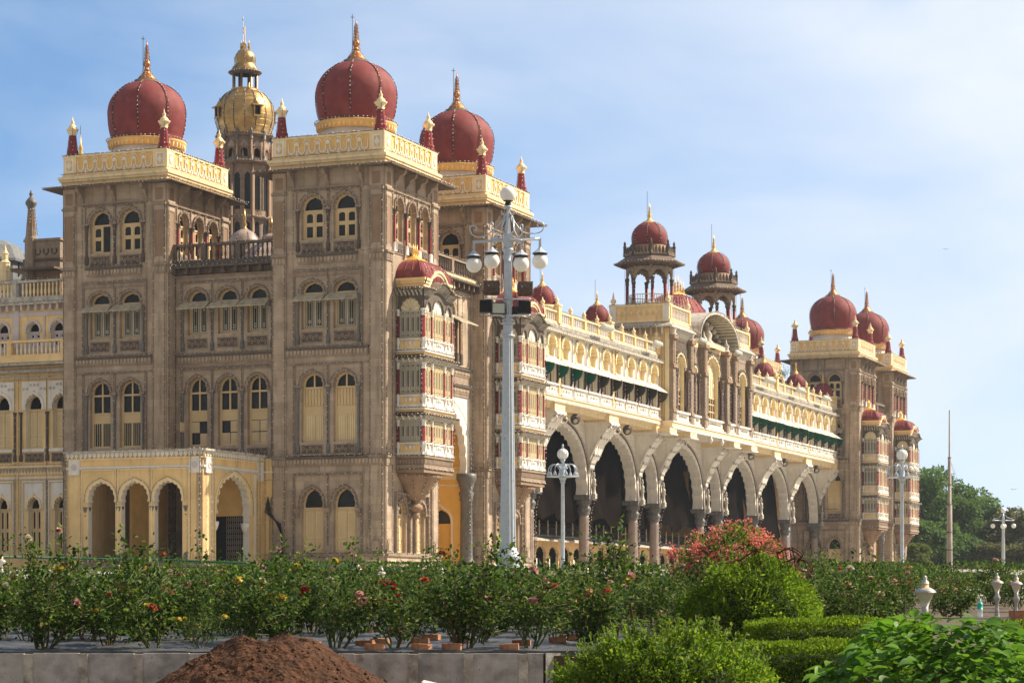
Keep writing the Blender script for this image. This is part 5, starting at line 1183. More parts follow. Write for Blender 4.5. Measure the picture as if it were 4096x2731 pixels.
dm.lathe(c, [(2.05, 40.35), (2.2, 40.5)]+[(r*2.44/2.62, zz(y)) for r, y in ((2.30, 1060), (2.5, 1010), (2.6, 960), (2.62, 910), (2.58, 860), (2.45, 810), (2.2, 765), (1.85, 725), (1.5, 695))]+[(1.28, 43.85), (1.28, 44.0), (1.15, 44.05), (1.15, 44.2)], 'gold', 40)
for y in (1020, 970, 915, 860, 810, 770, 735):
    r_ = np.interp(y, (695, 725, 765, 810, 860, 910, 960, 1010, 1060), (1.5, 1.85, 2.2, 2.45, 2.58, 2.62, 2.6, 2.5, 2.3))*2.44/2.62; dm.lathe(c, [(r_, zz(y)-.02), (r_+.02, zz(y)), (r_, zz(y)+.02)], 'gold', 40)
dm.lathe(c, [(1.2, 44.15), (1.2, 44.3), (1.0, 44.32)], 'gold', 8, smooth=False)
for k in range(8): a = 2*pi*k/8+.2; dm.tube([(1.0*cos(a), 1.0*sin(a), 44.25), (1.0*cos(a), 1.0*sin(a), 45.6)], .11, 'gold', 6)
dm.lathe(c, [(.9, 45.5), (1.35, 45.62), (1.35, 45.72), (1.1, 45.85)], 'stone_dark', 16)
dm.lathe(c, [(1.15, 45.8), (1.0, 46.1), (.82, 46.35), (.78, 46.5), (.84, 46.6), (.86, 46.9), (.78, 47.2), (.55, 47.5), (.2, 47.65), (.1, 47.7)], 'gold', 24)
for x, y, s in ((0, 0, 1.15), (.3, .1, .8), (-.3, 0, .8), (.15, -.3, .85), (-.1, .3, .8)):
    dm.lathe((x, y, 0), [(.1, 47.4), (.05, 47.6), (.16*s, 47.85), (.05, 48.0), (.1, 48.1), (.03, 48.25), (.01, 47.9+.75*s)], 'gold', 8)
dm.tube([(0, 0, 48), (-.05, 0, 49.6)], .03, 'gold', 5); dm.tube([(-.3, 0, 48.3), (-.35, 0, 50.3)], .025, 'silver_paint', 5); dm.ball((-.35, 0, 50.1), .07, 'silver_paint', 6, 2)
dm.add([(-.04, 0, 49.5), (-.04, 0, 48.9), (-.45, -.1, 48.95), (-.25, -.05, 49.2), (-.5, -.1, 49.4)], [(0, 1, 2, 3), (0, 3, 4)], 'gold')
dmo = put('golden_dome', dm, gt)
for a in (4.05, 5.55, 2.5, .8):
    w = G(); x, y = 2.35*cos(a), 2.35*sin(a)
    F = lambda u, z, d, a=a: ((2.2+d)*cos(a)-u*sin(a), (2.2+d)*sin(a)+u*cos(a), z)
    fbox(w, F, -.28, .28, 41.75, 42.5, 0, .35, 'dark_void'); fbox(w, F, -.36, .36, 41.6, 41.75, 0, .45, 'gold'); fbox(w, F, -.5, .5, 42.5, 42.6, -.3, .6, 'gold')
    for q in (-.28, .28): fbox(w, F, q-.05, q+.05, 41.75, 42.5, .3, .42, 'gold')
    q = F(0, 0, .1); w.lathe((q[0], q[1], 0), [(.12, 42.6), (.22, 42.75), (.2, 42.95), (.06, 43.1), (.01, 43.4)], 'gold', 8)
    put('dome_window', w, gt)
for k in range(16):
    a = 2*pi*k/16+.1; L.strand([(r*2.5/2.62*cos(a), r*2.5/2.62*sin(a), zz(y)) for r, y in ((2.30, 1060), (2.6, 960), (2.62, 910), (2.45, 810), (2.2, 765), (1.85, 725), (1.3, 690))], (0, 0, 0), .2, .05, .03)
    if k % 2: L.strand([(1.2*cos(a), 1.2*sin(a), 45.8), (.85*cos(a), .85*sin(a), 46.4), (.9*cos(a), .9*sin(a), 46.9), (.5*cos(a), .5*sin(a), 47.6)], (0, 0, 0), .2, .05, .02)
for R, z in ((2.66, 38.02), (2.48, 40.3), (1.4, 45.7), (2.5, 33.4)): L.strand([(R*cos(x), R*sin(x), z) for x in np.linspace(0, 2*pi, 33)], (0, 0, 0), .26)
tag(put('lamp_strings', L, gt), kind='stuff')
# small stone cupolas on the roof in front of it
def cupola(t, s, z, R, body_h=1.6, nm='roof_cupola', n=8):
    g = G(); g.lathe(c, [(R*.9, 24), (R*.9, z), (R*1.1, z+.05), (R*1.1, z+.15)], 'stone_trim', n, smooth=False)
    g.lathe(c, [(R*.95, z+.15), (R, z+.5*R), (R*.92, z+.95*R), (R*.6, z+1.4*R), (R*.25, z+1.6*R)], 'column_stone', 20); g.lathe(c, [(R*.3, z+1.55*R), (.12, z+1.75*R), (.2, z+1.9*R), (.08, z+2.1*R), (.14, z+2.25*R), (.02, z+2.8*R)], 'gold', 8)
    for k in range(8):
        a = k*pi/4; g.strand([(R*k2*cos(a), R*k2*sin(a), z+h2*R) for k2, h2 in ((1.03, .15), (1.03, .5), (.95, .95), (.6, 1.42))], (0, 0, 0), .25, .045, .02)
    put(nm, g, palace, (t, s, 0))
cupola(21, 21.5, 27.6, 1.35); cupola(24.5, 28, 29.2, 1.25)
g = G(); g.lathe(c, [(2.6, 24), (2.6, 25.2), (2.75, 25.3), (1.9, 26.2), (1.0, 26.9), (.7, 27.1), (.7, 27.4), (.45, 27.6), (.2, 27.7)], 'column_stone', 8, smooth=False); g.lathe(c, [(.2, 27.6), (.3, 27.8), (.12, 28.0), (.2, 28.2), (.02, 28.9)], 'gold', 8)
for k in range(8): a = k*pi/4; g.strand([(2.75*cos(a), 2.75*sin(a), 25.35), (1.9*cos(a), 1.9*sin(a), 26.25), (1.0*cos(a), 1.0*sin(a), 26.95)], (0, 0, 0), .3)
put('roof_cupola', g, palace, (11.5, 14.2, 0))

# ---- golden small finial behind the first tower parapet
g = G(); g.lathe(c, [(.34, 30), (.34, 32.0), (.2, 32.2), (.3, 32.5), (.14, 32.8), (.24, 33.1), (.1, 33.4), (.18, 33.6), (.05, 33.9), (.01, 34.6)], 'gold_paint', 10); g.tube([(.3, .2, 31), (.3, .2, 35.3)], .02, 'iron', 4)
put('roof_finial', g, palace, (6, 26.5, 0))

# ---- yellow porch in front of the linking wall
tp = -8.0; s0, s1 = 8.75, 18.7; ZF, ZT = 4.0, 11.0
g = G(); L = G(); Fp = side(tp, s0); Wp = s1-s0
cs = (2.45, 4.87, 7.32)
def poly_with_arches(cs, w, zs, h, W, zt, n=9, d=.09, leg=ZF):
    pts = [(0, leg), (0, zt), (W, zt), (W, leg)]; 
    for c in sorted(cs, reverse=True):
        a = arch(c, w, leg, zs, h, n, d, .03)[::-1]; pts += a
    return pts
g.plate(Fp, [poly_with_arches(cs, 2.0, 7.85, 1.3, Wp, ZT)], 0, -.45, 'yellow_paint', 'white_paint', back=True)
for c in (1.22, 3.66, 6.1, 8.54):
    g.lathe(Fp(c, 0, -.2), [(.26, 4.0), (.26, 4.5), (.19, 4.7), (.18, 6.9), (.22, 7.0), (.19, 7.1), (.26, 7.45), (.28, 7.55)], 'granite_column', 12) if c > 1 else None
for c in cs: surround(g, Fp, c, 2.0, 4, 7.85, 1.3, 'pale_yellow', 9, .08, .2); lit_strands(L, Fp, [arcline(c, 2.4, 7.85, 1.55)], .28, .15)
hood_frame(g, Fp, 1.0, 8.75, 4.0, 9.85, (3.66, 6.1), 'pale_yellow', .08, .1); fbox(g, Fp, 0, Wp, 9.95, 10.1, 0, .1, 'white_paint')
lit_strands(L, Fp, [[(1.0, 4), (1.0, 9.95), (8.75, 9.95), (8.75, 4)], [(3.66, 7.6), (3.66, 9.9)], [(6.1, 7.6), (6.1, 9.9)], [(.1, 4), (.1, 10.9)], [(.75, 4), (.75, 10.9)], [(Wp-.1, 4), (Wp-.1, 10.9)], [(0, 11.1), (Wp, 11.1)]], .32, .2)
Fr = front(s0, tp); Wr = 8.0
g.plate(Fr, [poly_with_arches((3.9,), 4.4, 7.1, 2.55, Wr, ZT, 13, .06)], 0, -.45, 'yellow_paint', 'white_paint', back=True)
surround(g, Fr, 3.9, 4.4, 4, 7.1, 2.55, 'pale_yellow', 13, .08, .25)
for q in (1.85, 5.95): g.lathe((tp+q, s0+.22, 0), [(.02, 5.9), (.2, 6.1), (.3, 6.4), (.32, 6.6)], 'white_paint', 8)
hood_frame(g, Fr, 1.1, 6.8, 4, 9.85, (), 'white_paint', .08, .1); fbox(g, Fr, 0, Wr, 9.95, 10.1, 0, .1, 'white_paint')
lit_strands(L, Fr, [[(1.1, 4), (1.1, 9.9), (6.8, 9.9), (6.8, 4)], arcline(3.9, 4.9, 7.1, 2.85), [(.1, 4), (.1, 10.9)], [(.8, 4), (.8, 10.9)], [(Wr-.1, 4), (Wr-.1, 10.9)], [(7.2, 4), (7.2, 10.9)], [(0, 11.1), (Wr, 11.1)]], .3, .2)
Fn = side(tp+Wr, 7.0)
g.plate(Fn, [[(0, 2.4), (s0-7.0, 2.4), (s0-7.0, 10.9), (0, 10.9)], arch(.85, .95, 4.1, 7.5, 1.2, 7, .1)[::-1]], 0, -.25, 'yellow_paint', 'white_paint'); fbox(g, Fn, 0, 1.75, 9.95, 10.08, 0, .1, 'white_paint')
g.plate(Fn, [arch(.85, 1.0, 4.1, 7.5, 1.2, 0, 0)], -.24, -.24, 'deep_yellow'); lit_strands(L, Fn, [[(.1, 4), (.1, 10.8)], [(.2, 4.2), (.2, 9.5), (1.6, 9.5)], [(0, 11.0), (1.75, 11.0)]], .3, .12)
g.box(tp+.45, 1.0, s0+.45, s1-.02, 10.7, 10.9, 'deep_yellow'); g.box(tp-.3, 1.0, s0-.3, s1+.3, 2.4, 4.0, 'stone_trim'); g.box(tp, 0.0, s1-.3, s1, 4.0, 11, 'yellow_paint')
for Fq, WW in ((Fp, Wp), (Fr, Wr)):
    fbox(g, Fq, -.0, WW, 10.55, 10.62, 0, .14, 'pale_yellow'); fbox(g, Fq, -.14, WW+.1, 10.98, 11.1, -.4, .30, 'dirty_white')
    n = int(WW/.33)
    for i in range(n):
        x = WW*(i+.5)/n; g.plate(Fq, [[(x-.14, 10.98), (x-.14, 10.8), (x-.05, 10.7), (x, 10.6), (x+.05, 10.7), (x+.14, 10.8), (x+.14, 10.98)]], .12, 0, 'white_paint')
    for a in ((.25,) if Fq is Fr else (.1, 8.9)): fbox(g, Fq, a, a+.8, 9.6, 10.55, 0, .13, 'white_paint'); g.plate(Fq, [[(a+.4+.2*cos(x), 10.1+.22*sin(x)) for x in np.linspace(0, 5.6, 9)]], .16, .13, 'lilac_white')
fbox(g, Fr, 7.15, 7.85, 9.4, 10.55, 0, .13, 'white_paint')
# inner partition: yellow wall and dark folding gate seen through the arches
g.box(-4.4, .9, 16.0, 16.2, 4, 10.7, 'deep_yellow'); g.box(-1.6, -1.4, s0+.5, 13.8, 7.1, 10.7, 'deep_yellow'); g.box(-1.55, -1.45, s0+.5, 13.8, 4, 7.1, 'dark_void')
po = put('porch', g, palace)
fg = G()
for a, b in ((s0+.6, s0+1.8), (s0+3.0, s0+4.4)):
    for k in range(9):
        u = a+(b-a)*k/8; fg.box(-1.68, -1.65, u-.012, u+.012, 4, 7.1, 'pole_paint')
        for j in range(8):
            if k < 8: u2 = a+(b-a)*(k+1)/8; z = 4.1+j*.37; fg.tube([(-1.67, u, z), (-1.67, u2, z+.37)], .012, 'pole_paint', 3); fg.tube([(-1.67, u2, z), (-1.67, u, z+.37)], .012, 'pole_paint', 3)
for a in (5.2, 6.9):
    pass
put('folding_gate', fg, po)
fg = G()
for j in range(9):
    u = -7.3+j*.28; fg.box(u-.012, u+.012, s0+5.9, s0+5.93, 4, 7.1, 'pole_paint')
tag(put('lamp_strings', L, po), kind='stuff')
cbm = G()
for k in range(9):
    o = k*.05; cbm.tube([(tp+Wr-.1, 8.35+.03*k, 8.4-.12*k), (tp+Wr-.3-o*.6, 8.0-.04*k, 7.3-.05*k), (tp+Wr-.35-o*.6, 7.55-.05*k, 6.6), (tp+Wr-.3-o*.6, 7.25-.02*k, 5.9), (tp+Wr-.3-o*.5, 7.18-.03*k, 2.6)], .035, 'black_metal', 5)
put('cable_bundle', cbm, po)
# ------------------------------------------------------------ yellow annexe left of the palace and roofs behind
annex = link('annex_building', None, None, (PX, PY, 0), (0, 0, YAW))
tag(annex, 'yellow and white side building with balustraded balconies joining the palace at the left edge', 'building')
g = G(); L = G(); A0 = DS+GS+DS+.02; Fq = side(1.0, A0); WA = 14.0
up = [(c, 1.1, 19.0, 20.1, .75) for c in (1.15, 3.1, 5.6, 7.6)]; mid = [(c, 1.35, 12.1, 14.75, 1.1) for c in (.85, 3.0, 5.6, 7.8)]; low = [(c, 1.0, 4.85, 7.9, .85) for c in (.85, 3.0, 5.6, 7.8)]
g.plate(Fq, [[(0, 2.4), (WA, 2.4), (WA, 22), (0, 22)]]+[arch(c, w, a, b, h, 7, .08, .22)[::-1] for c, w, a, b, h in up+mid+low], 0, -.35, 'yellow_paint', 'white_paint')
g.box(1.4, 8, A0, A0+WA, 2.4, 22, 'dark_void')
for c, w, a, b, h in up:
    fbox(g, Fq, c-1.0, c-.85, 19.0, 21.4, 0, .08, 'lilac_white'); surround(g, Fq, c, w, a, b, h, 'lilac_white', 7, .1, .14)
fbox(g, Fq, 0, WA, 21.2, 21.5, 0, .07, 'lilac_white'); fbox(g, Fq, 0, WA, 21.95, 22.1, -.3, .6, 'dirty_white'); fbox(g, Fq, 4.2, 4.6, 19, 22, 0, .12, 'lilac_white')
for i in range(24): u = WA*(i+.5)/24; fbox(g, Fq, u-.08, u+.08, 21.6, 21.95, 0, .45, 'lilac_white')
fbox(g, Fq, 0, WA, 22.1, 22.4, -.3, .4, 'dirty_white'); balustrade(g, Fq, 0, WA, 22.4, 23.65, .2, 'pale_yellow', 'dirty_white', .3, (.1, 4.4, 9))
fbox(g, Fq, 0, WA, 17.9, 18.35, 0, 1.0, 'yellow_paint'); fbox(g, Fq, 0, WA, 17.75, 17.9, 0, 1.1, 'dirty_white'); balustrade(g, Fq, 0, WA, 18.35, 19.45, .85, 'white_paint', 'yellow_paint', .33, (.1, 4.4, 9))
fbox(g, Fq, 0, WA, 17.3, 17.5, 0, .4, 'dirty_white'); fbox(g, Fq, 0, WA, 16.95, 17.05, 0, .15, 'dirty_white')
for c, w, a, b, h in mid:
    q = arch(c, w+.25, b, b, h+.25, 0, 0, .22, jamb=False)
    g.plate(Fq, [[(c-.98, b), (c-.98, 16.7), (c+.98, 16.7), (c+.98, b), (q[-1][0], b)]+q[::-1]], .07, 0, 'white_paint'); surround(g, Fq, c, w, a, b, h, 'white_paint', 7, .14, .16)
    for k in range(7): x = c-.85+k*.28; g.ball(Fq(x, 16.45-.25*(abs(k-3) > 1), .07), .1, 'lilac_white', 5)
    carved_panel(g, Fq, c-.7, c+.7, 11.2, 11.7); fbox(g, Fq, c-.9, c+.9, 11.85, 12.05, 0, .15, 'white_paint')
    for q in (-1.05, 1.05): g.lathe(Fq(c+q, 0, .08), [(.13, 11.2), (.13, 11.6), (.08, 11.7), (.08, 14.3), (.14, 14.6)], 'stone_dark', 8)
string_course(g, Fq, 0, WA, 10.9, 'pale_yellow'); fbox(g, Fq, 0, WA, 10.0, 10.1, 0, .1, 'white_paint')
for c, w, a, b, h in low:
    q = arch(c, w+.25, b, b, h+.25, 0, 0, .22, jamb=False)
    g.plate(Fq, [[(c-.72, b), (c-.72, 9.7), (c+.72, 9.7), (c+.72, b), (q[-1][0], b)]+q[::-1]], .07, 0, 'white_paint'); surround(g, Fq, c, w, a, b, h, 'pale_yellow', 7, .14, .14)
    hood_frame(g, Fq, c-.9, c+.9, 4.8, 9.75, (), 'white_paint', .1, .1); lit_strands(L, Fq, [[(c-1.0, 4.8), (c-1.0, 9.9), (c+1.0, 9.9), (c+1.0, 4.8)]], .34, .15)
for z, d in ((10.95, .3), (17.9, 1.1), (22.1, .6), (17.2, .3), (23.7, .4), (16.8, .1)): lit_strands(L, Fq, [[(0, z), (WA, z)]], .32, d)
lit_strands(L, Fq, [[(u, 4.8), (u, 17)] for u in (1.93, 4.2, 4.5)], .4, .12)
put('wall', g, annex)
for i, (c, w, a, b, h) in enumerate(up+mid+low): put('window', make_window('door' if i >= 4 and i < 8 else 'case', Fq, c, w, a, b, h, .28, 'lilac_white' if i < 4 else 'cream_frame'), annex)
tag(put('lamp_strings', L, annex), kind='stuff')
def at(px, Y, z=0): return ((px-2048)/FPX*Y, Y, z)
def zat(py, Y): return (HZ-py)/FPX*Y+EYE
def w2p(X, Y): dx, dy = X-PX, Y-PY; return dx*cos(YAW)+dy*sin(YAW), -dx*sin(YAW)+dy*cos(YAW)
# brown roof block with slim turret
g = G(); Y = 172; t0, s0_ = w2p(*at(240, Y)[:2])
k = lambda y: zat(y, Y)
F = side(0, 0)
g.box(0, 6, 0, 3.0, 20, k(1070), 'stone_panel'); fbox(g, F, -.2, 3.9, k(1080), k(1072), -4, 1.1, 'eave_wood'); fbox(g, F, 0, 3.0, k(1070), k(960), -3, 0, 'stone_trim'); fbox(g, F, -.1, 3.1, k(960), k(950), -3, .1, 'stone_trim'); fbox(g, F, -.1, 3.1, k(1040), k(1030), -3, .15, 'stone_dark')
for i in range(4):
    c = .5+i*.7; g.band(F, [(c+.25*cos(x), k(1000)+.3*sin(x)) for x in np.linspace(2.4, 7, 10)], [(c+.17*cos(x), k(1000)+.22*sin(x)) for x in np.linspace(2.4, 7, 10)], .06, 0, 'stone_dark')
c_ = (.1, 2.55, 0)
g.lathe(c_, [(.48, 22), (.48, k(945)), (.42, k(940)), (.36, k(900))], 'stone_trim', 8, smooth=False); g.lathe(c_, [(.36, k(900)), (.25, k(830))], 'stone_panel', 8, smooth=False)
g.lathe(c_, [(.25, k(830)), (.28, k(820)), (.42, k(808)), (.42, k(800)), (.38, k(795)), (.2, k(782)), (.1, k(778)), (.16, k(768)), (.02, k(750))], 'granite_column', 12)
for a in (3.6, 4.5, 5.4): g.strand([(.1+.45*cos(a), 2.55+.45*sin(a), k(930)), (.1+.28*cos(a), 2.55+.28*sin(a), k(825))], (0, 0, 0), .26, .045, .02)
put('roof_turret', g, palace, (t0, s0_, 0))
g = G(); Y = 190; t0, s0_ = w2p(*at(-30, Y)[:2]); k = lambda y: zat(y, Y)
g.lathe((0, 0, 0), [(2.65, 20), (2.65, k(1060)), (2.95, k(1055)), (2.95, k(1045)), (2.3, k(990)), (1.2, k(965)), (.1, k(955))], 'grey_roof', 10, smooth=False)
for i in range(10): a = 2*pi*i/10+.3; g.box(2.55*cos(a)-.06, 2.55*cos(a)+.06, 2.55*sin(a)-.06, 2.55*sin(a)+.06, k(1110), k(1060), 'black_metal')
put('grey_pavilion', g, annex, (t0, s0_, 0))
g = G(); g.lathe((0, 0, 0), [(.95, 22), (.95, 24.2), (1.05, 24.4), (.8, 24.5), (.8, 25.2), (.9, 25.3), (.5, 25.6), (.5, 26.2), (.6, 26.3), (.3, 26.7), (.05, 27.3)], 'pale_yellow', 8, smooth=False)
put('roof_finial', g, annex, (2.0, DS*2+GS+6.1, 9.5)).scale = (.45, .45, .62)

# ------------------------------------------------------------ ground
def gz(Y):
    if Y < 28.005: return .30
    if Y < 145: return .89+.0225*(Y-28)
    return 3.52
g = G(); xs = [-1500, -400, -120, -60, -30]+list(np.linspace(-14, 30, 23))+[60, 140, 400, 1500]
ys = [2, 10, 20, 28.0, 28.01, 30, 32, 34, 37, 40, 45, 50, 60, 80, 100, 120, 145, 200, 300, 500, 1000, 2500]
vs = [(x, y, gz(y)-(.03 if y < 60 else 0)) for y in ys for x in xs]; n = len(xs)
g.add(vs, [(j*n+i, j*n+i+1, (j+1)*n+i+1, (j+1)*n+i) for j in range(12, len(ys)-1) for i in range(n-1)], 'forecourt_paving')
g.add(vs, [(j*n+i, j*n+i+1, (j+1)*n+i+1, (j+1)*n+i) for j in range(0, 12) for i in range(n-1)], 'ground')
tag(put('ground', g), kind='structure')
# black mulch sheet of the rose bed, with folds
nx, ny = 90, 60; vs = []
for j in range(ny+1):
    Y = 28.0+14*(j/ny)**1.3
    for i in range(nx+1):
        x = -8+10.2*i/nx; vs.append((x, Y, gz(Y)+.018+.014*sin(x*7+3*sin(Y*2))*sin(Y*3.1+x)+random.uniform(0, .018)))
g = G(); g.add(vs, [(j*(nx+1)+i, j*(nx+1)+i+1, (j+1)*(nx+1)+i+1, (j+1)*(nx+1)+i) for j in range(ny) for i in range(nx)], 'mulch_film', False)
tag(put('mulch_sheet', g), kind='structure')
# concrete kerb of slab panels
kerb = link('garden_kerb', None, None, (0, 27.95, 0)); tag(kerb, 'low grey concrete slab kerb along the front of the rose bed', 'kerb')
pw = .655
KX0 = at(119, 28)[0]; k_i = 0
for i in range(-2, 10):
    x0 = KX0+i*pw+.055; x1 = x0+pw-.11
    if x1 > at(2200, 28)[0]: break
    g = G(); z1 = .89+random.uniform(-.004, .004)
    g.box(x0, x1, -.04, .05, .2, z1, 'concrete'); put('kerb_slab', g, kerb)
    g = G(); g.box(x1, x1+.11, -.055+random.uniform(-.006, .006), .05, .2, z1-.006, 'mortar'); put('mortar_joint', g, kerb)
xe = x0
for i in range(7):
    a0_ = (xe-.01+.22*i, .13*i*i*.3); a1_ = (xe-.01+.22*(i+1), .13*(i+1)**2*.3)
    g = G(); g.add([(a0_[0], a0_[1]-.04, .2), (a1_[0]-.03, a1_[1]-.04, .2), (a1_[0]-.03, a1_[1]-.04, .89), (a0_[0], a0_[1]-.04, .89), (a0_[0], a0_[1]+.06, .89), (a1_[0], a1_[1]+.06, .89)], [(0, 1, 2, 3), (3, 2, 5, 4)], 'concrete' if i % 3 != 2 else 'mortar'); put('kerb_slab', g, kerb)
# soil heap in front of the kerb
def fbm(x, y, s=0):
    v = 0
    for o in range(5): f = 2.0**o; v += sin(x*f*1.7+s*3+sin(y*f*1.3+o))*cos(y*f*1.9+s+cos(x*f*1.1+o*2))/f
    return v
MX, MY = at(1085, 26.8)[0], 26.8
n = 150; vs = []
for j in range(n+1):
    for i in range(n+1):
        x, y = -2.5+5.0*i/n, -1.5+2.45*j/n
        r = sqrt((x/1.62)**2+(y/1.25)**2); h = max(0, 1-r)**.85*.98
        h = min(h, .70+.1*fbm(x*1.5, y*1.5, 1))
        h += (.022*fbm(x*5, y*5, 2)+.010*random.uniform(-1, 1))*min(1, h*6)
        vs.append((x, y, .32+max(0, h)*1.02))
g = G(); g.add(vs, [(j*(n+1)+i, j*(n+1)+i+1, (j+1)*(n+1)+i+1, (j+1)*(n+1)+i) for j in range(n) for i in range(n)], 'soil', False)
for k in range(1500):
    i = random.randrange(len(vs)); p = vs[i]
    if p[2] < .34: continue
    g.octa((p[0], p[1], p[2]+.004), random.choice([.006, .008, .010, .014, .02, .03])*random.uniform(.7, 1.2), 'concrete' if random.random() < .012 else 'soil')
heap = put('soil_heap', g, None, (MX, MY, 0)); tag(heap, 'heap of reddish brown soil piled against the concrete kerb', 'soil heap')
g = G(); g.add([(-.22, -.1, 0), (.24, -.06, 0), (.24, .12, 0), (-.22, .1, 0), (-.22, -.1, .14), (.26, -.04, .03), (.26, .12, .05), (-.2, .1, .16)], [(0, 1, 5, 4), (1, 2, 6, 5), (2, 3, 7, 6), (3, 0, 4, 7), (4, 5, 6, 7)], 'concrete')
tag(put('broken_slab', g, None, (at(1765, 26.5)[0], 26.5, .46)), 'tilted broken concrete slab piece lying right of the soil heap', 'concrete piece')
g = G(); g.add([(x*1.5, y*.5, (.18+.03*fbm(x*4, y*4, 3))*(1-x*x)*(1-y*y)+.28) for y in np.linspace(-1, 1, 12) for x in np.linspace(-1, 1, 24)], [(j*24+i, j*24+i+1, (j+1)*24+i+1, (j+1)*24+i) for j in range(11) for i in range(23)], 'soil')
tag(put('soil_spill', g, None, (at(1765, 26.5)[0], 26.4, -.02)), 'flat spill of loose brown soil under the broken slab piece', 'soil')

# ------------------------------------------------------------ foliage helpers
def leaf_mesh(name, P, size, mats, outward=None, up=.35, fold=.25, asp=.5, idx=None, droop=0.0):
    P = np.asarray(P, float); n = len(P)
    a = RNG.normal(size=(n, 3))
    if outward is not None: a = a*.6+outward*1.0
    a[:, 2] += up*.6-droop; a /= np.linalg.norm(a, axis=1)[:, None]+1e-9
    nr = RNG.normal(size=(n, 3))*.55; nr[:, 2] += 1.0
    if outward is not None: nr += outward*.5
    b = np.cross(nr, a); b /= np.linalg.norm(b, axis=1)[:, None]+1e-9; c = np.cross(a, b)
    s = (size*RNG.uniform(.65, 1.25, n))[:, None] if np.isscalar(size) else size[:, None]
    w = s*asp; f = s*fold*asp
    V = np.stack([P, P+a*s*.33+b*w*.5+c*f, P+a*s*.68+b*w*.42+c*f, P+a*s-c*s*.08, P+a*s*.68-b*w*.42+c*f, P+a*s*.33-b*w*.5+c*f], 1).reshape(-1, 3)
    me = bpy.data.meshes.new(name); me.vertices.add(n*6); me.vertices.foreach_set('co', V.ravel())
    base = np.arange(n)*6
    F = np.stack([base, base+1, base+2, base+3, base, base+3, base+4, base+5], 1).ravel()
    me.loops.add(n*8); me.loops.foreach_set('vertex_index', F.astype(np.int32))
    me.polygons.add(n*2); me.polygons.foreach_set('loop_start', (np.arange(n*2)*4).astype(np.int32)); me.polygons.foreach_set('loop_total', np.full(n*2, 4, np.int32))
    for m in mats: me.materials.append(MATS[m])
    if idx is not None: me.polygons.foreach_set('material_index', np.repeat(idx, 2).astype(np.int32))
    me.update(); me.validate(); return me
def bloom_mesh(m, r=.05):
    P, O = [], []
    for k in range(26):
        v = RNG.normal(size=3); v[2] = abs(v[2])*.8+.1; v /= np.linalg.norm(v); P.append(v*r*.25); O.append(v)
    return leaf_mesh('bloom', P, r*1.15, [m], np.array(O)*2.2, 0, .5, 1.0)
BLOOM = {m: bloom_mesh('petal_'+m) for m in ('white', 'yellow', 'pink', 'coral', 'crimson', 'peach')}
def bush_parts(H, Wd, nst, leaf_n, seed, tall=0, low=.27):
    rs = random.Random(seed); st = G(); P = []; tips = []
    def spray(q, n, rad):
        for _ in range(n):
            v = RNG.normal(size=3); P.append((q[0]+v[0]*rad, q[1]+v[1]*rad, max(.05, q[2]+v[2]*rad*.8)))
    stems = []
    for k in range(nst+tall):
        a = rs.uniform(0, 2*pi); sp = rs.uniform(.15, 1)*Wd*.5; h = H*rs.uniform(.62, 1.0)*(1.0 if k < nst else 1.45)
        if k >= nst: sp *= .8
        pts = []
        for j in range(9):
            t = j/8; r = sp*(t**.8); pts.append((.07*cos(a)+r*cos(a)+.02*rs.uniform(-1, 1), .07*sin(a)+r*sin(a)+.02*rs.uniform(-1, 1), h*t-(.12*h*t**4 if sp > .3 else 0)))
        st.tube(pts, .013, 'stem' if rs.random() < .75 else 'dead_stem', 5, True, .004); stems.append(pts)
        tips.append(pts[-1])
        for j in range(2, 9):
            for _ in range(2):
                q = pts[j]; b = rs.uniform(0, 2*pi); l = rs.uniform(.08, .30)*(1.0 if k < nst else .4)
                e = (q[0]+l*cos(b), q[1]+l*sin(b), q[2]+rs.uniform(-.03, .16)); st.tube([q, e], .004, 'stem', 3)
                stems.append([q, e]); tips.append(e)
    tot = sum(len(s) for s in stems); per = leaf_n/tot
    for s in stems:
        for q in s:
            if q[2] > low*H*(1+rs.uniform(-.5, .8)): spray(q, max(1, int(per*rs.uniform(.4, 1.7))), .075)
    P = np.array(P); P = P[RNG.uniform(size=len(P)) < .88]
    ctr = np.array([0, 0, H*.5]); O = P-ctr; O /= np.linalg.norm(O, axis=1)[:, None]+1e-6
    br = RNG.uniform(size=len(P)) < .16
    me = leaf_mesh('foliage', P, .068, ['rose_leaf', 'rose_leaf_brown'], O*.5, .1, .2, .62, br.astype(int))
    return me, st.mesh('stems'), [t for t in tips if t[2] > .55*H]
BV = [bush_parts(1.10, 1.0, 9, 1800, 1), bush_parts(1.0, .9, 8, 1700, 2), bush_parts(1.15, .85, 7, 1400, 3, 1), bush_parts(.95, 1.0, 9, 1900, 4), bush_parts(1.05, .9, 8, 1800, 5, 1, .1), bush_parts(.9, .8, 6, 900, 6), bush_parts(1.2, .95, 7, 1000, 7, 2, .3), bush_parts(.8, 1.1, 8, 1500, 8, 0, .05)]
TALL = [bush_parts(1.15, 1.1, 11, 2500, 11, 3), bush_parts(1.05, .8, 8, 1700, 12, 4)]
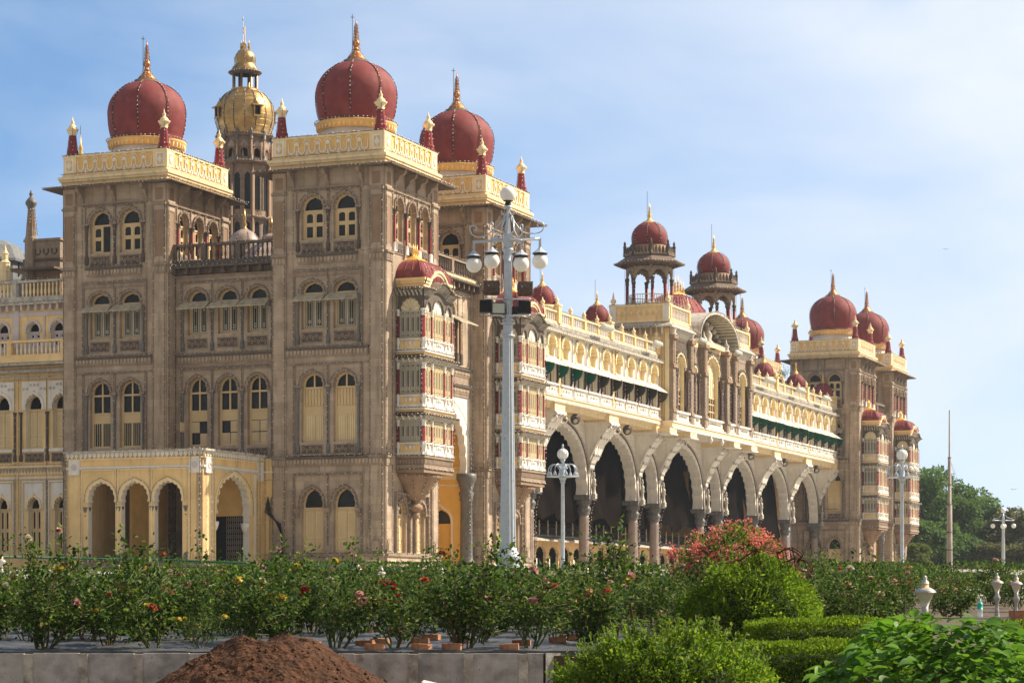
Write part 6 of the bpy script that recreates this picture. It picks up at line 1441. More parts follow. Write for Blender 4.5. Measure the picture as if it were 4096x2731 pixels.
def rose(x, Y, v, rz, sc, cols, label, group=None, nb=None, zoff=0):
    fm, sm_, tips = v
    o = link('rose_bush', None, None, (x, Y, gz(Y)+zoff), (random.uniform(-.13, .13), random.uniform(-.15, .15), rz)); o.scale = (sc*1.04, sc*1.04, sc*.95)
    tag(o, label, 'rose bush', group)
    link('foliage', fm, o); link('stems', sm_, o)
    rr = random.Random(int(x*1000)+int(Y*77)); n = nb if nb is not None else rr.choice([1, 2, 3, 4, 5])
    for k in range(n):
        t = tips[rr.randrange(len(tips))]; m = rr.choice(cols)
        link('bloom', BLOOM[m], o, (t[0], t[1], t[2]+.02), (rr.uniform(-.9, .9), rr.uniform(-.5, .9), rr.uniform(0, 6))).scale = (rr.uniform(.7, 1.15),)*3
    return o
AN = ['white', 'yellow', 'pink', 'white', 'peach', 'coral', 'white', 'yellow', 'pink', 'crimson', 'peach']
front_row = [(-60, 28.9, BV[3], 1.0, ['pink'], 'dense rose bush cut by the left edge of the photo, behind the kerb'),
 (175, 28.7, TALL[0], .98, ['white', 'pink'], 'tallest rose bush at the far left, with arching canes and thick bare stems'),
 (430, 29.6, BV[3], .85, ['coral', 'yellow'], 'low leafy rose bush just right of the tall far-left one'),
 (615, 28.8, BV[1], 1.05, ['white', 'yellow', 'coral'], 'rose bush with small white and yellow blooms, in the bed left of the soil heap'),
 (800, 29.0, BV[5], .62, ['yellow'], 'small sparse rose bush with reddish twigs behind the left slope of the soil heap'),
 (960, 30.0, BV[0], 1.0, ['peach', 'white', 'yellow'], 'rose bush with the large cream bloom, behind the top of the soil heap'),
 (1140, 30.6, BV[4], .95, ['yellow', 'white'], 'rose bush with a yellow bloom cluster behind the right slope of the soil heap'),
 (1345, 28.8, BV[2], 1.0, ['pink', 'white', 'crimson'], 'rose bush on dark fanned stems, just right of the soil heap'),
 (1590, 28.9, BV[5], 1.05, ['crimson'], 'thin rose bush with deep crimson blooms between brick and kerb'),
 (1860, 28.75, TALL[0], 1.0, ['coral', 'pink', 'yellow'], 'tall upright rose bush with coral blooms in front of the big lamp post'),
 (2120, 28.9, BV[2], 1.0, ['coral', 'pink'], 'open rose bush at the right end of the kerb'),
 (2330, 30.0, BV[4], 1.0, ['peach', 'coral'], 'rose bush half hidden behind the loose lime-green bush')]
for px_, Y, v, sc, cols, lab in front_row: rose(at(px_, Y)[0], Y, v, random.uniform(0, 6), sc*.95, cols, lab, None, random.choice([4, 5, 6]))
grp = 'rose bushes in the rows behind the front row'
Y = 31.0; r_i = 0
while Y < 62:
    step = .92 if Y < 40 else (1.0 if Y < 50 else 1.25)
    x = at(-80, Y)[0]+random.uniform(0, .8); xr = at(4180, Y)[0] if Y > 38 else at(3540, Y)[0]
    while x < xr:
        yy = Y+random.uniform(-.4, .4)
        band_c = AN if x < 4 else ['coral', 'pink', 'peach', 'white']
        if x > at(3560, yy)[0] and yy < 40.5 or (at(3820, yy)[0] < x and yy < 45.5): x += step; continue
        sc = random.choice([random.uniform(.72, .95), random.uniform(.85, 1.15)])*(.82 if Y < 36 else (.74 if Y < 45 else .70))
        if x > at(3100, yy)[0]: sc *= 1.12
        rose(x, yy, random.choice(BV+[BV[2], BV[4]] if Y < 44 else BV), random.uniform(0, 6), sc, band_c, 'rose bush in the crowded rows behind the front row of the rose bed', grp)
        x += step*random.uniform(.75, 1.2)
    Y += 1.6 if Y < 36 else (2.0 if Y < 46 else 2.8)
for px_, Y, v, sc, lab in ((255, 31.5, TALL[1], 1.08, 'rose bush sending up a tall leafy shoot in front of the porch arches, left'), (585, 31.2, TALL[1], 1.1, 'rose bush with a long cane leaning right across the porch columns'),
                           (1060, 33.5, TALL[1], 1.0, 'bushy tall rose shoot in front of the porch corner'), (1180, 33.8, TALL[1], .95, 'tall rose shoot beside the cables on the porch corner'), (2440, 36, TALL[1], 1.22, 'tall rose cane standing in front of the second arcade column')):
    rose(at(px_, Y)[0], Y, v, random.uniform(0, 6), sc, ['yellow', 'pink'], lab, None, 4)

# bricks lying on the sheet
for k, (zx, zy) in enumerate(((795, 1315), (1250, 1270), (1182, 1368), (840, 1207), (785, 1222), (1172, 1298), (895, 1302), (1390, 1340), (1870, 1313), (2190, 1276), (2238, 1270), (2120, 1292), (425, 1322), (860, 1372), (1785, 1376), (1440, 1290), (985, 1235), (1650, 1240))):
    px_, py_ = 1000+zx*.5811, 1820+(zy+14)*.5811
    Yb = min(np.arange(28.2, 44, .05), key=lambda q: abs(HZ+(EYE-gz(q))*FPX/q-py_))
    g = G(); g.box(-.115, .115, -.055, .055, 0, .075, 'brick')
    o = put('brick', g, None, (at(px_, Yb)[0], Yb, gz(Yb)+.03), (random.uniform(-.06, .06), random.uniform(-.06, .06), random.uniform(-.5, .5)))
    tag(o, 'reddish brick lying on the black sheet among the rose stems', 'brick', 'bricks weighing down the black sheet')

# ------------------------------------------------------------ hedges and bushes on the right
def ellipsoid_bush(name, c, rad, n, leaf, mats, label, cat, inner=.55, power=2.0, sprouts=0, sl=.3, zmin=.3, core='hedge_core', asp=.5, box=False, up=.3):
    o = link(name, None, None, c)
    U = RNG.normal(size=(n, 3))
    if box:
        U = RNG.uniform(-1, 1, size=(n, 3)); m = np.max(np.abs(U), axis=1)[:, None]; U = U/m; U = np.sign(U)*np.abs(U)**1.0
        nn = np.linalg.norm(U, axis=1)[:, None]; U = U*(.72+.28/nn)
    else: U /= np.linalg.norm(U, axis=1)[:, None]
    bump = 1+.06*np.sin(U[:, 0:1]*5+1)*np.cos(U[:, 1:2]*4)+.07*np.sin(U[:, 2:3]*6+U[:, 0:1]*7)+.04*np.sin(U[:, 0:1]*17+U[:, 2:3]*13)
    if box: bump = 1+.03*(bump-1)/.08
    R = RNG.uniform(inner, 1, size=(n, 1))**.4; P = U*R*bump*np.array(rad)
    nrm = U/np.array(rad); nrm /= np.linalg.norm(nrm, axis=1)[:, None]
    k = P[:, 2]+c[2] > zmin; P, nrm = P[k], nrm[k]
    link('foliage', leaf_mesh('foliage', P, leaf, mats, nrm*.8, up, .2, asp), o)
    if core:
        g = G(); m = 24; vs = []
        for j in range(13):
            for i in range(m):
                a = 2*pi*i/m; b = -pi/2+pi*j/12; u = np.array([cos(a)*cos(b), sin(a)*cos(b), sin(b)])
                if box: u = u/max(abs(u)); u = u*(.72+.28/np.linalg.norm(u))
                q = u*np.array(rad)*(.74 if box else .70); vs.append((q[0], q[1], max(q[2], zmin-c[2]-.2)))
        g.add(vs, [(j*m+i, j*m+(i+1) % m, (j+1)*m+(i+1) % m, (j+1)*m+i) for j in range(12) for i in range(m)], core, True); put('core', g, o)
    if sprouts:
        g = G(); SP = []
        for s in range(sprouts):
            a = random.uniform(0, 2*pi); b = random.uniform(.15, 1.3); u = Vector((cos(a)*cos(b), sin(a)*cos(b), sin(b)))
            p = Vector((u.x*rad[0], u.y*rad[1], u.z*rad[2]))*.9; d = (u*.5+Vector((random.uniform(-.3, .3), random.uniform(-.3, .3), .8))).normalized(); l = sl*random.uniform(.4, 1.3)
            g.tube([tuple(p), tuple(p+d*l)], .004, 'stem', 3)
            for q in range(int(l/.02)):
                for w in range(2): SP.append(tuple(p+d*(q*.02)+Vector((random.uniform(-1, 1), random.uniform(-1, 1), random.uniform(-1, 1)))*leaf*.3))
        tag(put('sprout_stems', g, o), kind='stuff'); tag(link('sprouts', leaf_mesh('sprouts', SP, leaf*.95, mats, None, .5, .2, asp), o), kind='stuff')
    tag(o, label, cat); return o
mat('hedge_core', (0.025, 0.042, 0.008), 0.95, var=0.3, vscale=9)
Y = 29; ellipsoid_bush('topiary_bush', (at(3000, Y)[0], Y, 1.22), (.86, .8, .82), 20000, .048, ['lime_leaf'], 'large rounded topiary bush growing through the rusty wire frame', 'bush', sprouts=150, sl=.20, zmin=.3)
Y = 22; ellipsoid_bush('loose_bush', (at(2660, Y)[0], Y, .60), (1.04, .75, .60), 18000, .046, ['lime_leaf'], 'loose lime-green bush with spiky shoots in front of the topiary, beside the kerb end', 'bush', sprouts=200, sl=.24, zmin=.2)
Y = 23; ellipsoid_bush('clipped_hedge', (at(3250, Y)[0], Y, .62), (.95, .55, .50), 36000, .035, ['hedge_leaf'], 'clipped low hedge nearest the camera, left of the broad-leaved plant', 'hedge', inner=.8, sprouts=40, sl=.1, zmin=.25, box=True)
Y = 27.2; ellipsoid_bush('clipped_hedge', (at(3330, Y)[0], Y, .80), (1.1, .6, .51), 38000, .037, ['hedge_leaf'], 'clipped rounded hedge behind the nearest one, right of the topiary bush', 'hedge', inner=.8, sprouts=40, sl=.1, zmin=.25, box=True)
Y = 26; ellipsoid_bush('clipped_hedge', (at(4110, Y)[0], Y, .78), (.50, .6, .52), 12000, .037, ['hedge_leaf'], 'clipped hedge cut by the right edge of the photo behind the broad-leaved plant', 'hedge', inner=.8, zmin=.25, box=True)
# broad-leaved plant
Y = 16.5; c = (at(3770, Y)[0], Y, .30)
o = link('broad_leaved_plant', None, None, c); n = 3000
U = RNG.normal(size=(n, 3)); U[:, 2] = np.abs(U[:, 2]); U /= np.linalg.norm(U, axis=1)[:, None]
P = U*np.array([1.15, .95, 1.10])*(RNG.uniform(.4, 1, size=(n, 1))**.35)*(1+.09*np.sin(U[:, 0:1]*7)*np.cos(U[:, 1:2]*5+2))
def broad_mesh(P, U):
    vs, fs = [], []
    for p, u in zip(P, U):
        a = Vector(u)*.8+Vector(RNG.normal(size=3)*.45); a.z = a.z*.35-.12; a.normalize()
        nr = Vector((u[0]*.35, u[1]*.35, 1.0))+Vector(RNG.normal(size=3)*.22); b = nr.cross(a).normalized(); cc = a.cross(b)
        s = random.uniform(.07, .15); o = len(vs); N = 6
        for k in range(N+1):
            t = k/N; w = s*.36*sin(pi*min(1, t**.75*1.0))**.9*(1-.2*t) if 0 < k < N else 0
            mid = Vector(p)+a*(s*t)-Vector((0, 0, 1))*(s*.30*t*t)
            vs += [tuple(mid+b*w+cc*(w*.35)), tuple(mid), tuple(mid-b*w+cc*(w*.35))]
        for k in range(N):
            q = o+3*k; fs += [(q, q+1, q+4, q+3), (q+1, q+2, q+5, q+4)]
    me = bpy.data.meshes.new('foliage'); me.from_pydata(vs, [], fs); me.materials.append(MATS['broad_leaf'])
    me.polygons.foreach_set('use_smooth', [True]*len(fs)); me.update(); return me
link('foliage', broad_mesh(P, U), o)
g = G()
for k in range(26):
    a = random.uniform(0, 2*pi); r = random.uniform(.2, .9); g.tube([(0, 0, 0), (r*.5*cos(a), r*.5*sin(a), .45), (r*cos(a), r*.9*sin(a), random.uniform(.5, .8))], .010, 'stem', 5)
put('stems', g, o); tag(o, 'big mound of broad bright-green leaves in the lower right corner', 'plant')
# pink bract shrub
Y = 46; c = (at(2935, Y)[0], Y, gz(Y)); o = link('pink_shrub', None, None, c)
n = 5200; U = RNG.normal(size=(n, 3)); U[:, 2] = U[:, 2]*.8+.2; U /= np.linalg.norm(U, axis=1)[:, None]
R = RNG.uniform(.2, 1, size=(n, 1))**.45; P = U*R*(1+.12*np.sin(U[:, 0:1]*6+1)+.08*np.sin(U[:, 2:3]*11+U[:, 0:1]*9))*np.array([1.06, .9, .84])+np.array([0, 0, .88])
link('foliage', leaf_mesh('foliage', P, .075, ['rose_leaf', 'lime_leaf'], U, .2, .2, .55, (RNG.uniform(size=n) < .35).astype(int)), o)
PB, OB = [], []
for k in range(190):
    u = RNG.normal(size=3); u[2] = u[2]*.7+.35; u[1] = u[1]; u /= np.linalg.norm(u); q = u*(1+.12*sin(u[0]*6+1)+.08*sin(u[2]*11+u[0]*9))*random.uniform(.82, 1.07)*np.array([1.06, .9, .84])+np.array([0, 0, .88])
    for _ in range(24): v = RNG.normal(size=3)*np.array([.05, .05, .045]); PB.append(q+v); OB.append(v/(np.linalg.norm(v)+1e-6))
tag(link('bracts', leaf_mesh('bracts', np.array(PB), .055, ['bract_pink'], np.array(OB), 0, .3, .75), o), kind='stuff')
g = G()
for k in range(14): a = random.uniform(0, 6.3); g.tube([(0, 0, 0), (.3*cos(a), .3*sin(a), .6), (.8*cos(a), .7*sin(a), 1.3)], .02, 'bark', 5, True, .008)
put('stems', g, o); tag(o, 'rounded shrub covered in salmon-pink bracts in front of the arcade columns', 'shrub')
# rusty wire animal frame on the topiary (a lying animal outline: back, neck, head, ribs)
Y = 28.9; S_ = Y/FPX
def fp(zx, zy, dy=0): return ((2850+zx*.4464-2048)*S_, Y+dy, zat(1900+zy*.4464, Y))
g = G()
top = [(120, 775), (180, 770), (245, 755), (300, 715), (380, 665), (470, 668), (530, 685), (590, 688), (640, 660), (700, 648), (760, 680), (800, 720)]
for dy in (-.14, .14): g.tube([fp(x, y+(8 if dy > 0 else 0), dy) for x, y in top], .008, 'rust', 6)
g.tube([fp(x, y+14) for x, y in top], .006, 'rust', 5)
bot = [(125, 800), (150, 860), (200, 915)]; g.tube([fp(*p) for p in bot], .007, 'rust', 5)
g.tube([fp(20, 980), fp(60, 945), fp(140, 905)], .009, 'rust', 5); g.tube([fp(40, 950), fp(60, 1000)], .007, 'rust', 5)
for x0, y0, x1, y1 in ((245, 757, 262, 865), (565, 685, 608, 890), (635, 660, 665, 860), (700, 650, 735, 850), (400, 680, 430, 900)):
    for dy in (-.13, .13): g.tube([fp(x0, y0, dy), fp((x0+x1)/2+6, (y0+y1)/2, dy*1.2), fp(x1, y1, dy*.8)], .007, 'rust', 5)
g.tube([fp(430, 858), fp(520, 825), fp(640, 775), (fp(800, 735))], .007, 'rust', 5); g.tube([fp(430, 858, .1), fp(520, 830, .1), fp(650, 790, .1), fp(800, 712, .1)], .007, 'rust', 5)
g.tube([fp(640, 660), fp(580, 700), fp(585, 760), fp(640, 780), fp(720, 745), fp(795, 720)], .007, 'rust', 5)
head = [(800, 720), (765, 770), (765, 820), (800, 858), (840, 860), (885, 915), (895, 870), (890, 820), (860, 785), (820, 760), (780, 755)]
for dy in (-.08, .08): g.tube([fp(x, y, dy) for x, y in head], .008, 'rust', 5)
g.tube([fp(820, 760), fp(850, 840), fp(885, 915)], .009, 'rust', 5); g.tube([fp(735, 760), fp(730, 800), fp(780, 808), fp(800, 805)], .006, 'rust', 5)
g.tube([fp(665, 870), fp(720, 885), fp(790, 858)], .006, 'rust', 5); g.tube([fp(640, 870), fp(590, 920), fp(540, 950)], .007, 'rust', 5)
a_, b_ = fp(372, 655), fp(400, 830); g.box(a_[0], a_[0]+.035, Y-.02, Y+.02, b_[2]-.25, a_[2], 'rust'); g.box(a_[0]+.03, a_[0]+.045, Y-.03, Y+.02, b_[2]-.25, a_[2], 'rust')
tag(put('wire_frame', g), 'rusty wire animal frame poking out of the top of the topiary bush', 'wire frame')
g = G(); Y = 22.5; p = at(2520, Y, zat(2415, Y)); q = at(2548, Y, zat(2580, Y)); g.tube([q, p], .014, 'rust', 4, False); tag(put('iron_stake', g), 'rusty iron stake sticking out of the loose lime-green bush', 'stake')
# low planting band in front of the palace, small hedges
mk = [(1330, 105, 4.2, .5, 'low clipped hedge strip in front of the corner tower plinth'), (1700, 100, 2.4, .5, 'low clipped hedge strip in front of the yellow gate door'), (870, 104, 2.5, .5, 'low clipped hedge strip before the porch gate'), (3500, 96, 2.0, .5, 'low hedge with wavy top in front of the far corner towers')]
for px_, Y, w, hgt, lab in mk: ellipsoid_bush('low_hedge', (at(px_, Y)[0], Y, gz(Y)+.05), (w, 1.0, .62), 5000, .10, ['rose_leaf'], lab, 'hedge', inner=.85, zmin=gz(Y)-.2, box=True)
for px_, Y, w, h, lab in ((3200, 75, 6, .9, 'long shrub border in front of the far end of the palace'), (3800, 80, 6, .9, 'wavy shrub border in front of the distant trees'), (2300, 75, 9, .9, 'shrub border behind the roses in front of the arcade'), (900, 78, 14, .8, 'shrub border behind the roses in front of the porch')):
    ellipsoid_bush('shrub_border', (at(px_, Y)[0], Y, gz(Y)-.15), (w, 1.6, h), 9000, .12, ['rose_leaf', 'hedge_leaf'][:1], lab, 'shrubs', inner=.6, zmin=gz(Y)-.2)
# ------------------------------------------------------------ lamps, bollards, bottle, blocks, rails, pole, trees
Y = 78.0; zb = gz(Y); bx = at(2032, Y)[0]
def pz(y): return zat(y, Y)
lp = link('lamp_post', None, None, (bx, Y, 0)); tag(lp, 'large silver fluted lamp post with five round globes and floodlights, in front of the towers', 'lamp post')
s = Y/FPX
g = G(); n = 28
def fluted(g, z0, z1, r0, r1, n=14):
    vs = []; K = n*4
    for z, r in ((z0, r0), (z1, r1)):
        for i in range(K): a = 2*pi*i/K; rr = r*(1-.10*abs(sin(n*a/2))**.6); vs.append((rr*cos(a), rr*sin(a), z))
    g.add(vs, [(i, (i+1) % K, K+(i+1) % K, K+i) for i in range(K)], 'silver_paint')
fluted(g, pz(2195), pz(1040), .27, .13); 
g.lathe((0, 0, 0), [(.46, zb), (.46, zb+.5), (.36, pz(2255)), (.36, pz(2245)), (.43, pz(2230)), (.40, pz(2222)), (.30, pz(2200)), (.29, pz(2190))], 'silver_paint', 24)
g.lathe((0, 0, 0), [(.13, pz(1045)), (.18, pz(1025)), (.13, pz(1015)), (.2, pz(1003)), (.2, pz(997)), (.13, pz(990))], 'silver_paint', 20)
g.box(-.15, .15, -.15, .15, pz(992), pz(938), 'silver_paint')
fluted(g, pz(938), pz(835), .10, .05, 8); g.lathe((0, 0, 0), [(.06, pz(840)), (.14, pz(832)), (.14, pz(826)), (.05, pz(820))], 'silver_paint', 16)
for y in (1192, 1260, 1290, 1340): g.lathe((0, 0, 0), [(.17+.0008*(y-1040)*.12, pz(y)), (.19+.0001*(y-1000), pz(y)), (.19+.0001*(y-1000), pz(y+7)), (.17, pz(y+7))], 'silver_paint', 20)
put('post', g, lp)
arms = [(-1.30, -.25, 982), (-.62, .9, 962), (.55, -1.0, 998), (1.18, .2, 966)]
def smooth(P, n=6):
    P = [Vector(p) for p in P]; Q = [P[0]]+P+[P[-1]]; out = []
    for i in range(1, len(Q)-2):
        for k in range(n):
            t = k/n; a, b, c_, d = Q[i-1], Q[i], Q[i+1], Q[i+2]
            out.append(tuple(.5*((2*b)+(c_-a)*t+(2*a-5*b+4*c_-d)*t*t+(3*b-a-3*c_+d)*t**3)))
    return out+[tuple(P[-1])]
def globe(g, z): g.ball((0, 0, z), .262, 'globe', 20)
hg = []
for (dx, dy, ya), (gx, gy) in zip(arms, ((1896, 1063), (1966, 1028), (2084, 1073), (2160, 1042))):
    X = (gx-2032)*s; z_arm = pz(960); zg = pz(gy)
    a = G(); a.tube([(0, 0, z_arm), (X, dy, zg+.75+.0)], .05, 'silver_paint', 8); a.tube([(X, dy, zg+.78), (X, dy, zg+.42)], .045, 'silver_paint', 8)
    sg = 1 if X > 0 else -1
    a.tube(smooth([(0+sg*.05, 0, pz(850)), (sg*.18, dy*.12, pz(880)), (X*.45, dy*.4, pz(925)), (X*.8, dy*.8, zg+.92), (X*1.05, dy*1.02, zg+1.0), (X*1.12, dy*1.08, zg+1.22), (X*1.02, dy, zg+1.3), (X*.92, dy*.93, zg+1.22), (X*.97, dy*.97, zg+1.12)]), .022, 'silver_paint', 5)
    a.tube(smooth([(sg*.05, 0, pz(940)), (sg*.22, dy*.2, pz(915)), (sg*.1, dy*.1, pz(870)), (sg*.22, dy*.1, pz(850)), (sg*.2, dy*.1, pz(842))]), .02, 'silver_paint', 5)
    put('arm', a, lp)
    q = G(); q.lathe((0, 0, 0), [(.05, .46), (.09, .40), (.26, .27)], 'silver_paint', 8, smooth=False); q.lathe((0, 0, 0), [(.27, .27), (.2, .2), (.1, .16)], 'black_metal', 8, smooth=False); globe(q, 0)
    put('globe_lamp', q, lp, (X, dy, zg))
q = G(); q.lathe((0, 0, 0), [(.12, -.34), (.08, -.25), (.17, -.22)], 'black_metal', 12); globe(q, 0); put('globe_lamp', q, lp, (0, 0, pz(778)))
g = G()
for y in (1197, 1262): g.tube([(-.75, -.1, pz(y)), (.75, -.1, pz(y))], .03, 'silver_paint', 5)
put('cross_bracket', g, lp)
def flood(w, h, d, m, lensm='lens', curved=True):
    g = G()
    if curved:
        pts = [(-d/2+d*.5*(1-cos(a)), h/2*sin(a)) for a in np.linspace(-pi/2, pi/2, 9)]
        vs = [(x, y, z) for x in (-w/2, w/2) for y, z in pts]; n = len(pts)
        g.add(vs, [(i, i+1, n+i+1, n+i) for i in range(n-1)]+[tuple(range(n)), tuple(range(n, 2*n))], m, False)
        g.add([(-w/2, d*.5-d*.5, -h/2), (w/2, 0, -h/2), (w/2, 0, h/2), (-w/2, 0, h/2)], [(0, 1, 2, 3)], m)
    else:
        g.box(-w/2, w/2, -d/2, d/2, -h/2, h/2, m); g.box(-w/2+.03, w/2-.03, -d/2-.005, -d/2, -h/2+.03, h/2-.03, lensm)
        for k in range(8): x = -w/2+w*(k+.5)/8; g.box(x-.008, x+.008, d/2, d/2+.03, -h/2, h/2, m)
    g.tube([(-w/2-.02, 0, 0), (-w/2-.02, 0, -h/2-.12), (w/2+.02, 0, -h/2-.12), (w/2+.02, 0, 0)], .012, m, 4)
    return g
for zx, zy, w, h, m, cur, lab, rz in ((380, 1180, .52, .5, 'brown_metal', True, 'brown weathered floodlight, upper left on the large lamp post', .15), (738, 1190, .5, .5, 'brown_metal', True, 'brown weathered floodlight, upper right on the large lamp post', -.15),
                          (330, 1375, .42, .42, 'black_metal', False, 'black square floodlight seen from behind, lower left on the lamp post', 2.9), (450, 1405, .46, .38, 'black_metal', False, 'black floodlight with its pale glass facing the camera on the lamp post', .15),
                          (720, 1385, .42, .42, 'black_metal', False, 'black ribbed floodlight seen from behind, lower right on the lamp post', 3.4), (615, 1420, .16, .26, 'black_metal', False, 'narrow black floodlight close behind the lamp post shaft', 1.4)):
    px_, py_ = 1820+zx*.3828, 700+zy*.3828
    tag(put('floodlight', flood(w, h, .26, m, curved=cur), None, (at(px_, Y)[0], Y+(-.28 if 'camera' in lab else .0), zat(py_, Y)), (.05, 0, rz)), lab, 'floodlight')
# white lamps with a ring of small bells
def bell_lamp(px_, Y, ytop, lab):
    zb = gz(Y); zt = zat(ytop, Y); o = link('lamp_post', None, None, (at(px_, Y)[0], Y, 0)); tag(o, lab, 'lamp post')
    g = G(); g.lathe((0, 0, 0), [(.16, zb), (.16, zb+.3), (.10, zb+.5), (.085, zb+.6), (.075, zt-1.62), (.12, zt-1.58), (.09, zt-1.52)], 'silver_paint', 10)
    g.lathe((0, 0, 0), [(.075, zt-1.55), (.14, zt-1.45), (.17, zt-1.38), (.11, zt-1.3), (.13, zt-1.1), (.07, zt-.95), (.05, zt-.75), (.09, zt-.68), (.12, zt-.62)], 'silver_paint', 12)
    put('post', g, o)
    a_ = G()
    for k in range(8):
        a = 2*pi*k/8+.2; a_.tube([(.05*cos(a), .05*sin(a), zt-1.15)]+[((.08+.28*(1-cos(x)))*cos(a)+.0, (.08+.28*(1-cos(x)))*sin(a), zt-1.15+.34*sin(x)) for x in np.linspace(.3, 2.6, 9)]+[(.62*cos(a), .62*sin(a), zt-1.1)], .022, 'silver_paint', 5)
        a_.lathe((.62*cos(a), .62*sin(a), 0), [(.02, zt-1.1), (.05, zt-1.18), (.09, zt-1.3)], 'silver_paint', 8)
        a_.tube([(.2*cos(a), .2*sin(a), zt-1.0), (.28*cos(a+.3), .28*sin(a+.3), zt-.85), (.2*cos(a), .2*sin(a), zt-.78)], .012, 'silver_paint', 4)
    a_.lathe((0, 0, 0), [(.1, zt-1.325), (.72, zt-1.33), (.72, zt-1.345), (.1, zt-1.335)], 'silver_paint', 24)
    put('arms', a_, o)
    q = G(); q.ball((0, 0, zt-.38), .235, 'globe', 16); 
    for k in range(4): a = k*pi/4; q.tube([(.24*cos(a)*cos(x), .24*sin(a)*cos(x), zt-.38+.24*sin(x)) for x in np.linspace(-1.5, 4.6, 20)], .008, 'silver_paint', 4)
    q.lathe((0, 0, 0), [(.02, zt-.15), (.06, zt-.12), (.03, zt-.06), (.05, zt-.02), (.01, zt+.05)], 'silver_paint', 8); put('globe_lamp', q, o)
bell_lamp(2251, 100, 1780, 'white lamp post with globe above a ring of bells, before the first arcade arch')
bell_lamp(3608, 100, 1783, 'white lamp post with globe above a ring of bells, before the far corner towers')
# far five-globe lamps
def far_lamp(px_, Y, yt, yb, lab):
    zt, zb = zat(yt, Y), gz(Y); o = link('lamp_post', None, None, (at(px_, Y)[0], Y, 0)); tag(o, lab, 'lamp post')
    g = G(); g.lathe((0, 0, 0), [(.3, zb), (.25, zb+1), (.16, zt-1.6), (.2, zt-1.5), (.06, zt-.5)], 'silver_paint', 10); g.tube([(-1.3, 0, zt-1.45), (1.3, 0, zt-1.45)], .07, 'silver_paint', 5); g.tube([(0, -1.2, zt-1.45), (0, 1.2, zt-1.45)], .07, 'silver_paint', 5)
    g.tube([(-1.2, 0, zt-1.3), (-.5, 0, zt-1.1), (0, 0, zt-.6), (.5, 0, zt-1.1), (1.2, 0, zt-1.3)], .03, 'silver_paint', 4); put('post', g, o)
    for x, y, z in ((0, 0, -.25), (-1.25, 0, -2.1), (1.25, 0, -2.1), (-.3, -1.1, -2.2), (.35, 1.1, -2.1)): q = G(); q.ball((0, 0, 0), .28, 'globe', 10); put('globe_lamp', q, o, (x, y, zt+z))
far_lamp(4013, 280, 2032, 2330, 'distant white lamp post with several globes in front of the far trees')
# cup-shaped garden bollard lights
def bollard():
    g = G(); p = [(.10, 0), (.10, .04), (.075, .08), (.052, .30), (.045, .34), (.052, .36), (.04, .38), (.036, .50), (.045, .52), (.04, .54), (.075, .60), (.078, .64), (.045, .70), (.045, .78)]
    g.lathe((0, 0, 0), p, 'bollard_paint', 18); cup = G(); cup.lathe((0, 0, 0), [(.045, .76), (.07, .83), (.125, .93), (.145, .945)], 'bollard_cup', 18)
    cap = G(); cap.lathe((0, 0, 0), [(.15, .94), (.152, .95), (.11, .985), (.055, 1.01)], 'bollard_paint', 18); cap.lathe((0, 0, 0), [(.052, 1.01), (.052, 1.05)], 'deep_yellow', 14); cap.lathe((0, 0, 0), [(.058, 1.05), (.05, 1.08), (.025, 1.10), (.028, 1.13), (.01, 1.16)], 'bollard_paint', 12)
    return g.mesh('post'), cup.mesh('cup'), cap.mesh('cap')
bm = bollard()
def place_bollard(px_, ytop, Y, lab, zs=1.0, group='cup-shaped garden lights'):
    o = link('bollard_light', None, None, (at(px_, Y)[0], Y, zat(ytop, Y)-1.16*zs)); o.scale = (zs*.95, zs*.95, zs)
    tag(o, lab, 'garden light', group)
    for n_, m in zip(('post', 'cup', 'cap'), bm): link(n_, m, o)
place_bollard(3700, 2300, 28, 'cup-shaped garden light nearest the camera, above the broad-leaved plant', .93)
place_bollard(3988, 2290, 44, 'cup-shaped garden light right of the water bottle, left of its twin', .88)
place_bollard(4065, 2295, 44.5, 'cup-shaped garden light nearest the right edge, right of its twin', .88)
for px_, yt, lab in ((1431, 2248, 'tiny cup-shaped light top showing above the roses at the corner tower'), (1526, 2262, 'tiny cup-shaped light top right of the corner tower hedge'), (1766, 2262, 'tiny cup-shaped light top in front of the yellow gate door'), (2095, 2258, 'tiny cup-shaped light top just right of the large lamp post'), (3490, 2318, 'tiny cup-shaped light top left of the far white lamp post'), (6, 2215, 'tiny cup-shaped light top at the left edge'), (222, 2232, 'tiny cup-shaped light top in front of the yellow annexe')):
    place_bollard(px_, yt, 67, lab)
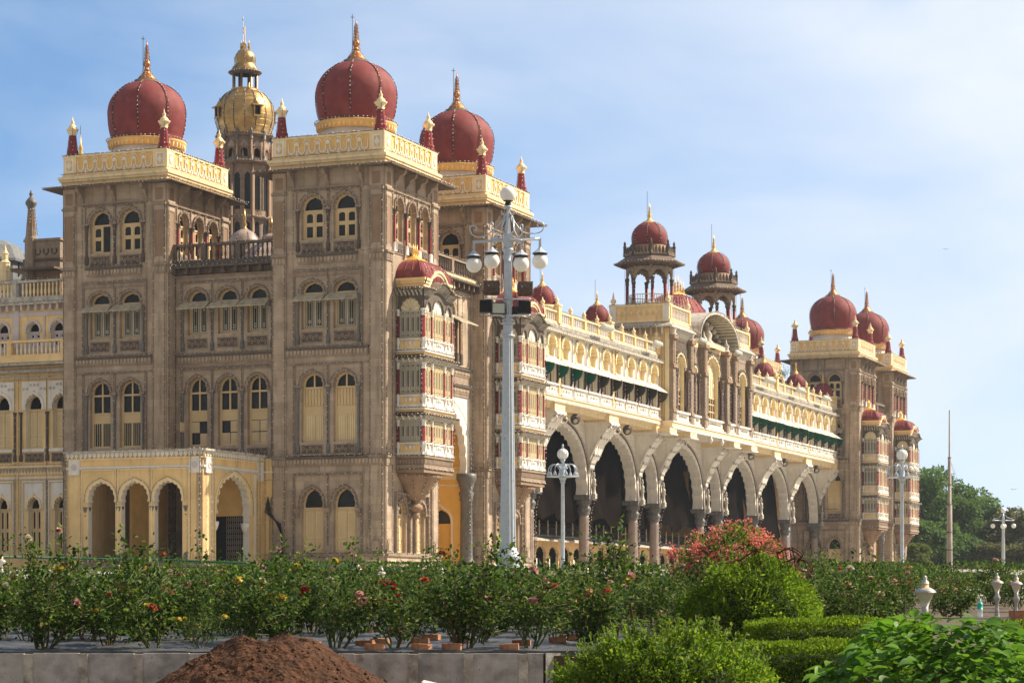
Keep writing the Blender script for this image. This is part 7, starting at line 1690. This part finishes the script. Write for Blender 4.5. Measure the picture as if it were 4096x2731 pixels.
# water bottle and concrete blocks
Y = 34.0; zt = zat(2466, Y); X = at(3920, Y)[0]
b = link('water_bottle', None, None, (X, Y, zt)); tag(b, 'clear plastic water bottle with teal label and cap standing on a concrete block', 'bottle')
g = G(); g.lathe((0, 0, 0), [(.036, 0), (.040, .01), (.040, .03), (.037, .035), (.040, .045), (.037, .06), (.040, .07), (.037, .085), (.040, .10), (.040, .18), (.036, .205), (.016, .232), (.014, .24)], 'clear_plastic', 16); put('bottle', g, b)
g = G(); g.lathe((0, 0, 0), [(.0408, .11), (.0408, .175), (.0375, .203)], 'teal_label', 16); put('label_band', g, b)
g = G(); g.lathe((0, 0, 0), [(.0165, .236), (.0165, .262), (.001, .264)], 'teal_label', 12); put('cap', g, b)
for x0, x1, y0, z0, z1, rz, lab in ((3855, 3965, 34.0, .6, zt-.002, .05, 'dark concrete block carrying the water bottle'), (3905, 4000, 33.2, .5, zat(2480, 33), -.25, 'pale concrete slab leaning in front of the bottle block'), (3965, 4035, 34.6, .6, zat(2465, 34.6), .1, 'grey concrete slab behind the garden light pair'), (4045, 4140, 34.5, .6, zat(2440, 34.5), .2, 'terracotta-toned block at the right edge')):
    g = G(); w = (x1-x0)/FPX*y0; g.box(-w/2, w/2, -.12, .12, z0, z1, 'concrete' if 'terra' not in lab else 'brick')
    tag(put('concrete_block', g, None, (at((x0+x1)/2, y0)[0], y0+(.0), 0), (0, 0, rz)), lab, 'concrete block')
g = G(); g.box(-3, 3, -.06, .06, .6, 1.06, 'concrete'); tag(put('bed_edge', g, None, (at(3480, 36)[0], 36.3, 0), (0, 0, .05)), 'low concrete bed edge behind the hedges on the right', 'kerb')
# green pipe rails
g = G()
def rail(pts, r=.055): g.tube([at(x, Y_, zat(y, Y_)) for x, y, Y_ in pts], r, 'green_paint', 6)
rail([(3262, 2292, 82), (3580, 2316, 82), (3582, 2345, 82)]); rail([(3400, 2300, 82), (3400, 2345, 82)]); rail([(3590, 2332, 84), (3870, 2340, 84)])
tag(put('pipe_rail', g), 'green painted pipe rail in front of the far corner towers', 'rail')
g = G(); rail([(-50, 2226, 80), (700, 2240, 80), (1300, 2265, 80), (2300, 2300, 80), (3000, 2310, 80)], .04); tag(put('pipe_rail', g), 'thin green pipe rail behind the roses in front of the near towers', 'rail')
# tall pole with stays
Y = 170; o = link('flag_pole', None, None, (at(3798, Y)[0], Y, 0)); tag(o, 'tall tapering grey pole with wire stays before the far trees', 'pole')
g = G(); g.lathe((0, 0, 0), [(.24, gz(Y)-1.5), (.22, zat(2250, Y)), (.19, zat(2020, Y)), (.14, zat(2018, Y)), (.12, zat(1832, Y)), (.07, zat(1830, Y)), (.05, zat(1640, Y))], 'pole_paint', 10)
for y in (2200, 2130, 2020, 1940, 1832): g.lathe((0, 0, 0), [(.2*(y/2100)**3, zat(y, Y)), (.21*(y/2100)**3, zat(y-4, Y))], 'stone_dark', 10)
put('shaft', g, o)
g = G()
for dx, dy in ((12, 10), (9, -6), (-6, 3), (-3, -8)): g.tube([(0, 0, zat(1832, Y)), (dx*.55, dy, zat(1832, Y)-16)], .008, 'iron', 3)
put('stays', g, o)
# garden wall far off
g = G(); Y = 285; g.box(at(3560, Y)[0], at(4500, Y)[0], Y, Y+.4, gz(Y)-1, zat(2315, Y), 'yellow_paint'); g.box(at(3560, Y)[0], at(4500, Y)[0], Y-.1, Y+.5, zat(2315, Y), zat(2311, Y), 'pale_yellow')
tag(put('garden_wall', g), 'long low yellow boundary wall in front of the distant trees', 'wall')
for px_ in (3697, 3760, 3905, 3978, 4050):
    pass
# trees
def tree(name, px_, ytop, Y, w, label, mats, n=16000, leaf=.55, squash=1.0, shape=None, group=None, seed=0, base_y=None):
    rs = np.random.default_rng(seed); z0 = gz(Y); H = zat(ytop, Y)-z0; o = link(name, None, None, (at(px_, Y)[0], Y, z0)); tag(o, label, 'tree', group)
    nb = 46; C = []
    for k in range(nb):
        u = rs.normal(size=3); u /= np.linalg.norm(u); r = rs.uniform(.35, .95)**.6
        C.append((u[0]*w*r, u[1]*w*.8*r, H*.56+u[2]*H*.40*r, rs.uniform(.16, .30)*w))
    if shape: C = [(x*shape(z/H), y, z, rr*max(.5, shape(z/H))) for x, y, z, rr in C]
    per = n//nb; P, O = [], []
    for x, y, z, rr in C:
        u = rs.normal(size=(per, 3)); u /= np.linalg.norm(u, axis=1)[:, None]; R = rs.uniform(.35, 1, size=(per, 1))**.5*rr*(1+.15*np.sin(u[:, 0:1]*7+x))
        q = u*R*np.array([1.15, 1.15, .72])+np.array([x, y, z]); P.append(q); O.append(u)
    P = np.concatenate(P); O = np.concatenate(O); k = P[:, 2] > .3
    link('crown', leaf_mesh('crown', P[k], leaf, mats, O[k]*.8, .2, .15, .7), o)
    g = G(); g.tube([(0, 0, -.3), (.1, 0, H*.2), (0, .1, H*.45)], w*.055, 'bark', 8, True, w*.035)
    for x, y, z, rr in C[::3]: g.tube([(0, 0, H*.25), (x*.45, y*.45, H*.25+(z-H*.25)*.6), (x, y, z)], w*.022, 'bark', 5, True, w*.006)
    put('trunk', g, o)
T = [('tree', 3735, 1835, 330, 7.8, 'tallest dark green tree beside the far tower', ['tree_leaf'], 26000), ('tree', 3850, 1960, 335, 6.6, 'dark green tree sloping down right of the tallest one', ['tree_leaf'], 20000),
     ('tree', 3930, 2075, 330, 5.4, 'smaller dark tree under the slope of the tall trees', ['tree_leaf'], 14000), ('tree', 4080, 2025, 325, 5.6, 'olive-green tree at the right edge behind the far lamp post', ['tree_leaf_olive', 'tree_leaf'], 16000),
     ('tree', 3720, 2050, 318, 4.4, 'mid green tree low in front of the tallest tree', ['tree_leaf'], 14000), ('tree', 3650, 2160, 295, 2.3, 'small light green tree beside the far tower base', ['tree_leaf_light'], 7000),
     ('tree', 3835, 2120, 320, 3.6, 'dark tree behind the tall pole, low down', ['tree_leaf'], 12000), ('tree', 4000, 2150, 318, 3.4, 'low tree behind the far lamp post', ['tree_leaf_olive'], 12000), ('tree', 4150, 2140, 310, 3.6, 'low olive tree cut by the right edge', ['tree_leaf_olive'], 9000), ('tree', 3650, 1905, 345, 4.5, 'dark tree half hidden behind the far tower', ['tree_leaf'], 12000)]
for i, (nm, px_, yt, Y, w, lab, ms, n) in enumerate(T): tree(nm, px_, yt, Y, w, lab, ms, n, .42 if w > 3 else .3, seed=i+3)
ellipsoid_bush('shrub_row', (at(3860, 300)[0], 300, 4.3), (9.5, 2.5, 1.9), 9000, .35, ['tree_leaf_olive'], 'row of scrubby bushes behind the yellow boundary wall', 'shrubs', zmin=3.4)
# small sapling growing on the roof by the far towers
g = G(); q = w2p(0, 0)
o = link('roof_sapling', None, None, (at(3130, 262)[0], 262, zat(1515, 262))); tag(o, 'small green sapling sprouting on the roof beside the far corner tower', 'sapling')
u = RNG.normal(size=(160, 3))*np.array([.38, .3, .4])+np.array([0, 0, .6]); link('foliage', leaf_mesh('foliage', u, .2, ['tree_leaf_light']), o); g.tube([(0, 0, -.6), (.05, 0, .3), (-.1, 0, .9)], .03, 'bark', 5); put('stem', g, o)
# barrel floodlights along the gallery roof and under the cornice
fl = G(); fl.lathe((0, 0, 0), [(.02, -.02), (.16, 0), (.2, .1), (.22, .45), (.25, .5)], 'floodlight_shell', 14); fl.lathe((0, 0, .5), [(.24, 0), (.15, .05), (.01, .07)], 'lens', 14); flm = fl.mesh('floodlight')
pw_ = lambda t, s: (PX+t*cos(YAW)-s*sin(YAW), PY+t*sin(YAW)+s*cos(YAW))
spots = [('near', 46.5, 4), ('near', 60.0, 3), ('far', 96.0, 5), ('far', 108.5, 4), ('far', 119.5, 4)]
for where, t, n in spots:
    for k in range(n):
        x, y = pw_(t+k*.62, SG-.75)
        o = link('floodlight', flm, None, (x, y, 24.15), (radians(62), 0, YAW-.5)); tag(o, 'pale barrel floodlight in a row on the %s gallery balustrade' % where, 'floodlight', 'barrel floodlights on the %s gallery roof' % where)
        br = G(); br.tube([(0, 0, .2), (-.1, .2, -.3), (-.1, .9, -.5)], .03, 'iron', 4); put('bracket', br, o)
for t in (71, 82.5):
    for k in range(3): x, y = pw_(t+k*.6, SB-.6); tag(link('floodlight', flm, None, (x, y, 25.5), (radians(62), 0, YAW-.5)), 'pale barrel floodlight at the foot of the great hood on the central block', 'floodlight', 'barrel floodlights under the great hood')
fb = G(); fb.lathe((0, 0, 0), [(.05, -.1), (.3, .0), (.42, .25), (.45, .42)], 'brown_metal', 16); fb.lathe((0, 0, .40), [(.43, 0), (.2, .02), (.01, .02)], 'brown_metal', 16); fb.lathe((0, -.12, .43), [(.20, 0), (.01, .03)], 'lens', 12); fbm_ = fb.mesh('floodlight')
for t, lab in ((43.5, 'big round floodlight hung under the gallery above the first arch'), (56.5, 'big round floodlight hung under the gallery above the second arch'), (95, 'big round floodlight hung under the far gallery, first of three'), (108, 'big round floodlight hung under the far gallery, middle of three'), (121.5, 'big round floodlight hung under the far gallery, last of three')):
    x, y = pw_(t, SG+.6); tag(link('floodlight', fbm_, None, (x, y, 16.6), (radians(115), 0, YAW-.7)), lab, 'floodlight')
# birds in the sky
for px_, py_, lab in ((3785, 998, 'tiny dark bird flying in the pale sky on the upper right'), (4055, 1958, 'tiny bird flying above the far lamp post'), (3948, 1972, 'tiny bird gliding above the distant trees')):
    g = G(); g.tube([(-.3, 0, 0), (-.1, 0, .06), (.25, 0, .05), (.4, 0, 0)], .06, 'iron', 6, True, .03)
    g.add([(-.1, 0, .05), (.15, 0, .05), (.1, -.6, .3), (-.15, -.9, .2), (.1, .6, .3), (-.15, .9, .2)], [(0, 1, 2), (0, 2, 3), (0, 1, 4), (0, 4, 5)], 'iron')
    b_o = put('bird', g, None, at(px_, 260, zat(py_, 260)), (0, 0, 1.0)); b_o.scale = (.42,)*3; tag(b_o, lab, 'bird')

# thin haze over the grounds
g = G(); g.box(-260, 420, -30, 620, -1.2, 60, 'wire')
hm = bpy.data.materials.new('haze_air'); hm.use_nodes = True; MATS['haze_air'] = hm
hn, hl = hm.node_tree.nodes, hm.node_tree.links; hn.remove(hn['Principled BSDF'])
pv = hn.new('ShaderNodeVolumePrincipled'); pv.inputs['Density'].default_value = 0.00014; pv.inputs['Color'].default_value = (0.80, 0.88, 1.0, 1); pv.inputs['Anisotropy'].default_value = 0.3
hl.new(pv.outputs[0], hn['Material Output'].inputs['Volume'])
g.mats = ['haze_air']; hz_o = tag(put('haze', g), 'thin bluish haze softening the distant trees and towers', 'haze', None, 'stuff')
SC.cycles.volume_bounces = 0
